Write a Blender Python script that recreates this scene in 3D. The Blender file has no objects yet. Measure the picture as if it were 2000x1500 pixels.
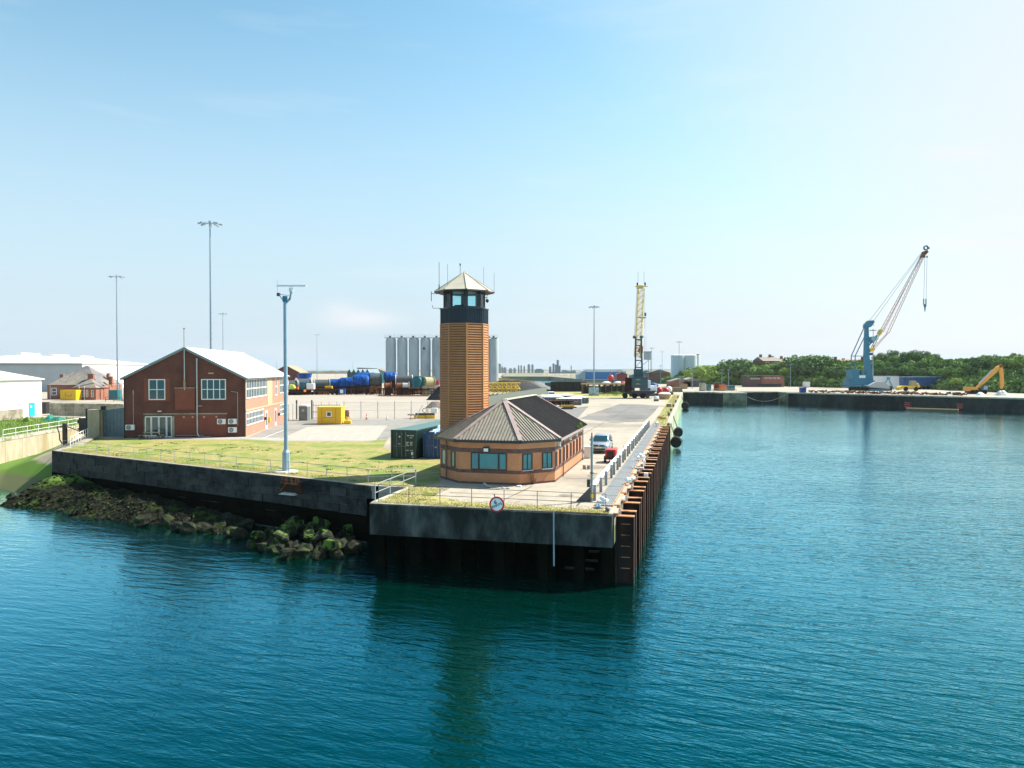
import bpy, math, random
from mathutils import Vector, Matrix, noise
from mathutils.geometry import tessellate_polygon
R = math.radians
random.seed(7)
SC = bpy.context.scene
COL = SC.collection

# ------------------------------------------------------------------ camera, sky, sun, exposure
cam_d = bpy.data.cameras.new('camera')
cam_d.sensor_width = 36.0
cam_d.lens = 36.0 * 1400 / 2000
cam_d.clip_start = 0.5
cam_d.clip_end = 30000
CAM = bpy.data.objects.new('camera', cam_d)
COL.objects.link(CAM)
CAM.location = (0, 0, 8)
PITCH = math.atan(28 / 1400)
CAM.rotation_euler = (math.pi / 2 - PITCH, 0, 0)
SC.camera = CAM

SUN_EL, SUN_AZ = R(48), R(67)          # azimuth clockwise from +Y
world = bpy.data.worlds.new('World')
SC.world = world
world.use_nodes = True
nt = world.node_tree
nt.nodes.clear()
wo = nt.nodes.new('ShaderNodeOutputWorld')
bg = nt.nodes.new('ShaderNodeBackground')
sky = nt.nodes.new('ShaderNodeTexSky')
sky.sky_type = 'NISHITA'
sky.sun_disc = False
sky.sun_elevation = SUN_EL
sky.sun_rotation = SUN_AZ
sky.altitude = 0
sky.air_density = 1.0
sky.dust_density = 1.0
sky.ozone_density = 1.6
bg.inputs['Strength'].default_value = 0.117
HZ_TOP, SKY_TINT, HAZE_FAR, HAZE_SUN, HAZE_LOW = .50, (.77,1.05,.93), (2.85,3.38,3.86), (3.95,4.02,4.18), (2.5,3.25,3.9)
# thin cirrus / low cloud banks mixed into the sky
tc = nt.nodes.new('ShaderNodeTexCoord')
mp = nt.nodes.new('ShaderNodeMapping')
mp.inputs['Scale'].default_value = (1.3, 1.3, 9.0)
nz = nt.nodes.new('ShaderNodeTexNoise')
nz.inputs['Scale'].default_value = 2.3
nz.inputs['Detail'].default_value = 6
nz.inputs['Roughness'].default_value = .55
rp = nt.nodes.new('ShaderNodeValToRGB')
rp.color_ramp.elements[0].position = .56
rp.color_ramp.elements[1].position = .78
rp.color_ramp.elements[0].color = (0, 0, 0, 1)
rp.color_ramp.elements[1].color = (.16, .16, .16, 1)
sp = nt.nodes.new('ShaderNodeSeparateXYZ')
def rng_(v, a0, a1, b0, b1, smooth=True):
    n = nt.nodes.new('ShaderNodeMapRange'); n.interpolation_type = 'SMOOTHSTEP' if smooth else 'LINEAR'
    for k, x in zip(('From Min','From Max','To Min','To Max'), (a0,a1,b0,b1)): n.inputs[k].default_value = x
    nt.links.new(v, n.inputs['Value']); return n.outputs[0]
def cmix(f, a, b, blend='MIX'):
    n = nt.nodes.new('ShaderNodeMix'); n.data_type = 'RGBA'; n.blend_type = blend
    if isinstance(f, float): n.inputs[0].default_value = f
    else: nt.links.new(f, n.inputs[0])
    for i, c in ((6,a),(7,b)):
        if isinstance(c, tuple): n.inputs[i].default_value = (*c,1)
        else: nt.links.new(c, n.inputs[i])
    return n.outputs[2]
L = nt.links.new
L(tc.outputs['Generated'], mp.inputs['Vector']); L(mp.outputs[0], nz.inputs['Vector'])
L(nz.outputs['Fac'], rp.inputs['Fac']); L(tc.outputs['Generated'], sp.inputs[0])
dt = nt.nodes.new('ShaderNodeVectorMath'); dt.operation = 'DOT_PRODUCT'      # haze is whiter and taller on the sun's side
dt.inputs[1].default_value = (math.sin(SUN_AZ), math.cos(SUN_AZ), 0); L(tc.outputs['Generated'], dt.inputs[0])
fz = rng_(sp.outputs['Z'], 0.0, HZ_TOP, .96, 0.0)
fs = rng_(dt.outputs['Value'], .30, .95, 0.0, 1.0)
ad = nt.nodes.new('ShaderNodeMath'); ad.operation = 'MAXIMUM'; L(fz, ad.inputs[0]); L(fs, ad.inputs[1])
clear = cmix(1.0, sky.outputs[0], SKY_TINT, 'MULTIPLY')
hazec = cmix(rng_(dt.outputs['Value'], .25, .95, 0.0, 1.0, False), HAZE_FAR, HAZE_SUN)
low = cmix(rng_(sp.outputs['Z'], 0.0, .035, .6, 0.0), hazec, HAZE_LOW)      # faint blue band on the horizon
col = cmix(ad.outputs[0], clear, low)
col = cmix(rp.outputs[0], col, (4.5,4.5,4.6))
def mth(op, a, b=None, c=None):
    n = nt.nodes.new('ShaderNodeMath'); n.operation = op
    for i, v in enumerate((a, b, c)):
        if v is None: continue
        if isinstance(v, (int, float)): n.inputs[i].default_value = v
        else: nt.links.new(v, n.inputs[i])
    return n.outputs[0]
def cloud_bank(az, el, wa, we, k):
    '''one soft low cloud at a compass bearing'''
    ye = mth('MAXIMUM', sp.outputs['Y'], .05)
    a = mth('DIVIDE', mth('SUBTRACT', mth('DIVIDE', sp.outputs['X'], ye), az), wa)
    b = mth('DIVIDE', mth('SUBTRACT', mth('DIVIDE', sp.outputs['Z'], ye), el), we)
    e = mth('ADD', mth('MULTIPLY', a, a), mth('MULTIPLY', b, b))
    f = mth('POWER', 2.718, mth('MULTIPLY', e, -1.0))
    return mth('MULTIPLY', f, mth('MULTIPLY', nz.outputs['Fac'], k*2))
for az, el, wa, we, k in ((-.215,.070,.05,.012,.75), (-.24,.085,.025,.012,.35), (.62,.30,.06,.012,.4), (.66,.175,.08,.007,.5)):
    col = cmix(cloud_bank(az, el, wa, we, k), col, (4.15,4.1,4.25))
L(col, bg.inputs['Color']); L(bg.outputs[0], wo.inputs['Surface'])

sun_d = bpy.data.lights.new('sun', 'SUN')
sun_d.energy = 5.0
sun_d.angle = R(.53)
sun_d.color = (1, .95, .86)
SUN = bpy.data.objects.new('sun', sun_d)
COL.objects.link(SUN)
to_sun = Vector((math.sin(SUN_AZ) * math.cos(SUN_EL), math.cos(SUN_AZ) * math.cos(SUN_EL), math.sin(SUN_EL)))
SUN.rotation_euler = to_sun.to_track_quat('Z', 'Y').to_euler()
SUN.location = (60, 0, 90)

SC.view_settings.view_transform = 'Standard'
SC.view_settings.look = 'None'
SC.view_settings.exposure = 1.0
SC.view_settings.gamma = 1.0
SC.view_settings.use_curve_mapping = False
SC.render.engine = 'CYCLES'
SC.render.resolution_x, SC.render.resolution_y = 1024, 768

# ------------------------------------------------------------------ helpers
def g(px, py, z=0.0):
    """survey: world x, y of the point of the level z that stands at this place of the 2000 x 1500 photograph"""
    dx, dy = px - 1000.0, py - 750.0
    c, s = math.cos(PITCH), math.sin(PITCH)
    t = (z - 8.0) / (-1400 * s - dy * c)
    return (dx * t, (1400 * c - dy * s) * t)

RZ = R(-14.12)
UX, UY = math.sin(R(14.12)), math.cos(R(14.12))
def W(u, v, z=0.0):
    """pier frame (u along the quay, v to the right of the quay edge) to world"""
    return Vector((5.5 + u * UX + v * UY, 39.3 + u * UY - v * UX, z))

class MB:
    def __init__(s): s.v = []; s.f = []
    def add(s, vs, fs):
        b = len(s.v); s.v += [tuple(p) for p in vs]; s.f += [tuple(i + b for i in q) for q in fs]; return s
    def box(s, x0, x1, y0, y1, z0, z1):
        return s.add([(x0,y0,z0),(x1,y0,z0),(x1,y1,z0),(x0,y1,z0),(x0,y0,z1),(x1,y0,z1),(x1,y1,z1),(x0,y1,z1)],
                     [(3,2,1,0),(4,5,6,7),(0,1,5,4),(1,2,6,5),(2,3,7,6),(3,0,4,7)])
    def poly(s, pts): return s.add(pts, [tuple(range(len(pts)))])
    def bar(s, p, q, w, h=None, up=(0,0,1)):
        p, q = Vector(p), Vector(q); h = h or w
        d = (q - p).normalized(); a = d.cross(Vector(up))
        if a.length < 1e-4: a = d.cross(Vector((0,1,0)))
        a.normalize(); b = a.cross(d); a *= w/2; b *= h/2
        return s.add([p-a-b,p+a-b,p+a+b,p-a+b,q-a-b,q+a-b,q+a+b,q-a+b],
                     [(0,1,2,3),(7,6,5,4),(0,4,5,1),(1,5,6,2),(2,6,7,3),(3,7,4,0)])
    def tube(s, p, q, r, n=8, r2=None):
        p, q = Vector(p), Vector(q); r2 = r if r2 is None else r2
        d = (q - p).normalized(); a = d.cross(Vector((0,0,1)))
        if a.length < 1e-4: a = Vector((1,0,0))
        a.normalize(); b = d.cross(a)
        vs = [p + (a*math.cos(t)+b*math.sin(t))*r for t in [2*math.pi*i/n for i in range(n)]]
        vs += [q + (a*math.cos(t)+b*math.sin(t))*r2 for t in [2*math.pi*i/n for i in range(n)]]
        return s.add(vs, [(i,(i+1)%n,n+(i+1)%n,n+i) for i in range(n)] + [tuple(range(n))[::-1], tuple(range(n,2*n))])
    def prism(s, pts, z0, z1):
        n = len(pts)
        return s.add([(x,y,z0) for x,y in pts]+[(x,y,z1) for x,y in pts],
                     [(i,(i+1)%n,n+(i+1)%n,n+i) for i in range(n)] + [tuple(range(n))[::-1], tuple(range(n,2*n))])
    def ext(s, pts, y0, y1):
        """outline in x,z extruded along y"""
        n = len(pts)
        return s.add([(x,y0,z) for x,z in pts]+[(x,y1,z) for x,z in pts],
                     [(i,(i+1)%n,n+(i+1)%n,n+i) for i in range(n)] + [tuple(range(n))[::-1], tuple(range(n,2*n))])
    def lathe(s, prof, n=16, c=(0,0,0), a0=0.0):
        vs = []; m = len(prof)
        for r, z in prof:
            for i in range(n):
                t = a0 + 2*math.pi*i/n; vs.append((c[0]+r*math.cos(t), c[1]+r*math.sin(t), c[2]+z))
        fs = [(k*n+i, k*n+(i+1)%n, (k+1)*n+(i+1)%n, (k+1)*n+i) for k in range(m-1) for i in range(n)]
        fs += [tuple(range(n))[::-1], tuple(range((m-1)*n, m*n))]
        return s.add(vs, fs)
    def loft(s, rings):
        n = len(rings[0]); vs = [p for r in rings for p in r]
        fs = [(k*n+i, k*n+(i+1)%n, (k+1)*n+(i+1)%n, (k+1)*n+i) for k in range(len(rings)-1) for i in range(n)]
        fs += [tuple(range(n))[::-1], tuple(range((len(rings)-1)*n, len(rings)*n))]
        return s.add(vs, fs)
    def ring(s, c, axis, r0, r1, w, n=24):
        """flat ring / tyre, axis a unit vector"""
        c, d = Vector(c), Vector(axis).normalized()
        a = d.cross(Vector((0,0,1)))
        if a.length < 1e-3: a = Vector((1,0,0))
        a.normalize(); b = d.cross(a); vs = []
        for rr, ww in ((r0,-w/2),(r1,-w/2),(r1,w/2),(r0,w/2)):
            for i in range(n):
                t = 2*math.pi*i/n; vs.append(c + (a*math.cos(t)+b*math.sin(t))*rr + d*ww)
        return s.add(vs, [(k*n+i, k*n+(i+1)%n, ((k+1)%4)*n+(i+1)%n, ((k+1)%4)*n+i) for k in range(4) for i in range(n)])
    def sph(s, c, r, n=10, m=6, sc=(1,1,1)):
        pr = [(max(1e-3, math.sin(math.pi*k/m)), -math.cos(math.pi*k/m)) for k in range(m+1)]
        b = len(s.v); s.lathe([(r*a, r*z) for a, z in pr], n, (0,0,0))
        for i in range(b, len(s.v)):
            x,y,z = s.v[i]; s.v[i] = (c[0]+x*sc[0], c[1]+y*sc[1], c[2]+z*sc[2])
        return s
    def mesh(s, name, m=None, smooth=False):
        me = bpy.data.meshes.new(name); me.from_pydata(s.v, [], s.f); me.validate(); me.update()
        if m: me.materials.append(m)
        if smooth:
            for p in me.polygons: p.use_smooth = True
        import bmesh
        bm = bmesh.new(); bm.from_mesh(me); bmesh.ops.recalc_face_normals(bm, faces=bm.faces); bm.normal_update()
        up, ar = sum(f.normal.z*f.calc_area() for f in bm.faces), sum(f.calc_area() for f in bm.faces)
        if up < -.05*ar: bmesh.ops.reverse_faces(bm, faces=bm.faces)      # open sheets face up
        bm.to_mesh(me); bm.free()
        return me
    def build(s, name, m, parent=None, smooth=False, loc=(0,0,0), rz=0, bevel=0, **pr):
        o = bpy.data.objects.new(name, s.mesh(name, m, smooth)); COL.objects.link(o)
        o.location = loc; o.rotation_euler = (0,0,rz)
        if parent: o.parent = parent
        if bevel:
            b = o.modifiers.new('bevel','BEVEL'); b.width = bevel; b.segments = 2; b.limit_method = 'ANGLE'
        for k, x in pr.items(): o[k] = x
        return o

def thing(name, loc, rz, label, cat, group=None):
    o = bpy.data.objects.new(name, None); COL.objects.link(o)
    o.location = loc; o.rotation_euler = (0,0,rz); o['label'] = label; o['category'] = cat
    o.empty_display_size = .3
    if group: o['group'] = group
    return o
def inst(name, me, parent, loc=(0,0,0), rot=(0,0,0), sc=(1,1,1), **pr):
    o = bpy.data.objects.new(name, me); COL.objects.link(o); o.location = loc; o.rotation_euler = rot; o.scale = sc
    if parent: o.parent = parent
    for k, x in pr.items(): o[k] = x
    return o
def dup(root, loc, rz=0, label=None, group=None, sc=None):
    r = root.copy(); COL.objects.link(r); r.location = loc; r.rotation_euler = (0,0,rz)
    if sc: r.scale = sc
    if label: r['label'] = label
    if group: r['group'] = group
    for ch in list(root.children):
        c = ch.copy(); COL.objects.link(c); c.parent = r
        for gg in ch.children:
            d = gg.copy(); COL.objects.link(d); d.parent = c
    return r
def text(body, size, m, parent, loc, rot, name='lettering', align='CENTER'):
    cu = bpy.data.curves.new(name, 'FONT'); cu.body = body; cu.size = size; cu.align_x = align; cu.align_y = 'CENTER'; cu.extrude = .004; cu.offset = size*.022
    t = bpy.data.objects.new(name, cu); COL.objects.link(t)
    me = bpy.data.meshes.new_from_object(t.evaluated_get(bpy.context.evaluated_depsgraph_get()))
    bpy.data.objects.remove(t); me.materials.clear(); me.materials.append(m)
    return inst(name, me, parent, loc, rot)

# ------------------------------------------------------------------ materials
MT = {}
def mat(n, c, c2=None, s=1.0, r=.8, m=0.0, b=0.0, bs=None, c3=None, s3=.15, t3=(.5,.62), st=(1,1,1), det=6, t=(.35,.65), obj=False, spec=.18, bd=.02):
    """noise-mottled principled: c..c2 by fine noise, c3 by large stains, b = bump"""
    a = bpy.data.materials.new(n); a.use_nodes = True; MT[n] = a
    T = a.node_tree; N = T.nodes; K = T.links.new; P = N['Principled BSDF']
    P.inputs['Roughness'].default_value = r; P.inputs['Metallic'].default_value = m
    P.inputs['Specular IOR Level'].default_value = spec
    P.inputs['Base Color'].default_value = (*c, 1)
    if c2 is None and c3 is None and not b: return a
    if obj: src = N.new('ShaderNodeTexCoord').outputs['Object']
    else: src = N.new('ShaderNodeNewGeometry').outputs['Position']
    mp = N.new('ShaderNodeMapping'); mp.inputs['Scale'].default_value = st; K(src, mp.inputs[0])
    col = None
    if c2 is not None:
        z = N.new('ShaderNodeTexNoise'); z.inputs['Scale'].default_value = s; z.inputs['Detail'].default_value = det; z.inputs['Roughness'].default_value = .6
        K(mp.outputs[0], z.inputs[0])
        rr = N.new('ShaderNodeValToRGB'); e = rr.color_ramp.elements
        e[0].position, e[1].position = t; e[0].color = (*c,1); e[1].color = (*c2,1)
        K(z.outputs[0], rr.inputs[0]); col = rr.outputs[0]
    if c3 is not None:
        z = N.new('ShaderNodeTexNoise'); z.inputs['Scale'].default_value = s3; z.inputs['Detail'].default_value = 5; z.inputs['Roughness'].default_value = .65
        K(mp.outputs[0], z.inputs[0])
        rr = N.new('ShaderNodeMapRange'); rr.inputs['From Min'].default_value, rr.inputs['From Max'].default_value = t3
        K(z.outputs[0], rr.inputs[0])
        x = N.new('ShaderNodeMix'); x.data_type = 'RGBA'; K(rr.outputs[0], x.inputs[0])
        if col: K(col, x.inputs[6])
        else: x.inputs[6].default_value = (*c,1)
        x.inputs[7].default_value = (*c3,1); col = x.outputs[2]
    if col: K(col, P.inputs['Base Color'])
    if b:
        z = N.new('ShaderNodeTexNoise'); z.inputs['Scale'].default_value = bs or s*4; z.inputs['Detail'].default_value = 5
        K(mp.outputs[0], z.inputs[0])
        B = N.new('ShaderNodeBump'); B.inputs['Strength'].default_value = b; B.inputs['Distance'].default_value = bd
        K(z.outputs[0], B.inputs['Height']); K(B.outputs[0], P.inputs['Normal'])
    return a

def brick_mat(n, c1, c2, mortar, kx=1.0, ky=1.0, c3=None, sc=1.0):
    a = bpy.data.materials.new(n); a.use_nodes = True; MT[n] = a
    T = a.node_tree; N = T.nodes; K = T.links.new; P = N['Principled BSDF']; P.inputs['Roughness'].default_value = .85
    tc = N.new('ShaderNodeTexCoord'); sp = N.new('ShaderNodeSeparateXYZ'); K(tc.outputs['Object'], sp.inputs[0])
    m1 = N.new('ShaderNodeMath'); m1.operation = 'MULTIPLY'; m1.inputs[1].default_value = kx; K(sp.outputs[0], m1.inputs[0])
    m2 = N.new('ShaderNodeMath'); m2.operation = 'MULTIPLY_ADD'; m2.inputs[1].default_value = ky; K(sp.outputs[1], m2.inputs[0]); K(m1.outputs[0], m2.inputs[2])
    cb = N.new('ShaderNodeCombineXYZ'); K(m2.outputs[0], cb.inputs[0]); K(sp.outputs[2], cb.inputs[1])
    bt = N.new('ShaderNodeTexBrick'); K(cb.outputs[0], bt.inputs[0])
    bt.inputs['Scale'].default_value = sc; bt.inputs['Brick Width'].default_value = .225; bt.inputs['Row Height'].default_value = .075
    bt.inputs['Mortar Size'].default_value = .009; bt.inputs['Color1'].default_value = (*c1,1); bt.inputs['Color2'].default_value = (*c2,1); bt.inputs['Mortar'].default_value = (*mortar,1)
    z = N.new('ShaderNodeTexNoise'); z.inputs['Scale'].default_value = .6; z.inputs['Detail'].default_value = 7; K(tc.outputs['Object'], z.inputs[0])
    mr = N.new('ShaderNodeMapRange'); mr.inputs['From Min'].default_value = .35; mr.inputs['From Max'].default_value = .68; K(z.outputs[0], mr.inputs[0])
    x = N.new('ShaderNodeMix'); x.data_type = 'RGBA'; K(mr.outputs[0], x.inputs[0]); K(bt.outputs[0], x.inputs[6])
    d = c3 or tuple(v*.72 for v in c1); x.inputs[7].default_value = (*d,1)
    m3 = N.new('ShaderNodeMath'); m3.operation = 'MULTIPLY'; m3.inputs[1].default_value = .75; K(mr.outputs[0], m3.inputs[0]); K(m3.outputs[0], x.inputs[0])
    K(x.outputs[2], P.inputs['Base Color'])
    return a

# ground and masonry
M_GROUND = mat('pale worn concrete', (.33,.285,.225), (.41,.36,.29), s=1.4, c3=(.22,.20,.165), s3=.055, t3=(.50,.66), b=.3, bs=6)
M_YARD = mat('dusty compacted gravel', (.32,.28,.235), (.40,.355,.30), s=.8, c3=(.33,.28,.22), s3=.05, t3=(.46,.66), b=.4, bs=3)
M_PAD = mat('light yard concrete', (.335,.305,.26), (.40,.365,.315), s=.7, c3=(.38,.345,.29), s3=.11, t3=(.5,.68))
M_ASPH2 = mat('dark tarmac patch', (.17,.162,.15), (.215,.205,.19), s=.9, c3=(.13,.125,.115), s3=.12, t3=(.5,.64), b=.2, bs=9)
M_ASPH = mat('faded tarmac', (.22,.21,.19), (.275,.26,.24), s=.9, c3=(.18,.17,.155), s3=.12, t3=(.5,.64), b=.2, bs=9)
M_FAR = mat('far scrubby land', (.20,.19,.13), (.30,.27,.20), s=.03, c3=(.14,.15,.09), s3=.012, t3=(.45,.6))
M_CAP = mat('kerb concrete', (.40,.37,.30), (.50,.46,.39), s=3, c3=(.24,.24,.13), s3=.7, t3=(.5,.6), b=.5, bs=9)
M_PIER = mat('weathered shade dark pier concrete', (.028,.033,.032), (.10,.105,.097), s=1.6, c3=(.016,.018,.016), s3=.45, t3=(.42,.6), st=(1,1,.45), b=.6, bs=5)  # weathered, and darkened in colour to carry the shade on the pier
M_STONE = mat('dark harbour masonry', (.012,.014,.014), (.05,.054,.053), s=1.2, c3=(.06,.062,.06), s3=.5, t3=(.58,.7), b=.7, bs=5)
M_STONE2 = mat('pale harbour block', (.03,.034,.034), (.06,.064,.062), s=1.5, c3=(.06,.06,.055), s3=.5, t3=(.5,.66), b=.7, bs=5)
M_WETSHADE = mat('wet shade black footing', (.002,.003,.002), (.005,.006,.004), s=2, r=1, spec=0, b=.6, bs=6)  # wet stone; its near-black colour also paints the gloom under the pier
M_BANKW = mat('buff basin wall', (.40,.35,.25), (.47,.42,.31), s=1.2, c3=(.33,.27,.15), s3=.25, t3=(.48,.62), st=(1,1,.4), b=.4, bs=4)
M_TANW = mat('old buff retaining wall', (.29,.26,.20), (.37,.34,.27), s=1.6, c3=(.2,.18,.13), s3=.5, t3=(.46,.6), b=.6)
M_LIME = mat('lichened quay wall', (.36,.36,.24), (.46,.44,.33), s=1.3, c3=(.20,.22,.08), s3=.4, t3=(.46,.58), st=(1,1,.5), b=.6, bs=4)
M_FARQ = mat('far dark quay wall', (.016,.026,.024), (.04,.05,.042), s=.5, c3=(.01,.016,.015), s3=.2, st=(1,1,.5), b=.4, bs=2)
M_WHITEP = mat('white road paint', (.70,.70,.66), (.55,.54,.5), s=4)
# grass
M_LAWN = mat('dry mown grass', (.24,.225,.062), (.36,.295,.13), s=1.9, c3=(.17,.225,.045), s3=.30, t3=(.46,.60), b=.8, bs=14, det=8, t=(.38,.6), bd=.05)
M_VERGE = mat('parched verge', (.33,.30,.10), (.43,.36,.17), s=1.8, c3=(.16,.2,.04), s3=.6, t3=(.5,.6), b=.8, bs=16, det=8, bd=.05)
M_BLADE = mat('grass blades', (.20,.20,.05), (.33,.29,.11), s=.8, spec=.1)
M_WEED = mat('bank weeds', (.10,.19,.03), (.20,.27,.06), s=1.5, b=.8, bs=12, bd=.1)
M_LEAF1 = mat('sunny shrub leaf', (.24,.35,.085), (.34,.44,.12), s=.25, r=.9, spec=.05)
M_LEAF2 = mat('dark broad leaf', (.085,.15,.06), (.15,.235,.085), s=.3, r=.9, spec=.05)
M_LEAF3 = mat('blue green leaf', (.13,.20,.12), (.20,.27,.15), s=.3, r=.9, spec=.05)
M_LEAF4 = mat('mid green leaf', (.14,.235,.065), (.23,.34,.10), s=.3, r=.9, spec=.05)
M_BARK = mat('bark', (.10,.075,.05), (.16,.12,.08), s=3)
M_BANKD = mat('distant dull bank', (.085,.095,.075), (.13,.135,.10), s=.1)
M_HILL = mat('hill undergrowth', (.05,.08,.03), (.09,.13,.04), s=.3, c3=(.14,.14,.07), s3=.05, t3=(.58,.68))
# metals, paints
def paint(n, c, r=.45, dirt=.82, s=2.0, **k):
    k.setdefault('spec', .5)
    return mat(n, c, tuple(v*dirt for v in c), s=s, r=r, **k)
M_GALV = paint('galvanised steel', (.50,.52,.53), r=.4, m=.55)
M_RAIL = paint('railing steel', (.42,.44,.45), r=.45, m=.3)
M_WHITE = paint('white paint', (.80,.80,.78), r=.5, dirt=.93)
M_WPLAST = paint('white plastic', (.78,.78,.77), r=.35, dirt=.95)
M_MAST = paint('grey blue mast paint', (.30,.38,.44), r=.4, m=.2)
M_RADAR = paint('pale mast paint', (.27,.39,.47), r=.4)
M_BLACK = paint('black paint', (.02,.02,.022), r=.4)
M_RUBBER = mat('black rubber', (.014,.014,.015), (.035,.034,.032), s=3, r=.65)
M_DGREY = paint('dark grey metal', (.07,.075,.08), r=.5)
M_GREY = paint('grey metal', (.27,.285,.29), r=.5)
M_LGREY = paint('light grey cladding', (.42,.45,.46), r=.5)
M_BOARD = paint('weathered board', (.17,.17,.165), r=.7)
M_RUST = mat('rusty steel', (.16,.055,.025), (.32,.13,.055), s=3, r=.85, c3=(.05,.02,.014), s3=1.0, t3=(.52,.62), b=.6)
M_RUSTD = mat('dark rusted pile', (.022,.009,.007), (.06,.022,.012), s=2.2, r=.8, c3=(.02,.014,.012), s3=.6, st=(1,1,.35), b=.6)
M_RUSTF = mat('brown rusted flange', (.045,.02,.014), (.10,.045,.03), s=2.4, r=.85, c3=(.03,.018,.014), s3=.7, st=(1,1,.3), b=.4)
M_RUSTE = mat('orange rust edge', (.42,.17,.075), (.55,.28,.15), s=5, r=.85, c3=(.20,.08,.04), s3=1.3)
M_ALGAE = mat('slimy pile foot', (.012,.018,.006), (.03,.04,.01), s=3, r=.5)
M_RED = paint('red paint', (.50,.025,.022), r=.4)
M_ORANGE = paint('safety orange', (.75,.16,.03), r=.5)
M_YEL = paint('cabin yellow', (.74,.44,.012), r=.45, dirt=.9)
M_YEL2 = paint('machine yellow', (.76,.50,.05), r=.45, dirt=.85)
M_BOOM = paint('cream yellow boom', (.78,.60,.26), r=.5)
M_BOOMR = paint('pinkish boom paint', (.42,.20,.16), r=.5)
M_CRB = paint('crane blue', (.02,.19,.30), r=.5, dirt=.75)
M_CRB2 = paint('crane turquoise', (.10,.36,.40), r=.5)
M_CRG = paint('crane dark green', (.018,.075,.085), r=.45, dirt=.8)
M_CGREEN = paint('container green', (.007,.032,.027), r=.42, dirt=.8)
M_CGTOP = paint('faded container roof green', (.08,.165,.145), r=.5, dirt=.85)
M_CBLUE = paint('container blue', (.012,.062,.21), r=.42, dirt=.8)
M_SKIPB = paint('tipper blue', (.02,.09,.24), r=.45)
M_SHEDB = paint('shed blue', (.02,.20,.52), r=.5)
M_DOORB = paint('sky blue door', (.02,.42,.70), r=.45)
M_TARP = mat('blue tarpaulin', (.004,.045,.22), (.008,.09,.38), s=.7, r=.42, b=.9, bs=1.2, bd=.4)
M_TARPL = mat('pale blue sheeting', (.16,.34,.5), (.55,.66,.72), s=1.6, r=.4, b=.9, bs=3, bd=.3)
M_TEAL = paint('teal reel', (.01,.17,.20), r=.5)
M_ROPE = mat('coiled tan rope', (.42,.38,.22), (.30,.26,.14), s=4)
M_CABLE = mat('wound black cable', (.05,.06,.06), (.10,.11,.11), s=3, r=.45)
M_SILO = mat('silo concrete', (.33,.39,.41), (.41,.46,.48), s=.6, c3=(.23,.28,.31), s3=.14, t3=(.5,.66), st=(1,1,.3))
M_TANK = paint('white tank', (.62,.67,.70), r=.4, dirt=.93)
M_WCLAD = mat('white cladding', (.74,.76,.77), (.80,.81,.81), s=.3, r=.5)
M_SHADECLAD = mat('shade grey cladding', (.36,.40,.43), (.40,.44,.47), s=.3, r=.5)  # grey stands for shade on white cladding
M_TEALCL = paint('teal grey cladding', (.19,.26,.28), r=.5)
M_WROOF = mat('bright sheet roof', (.66,.66,.63), (.75,.74,.70), s=.35, r=.42, c3=(.58,.56,.5), s3=.12, t3=(.52,.66), st=(1,.4,1))
M_CROOF = mat('cream warehouse roof', (.58,.54,.46), (.70,.67,.60), s=.2, r=.6, st=(1,.4,1))
M_SLATE = mat('grey brown roof tiles', (.20,.17,.14), (.30,.265,.22), s=1.1, c3=(.15,.15,.16), s3=.12, t3=(.52,.6), b=.5, bs=5)
M_SLATE2 = mat('khaki fibre roof', (.24,.22,.15), (.32,.29,.20), s=.5)
M_BRTRIM = mat('dark purple brick', (.11,.065,.06), (.16,.10,.09), s=3)
M_HUT = brick_mat('orange brick', (.50,.20,.08), (.58,.25,.11), (.48,.29,.19), 1, .5, c3=(.42,.165,.07))
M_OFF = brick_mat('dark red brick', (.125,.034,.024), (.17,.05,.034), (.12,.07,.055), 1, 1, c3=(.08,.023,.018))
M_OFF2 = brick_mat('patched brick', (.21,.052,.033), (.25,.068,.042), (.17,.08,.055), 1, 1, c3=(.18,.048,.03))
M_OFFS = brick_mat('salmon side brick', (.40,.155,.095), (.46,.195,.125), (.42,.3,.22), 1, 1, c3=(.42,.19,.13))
M_TBRICK = brick_mat('house brick', (.30,.10,.06), (.36,.14,.08), (.3,.2,.15), 1, 1, c3=(.24,.08,.05))
M_TANB = mat('sandy brick', (.50,.33,.20), (.56,.38,.25), s=1)
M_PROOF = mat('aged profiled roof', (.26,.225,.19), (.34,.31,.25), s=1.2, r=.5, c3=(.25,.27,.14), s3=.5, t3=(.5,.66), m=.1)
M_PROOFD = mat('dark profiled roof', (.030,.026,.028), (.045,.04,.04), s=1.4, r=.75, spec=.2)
M_HIP = mat('purple grey hip flashing', (.27,.20,.185), (.34,.27,.25), s=2, r=.55)
M_SLAT = mat('brown orange louvre', (.42,.175,.07), (.48,.205,.088), s=2, r=.55)
M_NAVY = paint('navy cladding', (.016,.024,.035), r=.45)
M_TROOF = mat('cream tower roof', (.46,.41,.315), (.53,.48,.38), s=1.4, r=.55, c3=(.38,.32,.24), s3=.4, t3=(.55,.7))
M_SOFFIT = paint('brown soffit', (.17,.10,.08), r=.7)
M_COAL = mat('coal', (.014,.014,.016), (.035,.035,.038), s=1.5, r=.7, b=1, bs=2, bd=.3)
M_GRIT = mat('grey aggregate', (.13,.135,.14), (.18,.18,.18), s=1, b=.6, bs=2, bd=.2)
M_RUBBLE = mat('rubble', (.13,.10,.08), (.24,.19,.15), s=2, b=1, bs=4, bd=.2)
M_PALIS = paint('palisade grey', (.19,.215,.20), r=.55)
M_PIPES = mat('blue grey pipes', (.10,.15,.20), (.16,.22,.27), s=3, r=.5)
M_WRAP = mat('white shrink wrap', (.74,.75,.70), (.62,.64,.55), s=.8, r=.4, b=.7, bs=1.5, bd=.3)
M_LIMEW = paint('lime wrap', (.66,.74,.12), r=.4)
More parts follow.
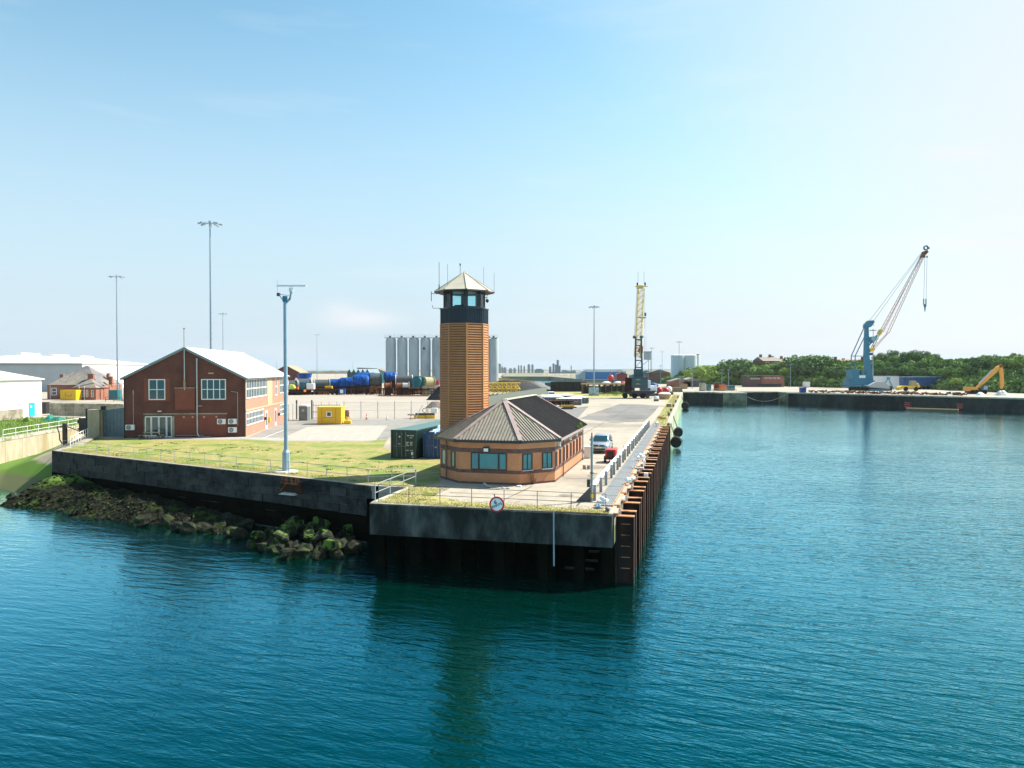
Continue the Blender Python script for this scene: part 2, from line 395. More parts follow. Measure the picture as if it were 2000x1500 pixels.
M_WOOD = mat('timber', (.32,.21,.11), (.42,.29,.16), s=3)
M_CARS = paint('silver car paint', (.46,.50,.53), r=.22, dirt=.97, m=.55)
M_TYRE = mat('tyre', (.015,.015,.015))
M_LAMP = mat('lamp lens', (.75,.78,.80), r=.12, spec=.5)
M_PLATE = mat('number plate yellowish white', (.75,.72,.55), r=.4)
M_NET = mat('green nets', (.02,.16,.12), (.04,.28,.22), s=5, b=.8, bs=8)
M_DARKIN = mat('unlit interior', (.02,.022,.024), r=.9)
M_STEELW = paint('walkway steel', (.20,.205,.20), r=.6)
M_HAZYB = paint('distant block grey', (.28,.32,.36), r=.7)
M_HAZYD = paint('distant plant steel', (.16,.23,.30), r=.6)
M_GREENG = paint('grey green booth', (.15,.19,.18), r=.5)

def glass(n, c, r=.04, spec=1.0):
    a = mat(n, c, r=r, spec=spec); return a
M_GLASS = glass('office window glass', (.008,.045,.062))
M_GLASSB = glass('hut window glass', (.05,.20,.22), r=.05, spec=1.0)
M_GLASSC = glass('pale reflection glass', (.30,.36,.36), r=.08)  # pale colour paints a grass reflection on the hut's left bay
def clear_glass(n):
    a = bpy.data.materials.new(n); a.use_nodes = True; T = a.node_tree; T.nodes.clear(); K = T.links.new
    o = T.nodes.new('ShaderNodeOutputMaterial'); m = T.nodes.new('ShaderNodeMixShader'); f = T.nodes.new('ShaderNodeFresnel'); f.inputs[0].default_value = 1.35
    t = T.nodes.new('ShaderNodeBsdfTransparent'); t.inputs[0].default_value = (.80,.94,.96,1)
    gl = T.nodes.new('ShaderNodeBsdfGlossy'); gl.inputs['Roughness'].default_value = .03
    K(f.outputs[0], m.inputs[0]); K(t.outputs[0], m.inputs[1]); K(gl.outputs[0], m.inputs[2]); K(m.outputs[0], o.inputs[0])
    return a
M_CLEAR = clear_glass('tinted cabin glass')

def water_mat():
    a = bpy.data.materials.new('harbour water'); a.use_nodes = True; T = a.node_tree; N = T.nodes; K = T.links.new; P = N['Principled BSDF']
    N.remove(P); df = N.new('ShaderNodeBsdfDiffuse'); df.inputs[0].default_value = (.0,.017,.0125,1); gs = N.new('ShaderNodeBsdfGlossy'); gs.inputs[0].default_value = (.24,.86,1.0,1); gs.inputs['Roughness'].default_value = .06
    fr = N.new('ShaderNodeFresnel'); fr.inputs[0].default_value = 2.1; mx = N.new('ShaderNodeMixShader'); cv = N.new('ShaderNodeValToRGB'); [cv.color_ramp.elements.new(x) for x in (.17,.31,.54)]
    for e_, (x, v) in zip(cv.color_ramp.elements, ((0,.0),(.17,.12),(.31,.62),(.54,.97),(1,1))): e_.position = x; e_.color = (v,v,v,1)
    K(fr.outputs[0], cv.inputs[0]); K(cv.outputs[0], mx.inputs[0]); K(df.outputs[0], mx.inputs[1]); K(gs.outputs[0], mx.inputs[2]); K(mx.outputs[0], N['Material Output'].inputs[0])
    ge = N.new('ShaderNodeNewGeometry')
    def layer(rot, st, sc, det, rough=.55, dist=0.0):
        m0 = N.new('ShaderNodeMapping'); m0.inputs['Rotation'].default_value = (0,0,R(rot)); K(ge.outputs['Position'], m0.inputs[0])
        m = N.new('ShaderNodeMapping'); m.inputs['Scale'].default_value = st; K(m0.outputs[0], m.inputs[0])
        z = N.new('ShaderNodeTexNoise'); z.inputs['Scale'].default_value = sc; z.inputs['Detail'].default_value = det; z.inputs['Roughness'].default_value = rough
        z.inputs['Distortion'].default_value = dist
        K(m.outputs[0], z.inputs[0]); return z.outputs[0]
    a1 = layer(15, (.30,1.25,1), 1.45, 3, .5, .6)
    a2 = layer(28, (.34,1.35,1), 3.1, 2, .5, .6)
    a3 = layer(-12, (.5,1.3,1), 8.0, 2, .5)
    a0 = layer(10, (.3,1.1,1), .55, 2, .5, .4)
    a4 = layer(5, (1,1,1), .045, 2)
    def mad(x, k, y=None):
        m = N.new('ShaderNodeMath'); m.operation = 'MULTIPLY_ADD'; m.inputs[1].default_value = k; K(x, m.inputs[0])
        if y is not None: K(y, m.inputs[2])
        else: m.inputs[2].default_value = 0
        return m.outputs[0]
    h = mad(a1, 1.0, mad(a2, .46, mad(a3, .13, mad(a0, .75))))
    B = N.new('ShaderNodeBump'); B.inputs['Strength'].default_value = 1; B.inputs['Distance'].default_value = .30
    mr = N.new('ShaderNodeMapRange'); mr.inputs['From Min'].default_value = .3; mr.inputs['From Max'].default_value = .7; mr.inputs['To Min'].default_value = .052; mr.inputs['To Max'].default_value = .095
    K(a4, mr.inputs[0])
    sy = N.new('ShaderNodeSeparateXYZ'); K(ge.outputs['Position'], sy.inputs[0])      # sheltered, calmer water up the basin
    cy = N.new('ShaderNodeMapRange'); cy.inputs['From Min'].default_value = 50; cy.inputs['From Max'].default_value = 150; cy.inputs['To Min'].default_value = 1; cy.inputs['To Max'].default_value = .42; K(sy.outputs[1], cy.inputs[0])
    ml = N.new('ShaderNodeMath'); ml.operation = 'MULTIPLY'; K(mr.outputs[0], ml.inputs[0]); K(cy.outputs[0], ml.inputs[1]); 
    cx_ = N.new('ShaderNodeMapRange'); cx_.inputs['From Min'].default_value = -22; cx_.inputs['From Max'].default_value = 6; cx_.inputs['To Min'].default_value = .5; K(sy.outputs[0], cx_.inputs[0])
    m5 = N.new('ShaderNodeMath'); m5.operation = 'MULTIPLY'; K(ml.outputs[0], m5.inputs[0]); K(cx_.outputs[0], m5.inputs[1]); K(m5.outputs[0], B.inputs['Distance'])
    K(h, B.inputs['Height'])
    for q in (df, gs, fr): K(B.outputs[0], q.inputs['Normal'])
    gr = N.new('ShaderNodeMapRange'); gr.inputs['From Min'].default_value = .16; gr.inputs['From Max'].default_value = .52; K(fr.outputs[0], gr.inputs[0])
    gc_ = N.new('ShaderNodeMix'); gc_.data_type = 'RGBA'; gc_.inputs[6].default_value = (.0,.60,.86,1); gc_.inputs[7].default_value = (.62,.96,1.0,1); K(gr.outputs[0], gc_.inputs[0]); K(gc_.outputs[2], gs.inputs[0])
    return a
M_WATER = water_mat()

def shore_mat():
    a = bpy.data.materials.new('weedy foreshore'); a.use_nodes = True; T = a.node_tree; N = T.nodes; K = T.links.new; P = N['Principled BSDF']; P.inputs['Roughness'].default_value = .8; P.inputs['Specular IOR Level'].default_value = .12
    ge = N.new('ShaderNodeNewGeometry'); sp = N.new('ShaderNodeSeparateXYZ'); K(ge.outputs['Position'], sp.inputs[0])
    def noi(sc, det=6):
        z = N.new('ShaderNodeTexNoise'); z.inputs['Scale'].default_value = sc; z.inputs['Detail'].default_value = det; z.inputs['Roughness'].default_value = .65; K(ge.outputs['Position'], z.inputs[0]); return z.outputs[0]
    def mix(f, c1, c2):
        x = N.new('ShaderNodeMix'); x.data_type = 'RGBA'; K(f, x.inputs[0])
        for i, c in ((6,c1),(7,c2)):
            if isinstance(c, tuple): x.inputs[i].default_value = (*c,1)
            else: K(c, x.inputs[i])
        return x.outputs[2]
    def rng(v, a0, a1):
        m = N.new('ShaderNodeMapRange'); m.inputs['From Min'].default_value = a0; m.inputs['From Max'].default_value = a1; K(v, m.inputs[0]); return m.outputs[0]
    weed = mix(rng(noi(2.2), .42, .6), (.006,.007,.003), (.020,.022,.008))
    weed = mix(rng(noi(.45), .53, .63), weed, (.05,.085,.013))
    # slipway part (x < -46): buff concrete high up, green algae, then mud
    ad = N.new('ShaderNodeMath'); ad.operation = 'MULTIPLY_ADD'; ad.inputs[1].default_value = .8; K(noi(.5), ad.inputs[0]); K(sp.outputs[2], ad.inputs[2])
    slip = mix(rng(ad.outputs[0], -1.35, -1.1), (.10,.18,.03), (.34,.29,.20))
    slip = mix(rng(ad.outputs[0], -2.6, -2.2), (.12,.13,.06), slip)
    side = N.new('ShaderNodeMath'); side.operation = 'MULTIPLY_ADD'; side.inputs[1].default_value = -.45; K(sp.outputs[0], side.inputs[0]); K(sp.outputs[1], side.inputs[2])
    f = rng(side.outputs[0], 84.0, 85.5)
    K(mix(f, weed, slip), P.inputs['Base Color'])
    B = N.new('ShaderNodeBump'); B.inputs['Strength'].default_value = .9; B.inputs['Distance'].default_value = .22; K(noi(3.5), B.inputs['Height'])
    iv = N.new('ShaderNodeMath'); iv.operation = 'SUBTRACT'; iv.inputs[0].default_value = 1.0; K(f, iv.inputs[1])
    K(iv.outputs[0], B.inputs['Strength'])
    K(B.outputs[0], P.inputs['Normal'])
    return a
M_SHORE = shore_mat()
M_ROCKG = mat('algae covered rock', (.05,.12,.010), (.12,.20,.03), s=2.2, c3=(.010,.012,.007), s3=1.5, t3=(.45,.52), b=.9, bs=6, bd=.06, r=.7)
M_ROCKB = mat('brown weedy rock', (.006,.007,.004), (.021,.023,.010), s=4, c3=(.035,.06,.010), s3=.8, t3=(.54,.64), b=1, bs=9, bd=.07, r=.7)
HAZE = True
# ================================================================== SETTING
def sheet(name, pts, z, m, kind='structure', parent=None, thick=0):
    """flat polygon (world x, y) as a sheet"""
    vs = [Vector((x, y, 0)) for x, y in pts]
    tris = tessellate_polygon([vs]); mb = MB(); n = len(pts)
    mb.add([(x, y, z) for x, y in pts], [tuple(t) for t in tris])
    if thick:
        mb.add([(x, y, z) for x, y in pts] + [(x, y, z - thick) for x, y in pts], [(i, (i+1) % n, n + (i+1) % n, n + i) for i in range(n)])
    o = mb.build(name, m, parent)
    if kind: o['kind'] = kind
    return o

# water: one sheet to the horizon
wm = MB(); wm.poly([(-12000,-3000,-4),(12000,-3000,-4),(12000,14000,-4),(-12000,14000,-4)])
wm.build('water', M_WATER, kind='structure')

A = (-45.4, 70.8); Bp = W(6, -17.2)[:2]
BANK = [(-61.5, 104), (-58.2, 82), (-55, 58), (-56, 20), (-60, -60)]
E0 = W(6, 1.0)[:2]; E1 = W(221, 1.0)[:2]
FQ = [(72, 256), (73.5, 249.6), (81.5, 248.5), (82.4, 262), (97.0, 261), (97.3, 252), (145, 202), (300, 40), (420, -60)]
land = [W(6, 0)[:2], W(70, 0)[:2], W(70, 1.0)[:2], E1, W(224, 1.0)[:2], W(224, -4)[:2], (60, 262)] + FQ + [(3000, -60), (3000, 400), (75, 400), (-12, 400), (-14, 2600), (-3500, 2600), (-3500, -60)] + BANK[::-1] + [(-58, 104), (-50.7, 86.2), (-46.6, 76), A, Bp]
sheet('ground', land, 0.0, M_GROUND, thick=9)
sheet('far_ground', [(-14, 840), (45, 840), (58, 585), (300, 585), (2600, 585), (2600, 6000), (-3000, 6000), (-3000, 2600), (-14, 2600)], 0.0, M_FAR, thick=6)

def hill_pts(px, Y, z=0): return ((px-1000)/1400*Y, Y)
# ground dressings, 4 mm steps
def P(l, z=0): return [g(x, y) for x, y in l]
sheet('gravel_yard', P([(482,822),(556,822),(600,819),(868,817),(905,790),(1000,778),(1140,766),(1140,757),(500,757),(470,760),(440,775),(470,800)]), .004, M_YARD)
sheet('tarmac_road', P([(478,857),(556,823),(600,820.5),(868,818.5),(868,829),(820,829),(795,833),(757,858),(735,859),(757,831),(640,831),(600,834),(545,858)]), .008, M_ASPH)
sheet('light_concrete_pad', P([(545,860.5),(600,834),(640,831.2),(757,831.2),(735,859),(722,861)]), .012, M_PAD)
sheet('light_concrete_pad', P([(757,858),(795,833),(820,829.3),(870,829.3),(880,846),(858,857)]), .012, M_PAD)
sheet('tarmac_patch', P([(1131,818),(1160,806),(1211,789),(1250,790),(1288,792.8),(1275,808),(1257,824),(1226,824.5),(1200,823),(1165,821.5)]), .004, M_ASPH2)
sheet('tarmac_patch', P([(1090,800),(1150,793),(1130,815),(1090,822)]), .004, M_ASPH2)
sheet('concrete_path', P([(300,852.5),(548,855),(545,861),(478,857.5),(300,858.5)]), .012, M_PAD)
lawn = [(A[0]+.7, A[1]-.1), (Bp[0]+.6, Bp[1]+.2), W(6.0,-14.1)[:2], W(8.5,-13.0)[:2], W(10.4,-13.9)[:2], W(19,-13.9)[:2], W(21,-16)[:2]] + P([(842,882),(800,872),(765,880),(748,874),(757,859),(735,860),(722,862),(545,862),(478,858.5),(300,859.5),(262,857),(200,856),(180,858)]) + [(-46.0, 76)]
sheet('lawn', lawn, .016, M_LAWN)
sheet('grass_verge', [W(.35,-14.2)[:2], W(.3,-.3)[:2], W(1.2,-.5)[:2], W(1.5,-4)[:2], W(1.7,-9)[:2], W(3.2,-11.5)[:2], W(5.2,-12)[:2], W(6.9,-12.5)[:2], W(6.9,-14.2)[:2]], .016, M_VERGE)
sheet('grass_verge', [W(64,-1.1)[:2], W(64,.7)[:2], W(196,.6)[:2], W(196,-2.4)[:2], W(130,-1.8)[:2], W(90,-1.3)[:2]], .016, M_VERGE)
sheet('grass_verge', P([(1070,775),(1150,777),(1235,778),(1235,768),(1070,762)]), .016, M_VERGE)
sheet('left_bank_grass', [(-59, 82), (-62.4, 102), (-64, 112), (-80, 119), (-81, 100), (-80, 60), (-56.5, 58)], .012, M_WEED)
for a, b in (((602,859),(612,851)), ((652,858.5),(661,851)), ((703,858),(712,850.5)), ((512,857),(560,838)), ((556,834),(622,831.5))):
    p, q = Vector((*g(*a), .024)), Vector((*g(*b), .024)); d = (q-p).normalized(); s_ = Vector((-d.y, d.x, 0))*.06
    MB().poly([p-s_, p+s_, q+s_, q-s_]).build('parking_line', M_WHITEP, kind='structure')

# worn marks and tar seams on the apron and quay road
M_TAR = mat('tar seam', (.07,.065,.06), (.13,.12,.105), s=3)
M_STAIN = mat('oil stained concrete', (.20,.18,.15), (.27,.24,.195), s=2.5)
def seam(u0, v0, u1, v1, w=.045):
    p, q = W(u0, v0, .020), W(u1, v1, .020); n = max(2, int((q-p).length/1.5)); d = (q-p).normalized(); s_ = Vector((-d.y, d.x, 0)); mb = MB(); r = random.Random(int(u0*7+v0*3)); vs = []
    for i in range(n+1):
        c = p+(q-p)*i/n + s_*r.uniform(-.05,.05); ww = w*r.uniform(.5,1.3); vs += [c-s_*ww, c+s_*ww]
    mb.add(vs, [(2*i,2*i+1,2*i+3,2*i+2) for i in range(n)]); mb.build('tar_seam', M_TAR, kind='structure')
for a in ((1.9,-7,8.4,-6.4),(2.2,-2.3,26,-2.1),(12.6,-5,12.9,-1.7),(25,-5,25.4,-1.7),(38,-14,38.6,-1.7),(52,-22,52.4,-1.7),(66,-22,66,-1.7),(26,-9,120,-8.4),(80,-30,80,-2),(100,-30,100,-2),(4.6,-11,5,-1.9)): seam(*a)
def stain(u, v, a, b, seed):
    r = random.Random(seed); pts = []
    for i in range(18):
        t = 2*math.pi*i/18; q = r.uniform(.65,1.1); c = W(u+b*q*math.sin(t), v+a*q*math.cos(t)); pts.append((c.x, c.y))
    sheet('ground_stain', pts, .018, M_STAIN)
for i, a in enumerate(((5.5,-3.5,.5,.4),(19,-3.4,.9,1.3),(30,-9,1.2,2),(45,-6,1.4,2.6),(57,-12,2,3),(70,-7,1.3,2),(40,-13,1.5,2.4),(88,-12,2.5,5),(14.5,-3.1,.35,.9),(6.8,-8.6,.5,.25),(33,-3.4,.5,2.2))): stain(*a, i)

lw = MB(); r_ = random.Random(77)
for i in range(80):
    t, q = r_.random(), r_.random(); x = A[0]+(Bp[0]-A[0])*t; y = A[1]+(Bp[1]-A[1])*t; x, y = x+.52*q*14*(1-.3*t)+.4, y+.85*q*14*(1-.3*t)+.4
    if x < -46+.05*y or y > 83.5: continue
    for k in range(26):
        a = r_.uniform(0,6.28); e = abs(r_.gauss(0,.22)); c = (x+e*math.cos(a)*1.6, y+e*math.sin(a)); h = r_.uniform(.03,.11); b = r_.uniform(0,6.28); w_ = .05
        lw.add([(c[0]-w_*math.cos(b),c[1]-w_*math.sin(b),.017),(c[0]+w_*math.cos(b),c[1]+w_*math.sin(b),.017),(c[0]+r_.uniform(-.04,.04),c[1]+r_.uniform(-.04,.04),.017+h)],[(0,1,2)])
lw.build('lawn_weeds', M_WEED, kind='stuff')

# foreshore heightfield
def seg_d(x, y):
    ax, ay = A; bx, by = Bp; L_ = math.hypot(bx-ax, by-ay); dx, dy = (bx-ax)/L_, (by-ay)/L_
    s = (x-ax)*dx + (y-ay)*dy; d = -((x-ax)*(-dy) + (y-ay)*dx)
    return s, d
def shore_z(x, y):
    s, d = seg_d(x, y)
    e = .92*(-45.4-x) - .38*(y-72.7)*-1*-1
    e = -(.92*(x+45.4) + .38*(y-72.7))
    zs = -min(.40*max(e,-.5), 2.5) - .07*max(0, e-6) - .45*max(0, 75.5-y)
    zw = -1.25 - 1.65*min(1, max(0, s)/8) + .06*min(max(0,d),2.2) - .46*max(0, d-2.5) - .085*max(0, s-18)
    if s > 34: zw -= .10*(s-34)
    k = min(1, max(0, (s-2.2)/2.0)); z = zs*(1-k) + zw*k
    n = noise.noise(Vector((x*.35, y*.35, 0)))*.45 + noise.noise(Vector((x*1.1, y*1.1, 3)))*.22 + noise.noise(Vector((x*2.9, y*2.9, 7)))*.12
    return z + n*(.15 + .85*k)
sh = MB(); st = .34; nx, ny = int(60/st), int(68/st); vs = []
for j in range(ny+1):
    for i in range(nx+1):
        x, y = -67+i*st, 40+j*st; s, d = seg_d(x, y)
        z = shore_z(x, y) if (d > -1.2 or s < 1) else -5
        if s > -1 and d < 0: z = min(z, -1.2)
        vs.append((x, y, max(-6, z)))
sh.add(vs, [(j*(nx+1)+i, j*(nx+1)+i+1, (j+1)*(nx+1)+i+1, (j+1)*(nx+1)+i) for j in range(ny) for i in range(nx)
            if seg_d(vs[j*(nx+1)+i][0], vs[j*(nx+1)+i][1])[0] < 45 and not (seg_d(vs[j*(nx+1)+i][0], vs[j*(nx+1)+i][1])[0] > .8 and seg_d(vs[j*(nx+1)+i][0], vs[j*(nx+1)+i][1])[1] < -1)
            and not (.92*(vs[j*(nx+1)+i][0]+45.4)+.38*(vs[j*(nx+1)+i][1]-72.7) > 1.2 and seg_d(vs[j*(nx+1)+i][0], vs[j*(nx+1)+i][1])[0] < .8 )
            and vs[j*(nx+1)+i][2] > -5.5])
sh.build('foreshore', M_SHORE, smooth=True, kind='structure')

# boulders and broken blocks at the wall foot
def rock_mesh(seed, blocky, m):
    import bmesh
    bm = bmesh.new(); rnd = random.Random(seed)
    if blocky:
        bmesh.ops.create_cube(bm, size=1.0)
        for v in bm.verts: v.co += Vector((rnd.uniform(-.12,.12), rnd.uniform(-.12,.12), rnd.uniform(-.12,.12)))
        bmesh.ops.bevel(bm, geom=bm.edges[:], offset=.09, segments=2, affect='EDGES')
    else:
        bmesh.ops.create_icosphere(bm, subdivisions=2, radius=.58)
    for v in bm.verts:
        n = noise.noise(v.co*1.7 + Vector((seed*3.1,0,0)))*.42 + noise.noise(v.co*4.5 + Vector((seed,5,0)))*.16
        if blocky: n *= .35
        v.co += v.co.normalized()*n
    me = bpy.data.meshes.new('boulder'); bm.to_mesh(me); bm.free(); me.materials.append(m)
    for p in me.polygons: p.use_smooth = False
    return me
RKB = [rock_mesh(i, True, M_ROCKG) for i in range(4)]; RKR = [rock_mesh(10+i, False, M_ROCKB) for i in range(4)]; RKG = [rock_mesh(20+i, False, M_ROCKG) for i in range(2)]
blocks = [(505,1040,.9),(528,1033,.8),(549,1046,1.0),(554,1031,1.0),(574,1018,1.1),(583,1016,.7),(596,1030,1.1),(605,1041,.9),(626,1023,1.3),(631,1043,1.1),(680,1028,.9),(648,1056,.9),(613,1021,.9),(566,1033,1.0)]
k = 0
for px, py, s_ in blocks:
    x, y = g(px, py+4, -3.1); r_ = random.Random(k)
    o = inst('boulder', RKB[k % 4] if k % 3 else RKG[k % 2], None, (x, y, -3.3 + .15*s_), (r_.uniform(-.5,.5), r_.uniform(-.5,.5), r_.uniform(0,3)), (s_*.95, s_*.75, s_*.68))
    o['label'] = 'bright green algae coated block in the rubble below the mast'; o['category'] = 'boulder'; o['group'] = 'algae green blocks at the wall foot'; k += 1
rocks = [(20,962),(60,955),(335,1002),(350,995),(365,1012),(380,1003),(398,998),(420,1012),(440,1008),(462,1010),(480,1018),(345,1020),(372,1024),(395,1022),(410,1028),(450,1030),(470,1034),(495,1052),(512,1058),(540,1062),(560,1060),(580,1058),(600,1062),(622,1058),(640,1066),(655,1048),(668,1058),(685,1048),(690,1062),(660,1072),(585,1072),(620,1074),(535,1050),(520,1040),(560,1075),(640,1048),(672,1040),(300,1000),(280,1012),(430,1022),(330,1010),(230,990),(170,975)]
for px, py in rocks:
    r_ = random.Random(k); s_ = r_.uniform(.75, 1.35); x, y = g(px, py+3, -3.55)
    o = inst('boulder', RKR[k % 4], None, (x, y, -3.85 + .1*s_), (r_.uniform(-.3,.3), r_.uniform(-.3,.3), r_.uniform(0,6)), (s_*1.0, s_*.8, s_*.6))
    o['label'] = 'rounded brown weedy boulder at the water edge below the stone wall'; o['category'] = 'boulder'; o['group'] = 'weedy boulders along the water edge'; k += 1
# weed tussocks over the foreshore
wd = MB(); r_ = random.Random(5)
for i in range(5200):
    s = r_.uniform(3.5, 41); d = r_.uniform(.6, 8.5)
    ax, ay = A; bx, by = Bp; L_ = math.hypot(bx-ax, by-ay); dx, dy = (bx-ax)/L_, (by-ay)/L_
    x, y = ax + dx*s + dy*d, ay + dy*s - dx*d; z = shore_z(x, y)
    if z < -4.05: continue
    q = r_.uniform(.10, .28); a = r_.uniform(0, 6.28); c_, s1 = math.cos(a)*q, math.sin(a)*q; h = r_.uniform(.04,.16)
    wd.add([(x-c_,y-s1,z),(x+c_,y+s1,z+.02),(x-s1*.6,y+c_*.6,z+h)], [(0,1,2)])
wd.build('seaweed', M_ROCKB, kind='stuff')

# stone harbour wall A-B : courses of blocks with a coping
wall = thing('harbour_wall', (A[0], A[1], 0), 0, 'long dark block-built harbour wall below the lawn railing', 'wall')
L_ = math.hypot(Bp[0]-A[0], Bp[1]-A[1]); wa = math.atan2(Bp[1]-A[1], Bp[0]-A[0]); wall.rotation_euler = (0,0,wa)
MB().box(-.3, L_+.5, .1, 1.2, -6, -.02).build('core', M_WETSHADE, wall)
r_ = random.Random(3)
def block_mesh(w, d, h, m, c=.018):
    return MB().loft([[(-w/2+c,-d/2,-h/2+c),(w/2-c,-d/2,-h/2+c),(w/2-c,-d/2,h/2-c),(-w/2+c,-d/2,h/2-c)], [(-w/2,-d/2+c,-h/2),(w/2,-d/2+c,-h/2),(w/2,-d/2+c,h/2),(-w/2,-d/2+c,h/2)], [(-w/2,d/2,-h/2),(w/2,d/2,-h/2),(w/2,d/2,h/2),(-w/2,d/2,h/2)]]).mesh('stone', m)
SM = [block_mesh(1, .5, 1, m) for m in (M_STONE, M_STONE, M_WETSHADE, M_STONE2)]; CM = block_mesh(1, .75, 1, M_STONE, .05)
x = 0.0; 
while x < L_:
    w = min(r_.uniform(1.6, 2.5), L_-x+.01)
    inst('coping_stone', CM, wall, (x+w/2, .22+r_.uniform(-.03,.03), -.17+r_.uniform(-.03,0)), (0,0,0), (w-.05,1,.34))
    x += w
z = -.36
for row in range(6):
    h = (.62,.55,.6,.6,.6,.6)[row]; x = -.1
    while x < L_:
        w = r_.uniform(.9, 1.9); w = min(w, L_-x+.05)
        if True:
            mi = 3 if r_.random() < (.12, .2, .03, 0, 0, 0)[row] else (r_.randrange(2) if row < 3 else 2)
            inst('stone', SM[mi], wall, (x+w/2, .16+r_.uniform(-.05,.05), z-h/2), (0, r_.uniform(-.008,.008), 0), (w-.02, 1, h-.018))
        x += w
    z -= h
# end return of the wall at A
e = MB(); e.box(-.32, .02, .02, 3.5, -6, -.01); e.build('end_face', M_STONE, wall)
# broken recess with rusty fixings
rc = thing('rusty_mooring_frame', (*g(572, 938), 0), wa, 'rusty iron mooring frame let into the broken wall top below the mast', 'mooring frame')
rc.scale = (.68,.9,.8)
MB().box(-1.5, 1.5, -.25, .1, -1.15, -.05).build('back_plate', M_RUSTD, rc)
for xx in (-1.1, -.5, .3, .9, 1.3):
    m_ = MB(); m_.bar((xx,-.3,-.25),(xx,-.3,.22),.14,.12); m_.bar((xx-.12,-.3,.22),(xx+.12,-.3,.3),.16,.14); m_.build('stump', M_RUST, rc)
m_ = MB(); m_.bar((-1.45,-.3,-.25),(1.5,-.3,-.22),.16,.14); m_.bar((-1.4,-.32,-1.0),(-.5,-.32,-.3),.08); m_.build('beam', M_RUST, rc)
MB().loft([[(-1.2,-.7,-1.25),(1.1,-.7,-1.2),(1.1,-.2,-1.2),(-1.2,-.2,-1.25)],[(-1.0,-.55,-1.12),(.6,-.6,-1.08),(.7,-.2,-1.05),(-1.1,-.2,-1.08)]]).build('ledge', M_CAP, rc)

# ------------------------------------------------------------------ pier head
PF = lambda u, v, z=0: W(u, v, z)
pier = thing('pier_head', W(0,0), RZ, 'dark concrete pier head on piles with deep front beam', 'pier')
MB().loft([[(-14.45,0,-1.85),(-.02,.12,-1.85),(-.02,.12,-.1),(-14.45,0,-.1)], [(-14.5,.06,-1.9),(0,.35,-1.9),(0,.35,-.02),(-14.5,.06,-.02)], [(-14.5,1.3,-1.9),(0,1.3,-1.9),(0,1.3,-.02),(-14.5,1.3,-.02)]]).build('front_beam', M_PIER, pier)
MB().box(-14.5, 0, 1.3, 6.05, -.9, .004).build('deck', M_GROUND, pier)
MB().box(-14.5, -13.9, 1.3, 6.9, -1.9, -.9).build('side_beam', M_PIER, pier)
MB().box(-.6, .0, 1.3, 6.05, -1.9, -.9).build('side_beam', M_LIME, pier)
MB().loft([[(-14.5,.06,-.02),(0,.35,-.02),(0,1.3,-.02),(-14.5,1.3,-.02)],[(-14.47,.1,.006),(-.04,.39,.006),(-.04,1.3,.006),(-14.47,1.3,.006)]]).build('kerb', M_CAP, pier)
MB().box(-14.5, -14.15, .3, 6.9, -.02, .03).build('kerb', M_CAP, pier)
MB().box(-17.5, 0.4, 5.9, 6.0, -7, -.9).build('rear_wall', M_WETSHADE, pier)
MB().box(-.22, -.12, .9, 5.9, -7, -1.9).build('gap_screen', M_WETSHADE, pier)  # added dark screen hiding lit water seen through the pile gap
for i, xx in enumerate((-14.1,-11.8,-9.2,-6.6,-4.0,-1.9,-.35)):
    MB().box(xx-.28, xx+.28, .5, 1.1, -7, -1.85).build('pile', M_WETSHADE, pier)
    MB().box(xx-.28, xx+.28, 3.2, 3.8, -7, -.88).build('pile', M_WETSHADE, pier)
MB().box(-.45, .05, 4.5, 5.1, -7, -1.9).build('pile', M_ALGAE, pier)
for zz, x0, x1 in ((-2.5,-1.5,-.9),(-3.05,-2.3,-1.0),(-3.55,-2.9,-1.2)):
    MB().bar((x0,1.6,zz),(x1,1.6,zz+.03),.12).build('brace', M_ALGAE, pier)
MB().tube((-3.25,-.06,.05),(-3.22,-.1,-3.0),.045,6).build('drain_pipe', M_MAST, pier)
# tufts on the verge
tf = MB(); r_ = random.Random(9)
def tufts(mb, n, fn, hmin=.015, hmax=.045, zz=.02):
    for i in range(n):
        x, y = fn(r_)
        a = r_.uniform(0,6.28); q = r_.uniform(.015,.04); h = r_.uniform(hmin,hmax); lx, ly = r_.uniform(-.06,.06), r_.uniform(-.06,.06)
        mb.add([(x-math.cos(a)*q,y-math.sin(a)*q,zz),(x+math.cos(a)*q,y+math.sin(a)*q,zz),(x+lx,y+ly,zz+h)],[(0,1,2)])
tufts(tf, 5000, lambda r: W(r.uniform(.15,1.5) if r.random()<.8 else r.uniform(1.5,6), 0)[:2] if 0 else W(min(6.5,.15+abs(r.gauss(0,.9))), r.uniform(-14.3,-.2))[:2])
tufts(tf, 2500, lambda r: W(r.uniform(1.5,6.8), r.uniform(-14.3,-11.5))[:2])
tufts(tf, 6000, lambda r: (lambda t,d: (A[0]+(Bp[0]-A[0])*t+.52*d+.5, A[1]+(Bp[1]-A[1])*t+.85*d+.3))(r.random(), abs(r.gauss(0,1.0))))
tufts(tf, 5000, lambda r: W(r.uniform(64,190), r.uniform(-1.4,.6))[:2], .03, .12)
tf.build('grass_tufts', M_BLADE, kind='stuff')

# far side of quay beyond the pier head: the lit east face, cope and quay wall panels
qf = thing('quay_wall', W(70, 1.03), RZ, 'lichen stained concrete quay wall running to the far basin corner', 'wall')
MB().box(-.6, 0, 0, 151, -.35, .03).build('cope', M_CAP, qf)
r_ = random.Random(2)
for i in range(25):
    MB().box(-.05, .03+r_.uniform(0,.03), i*6+.04, i*6+5.96, -4.4, -.36).build('panel', M_LIME, qf)
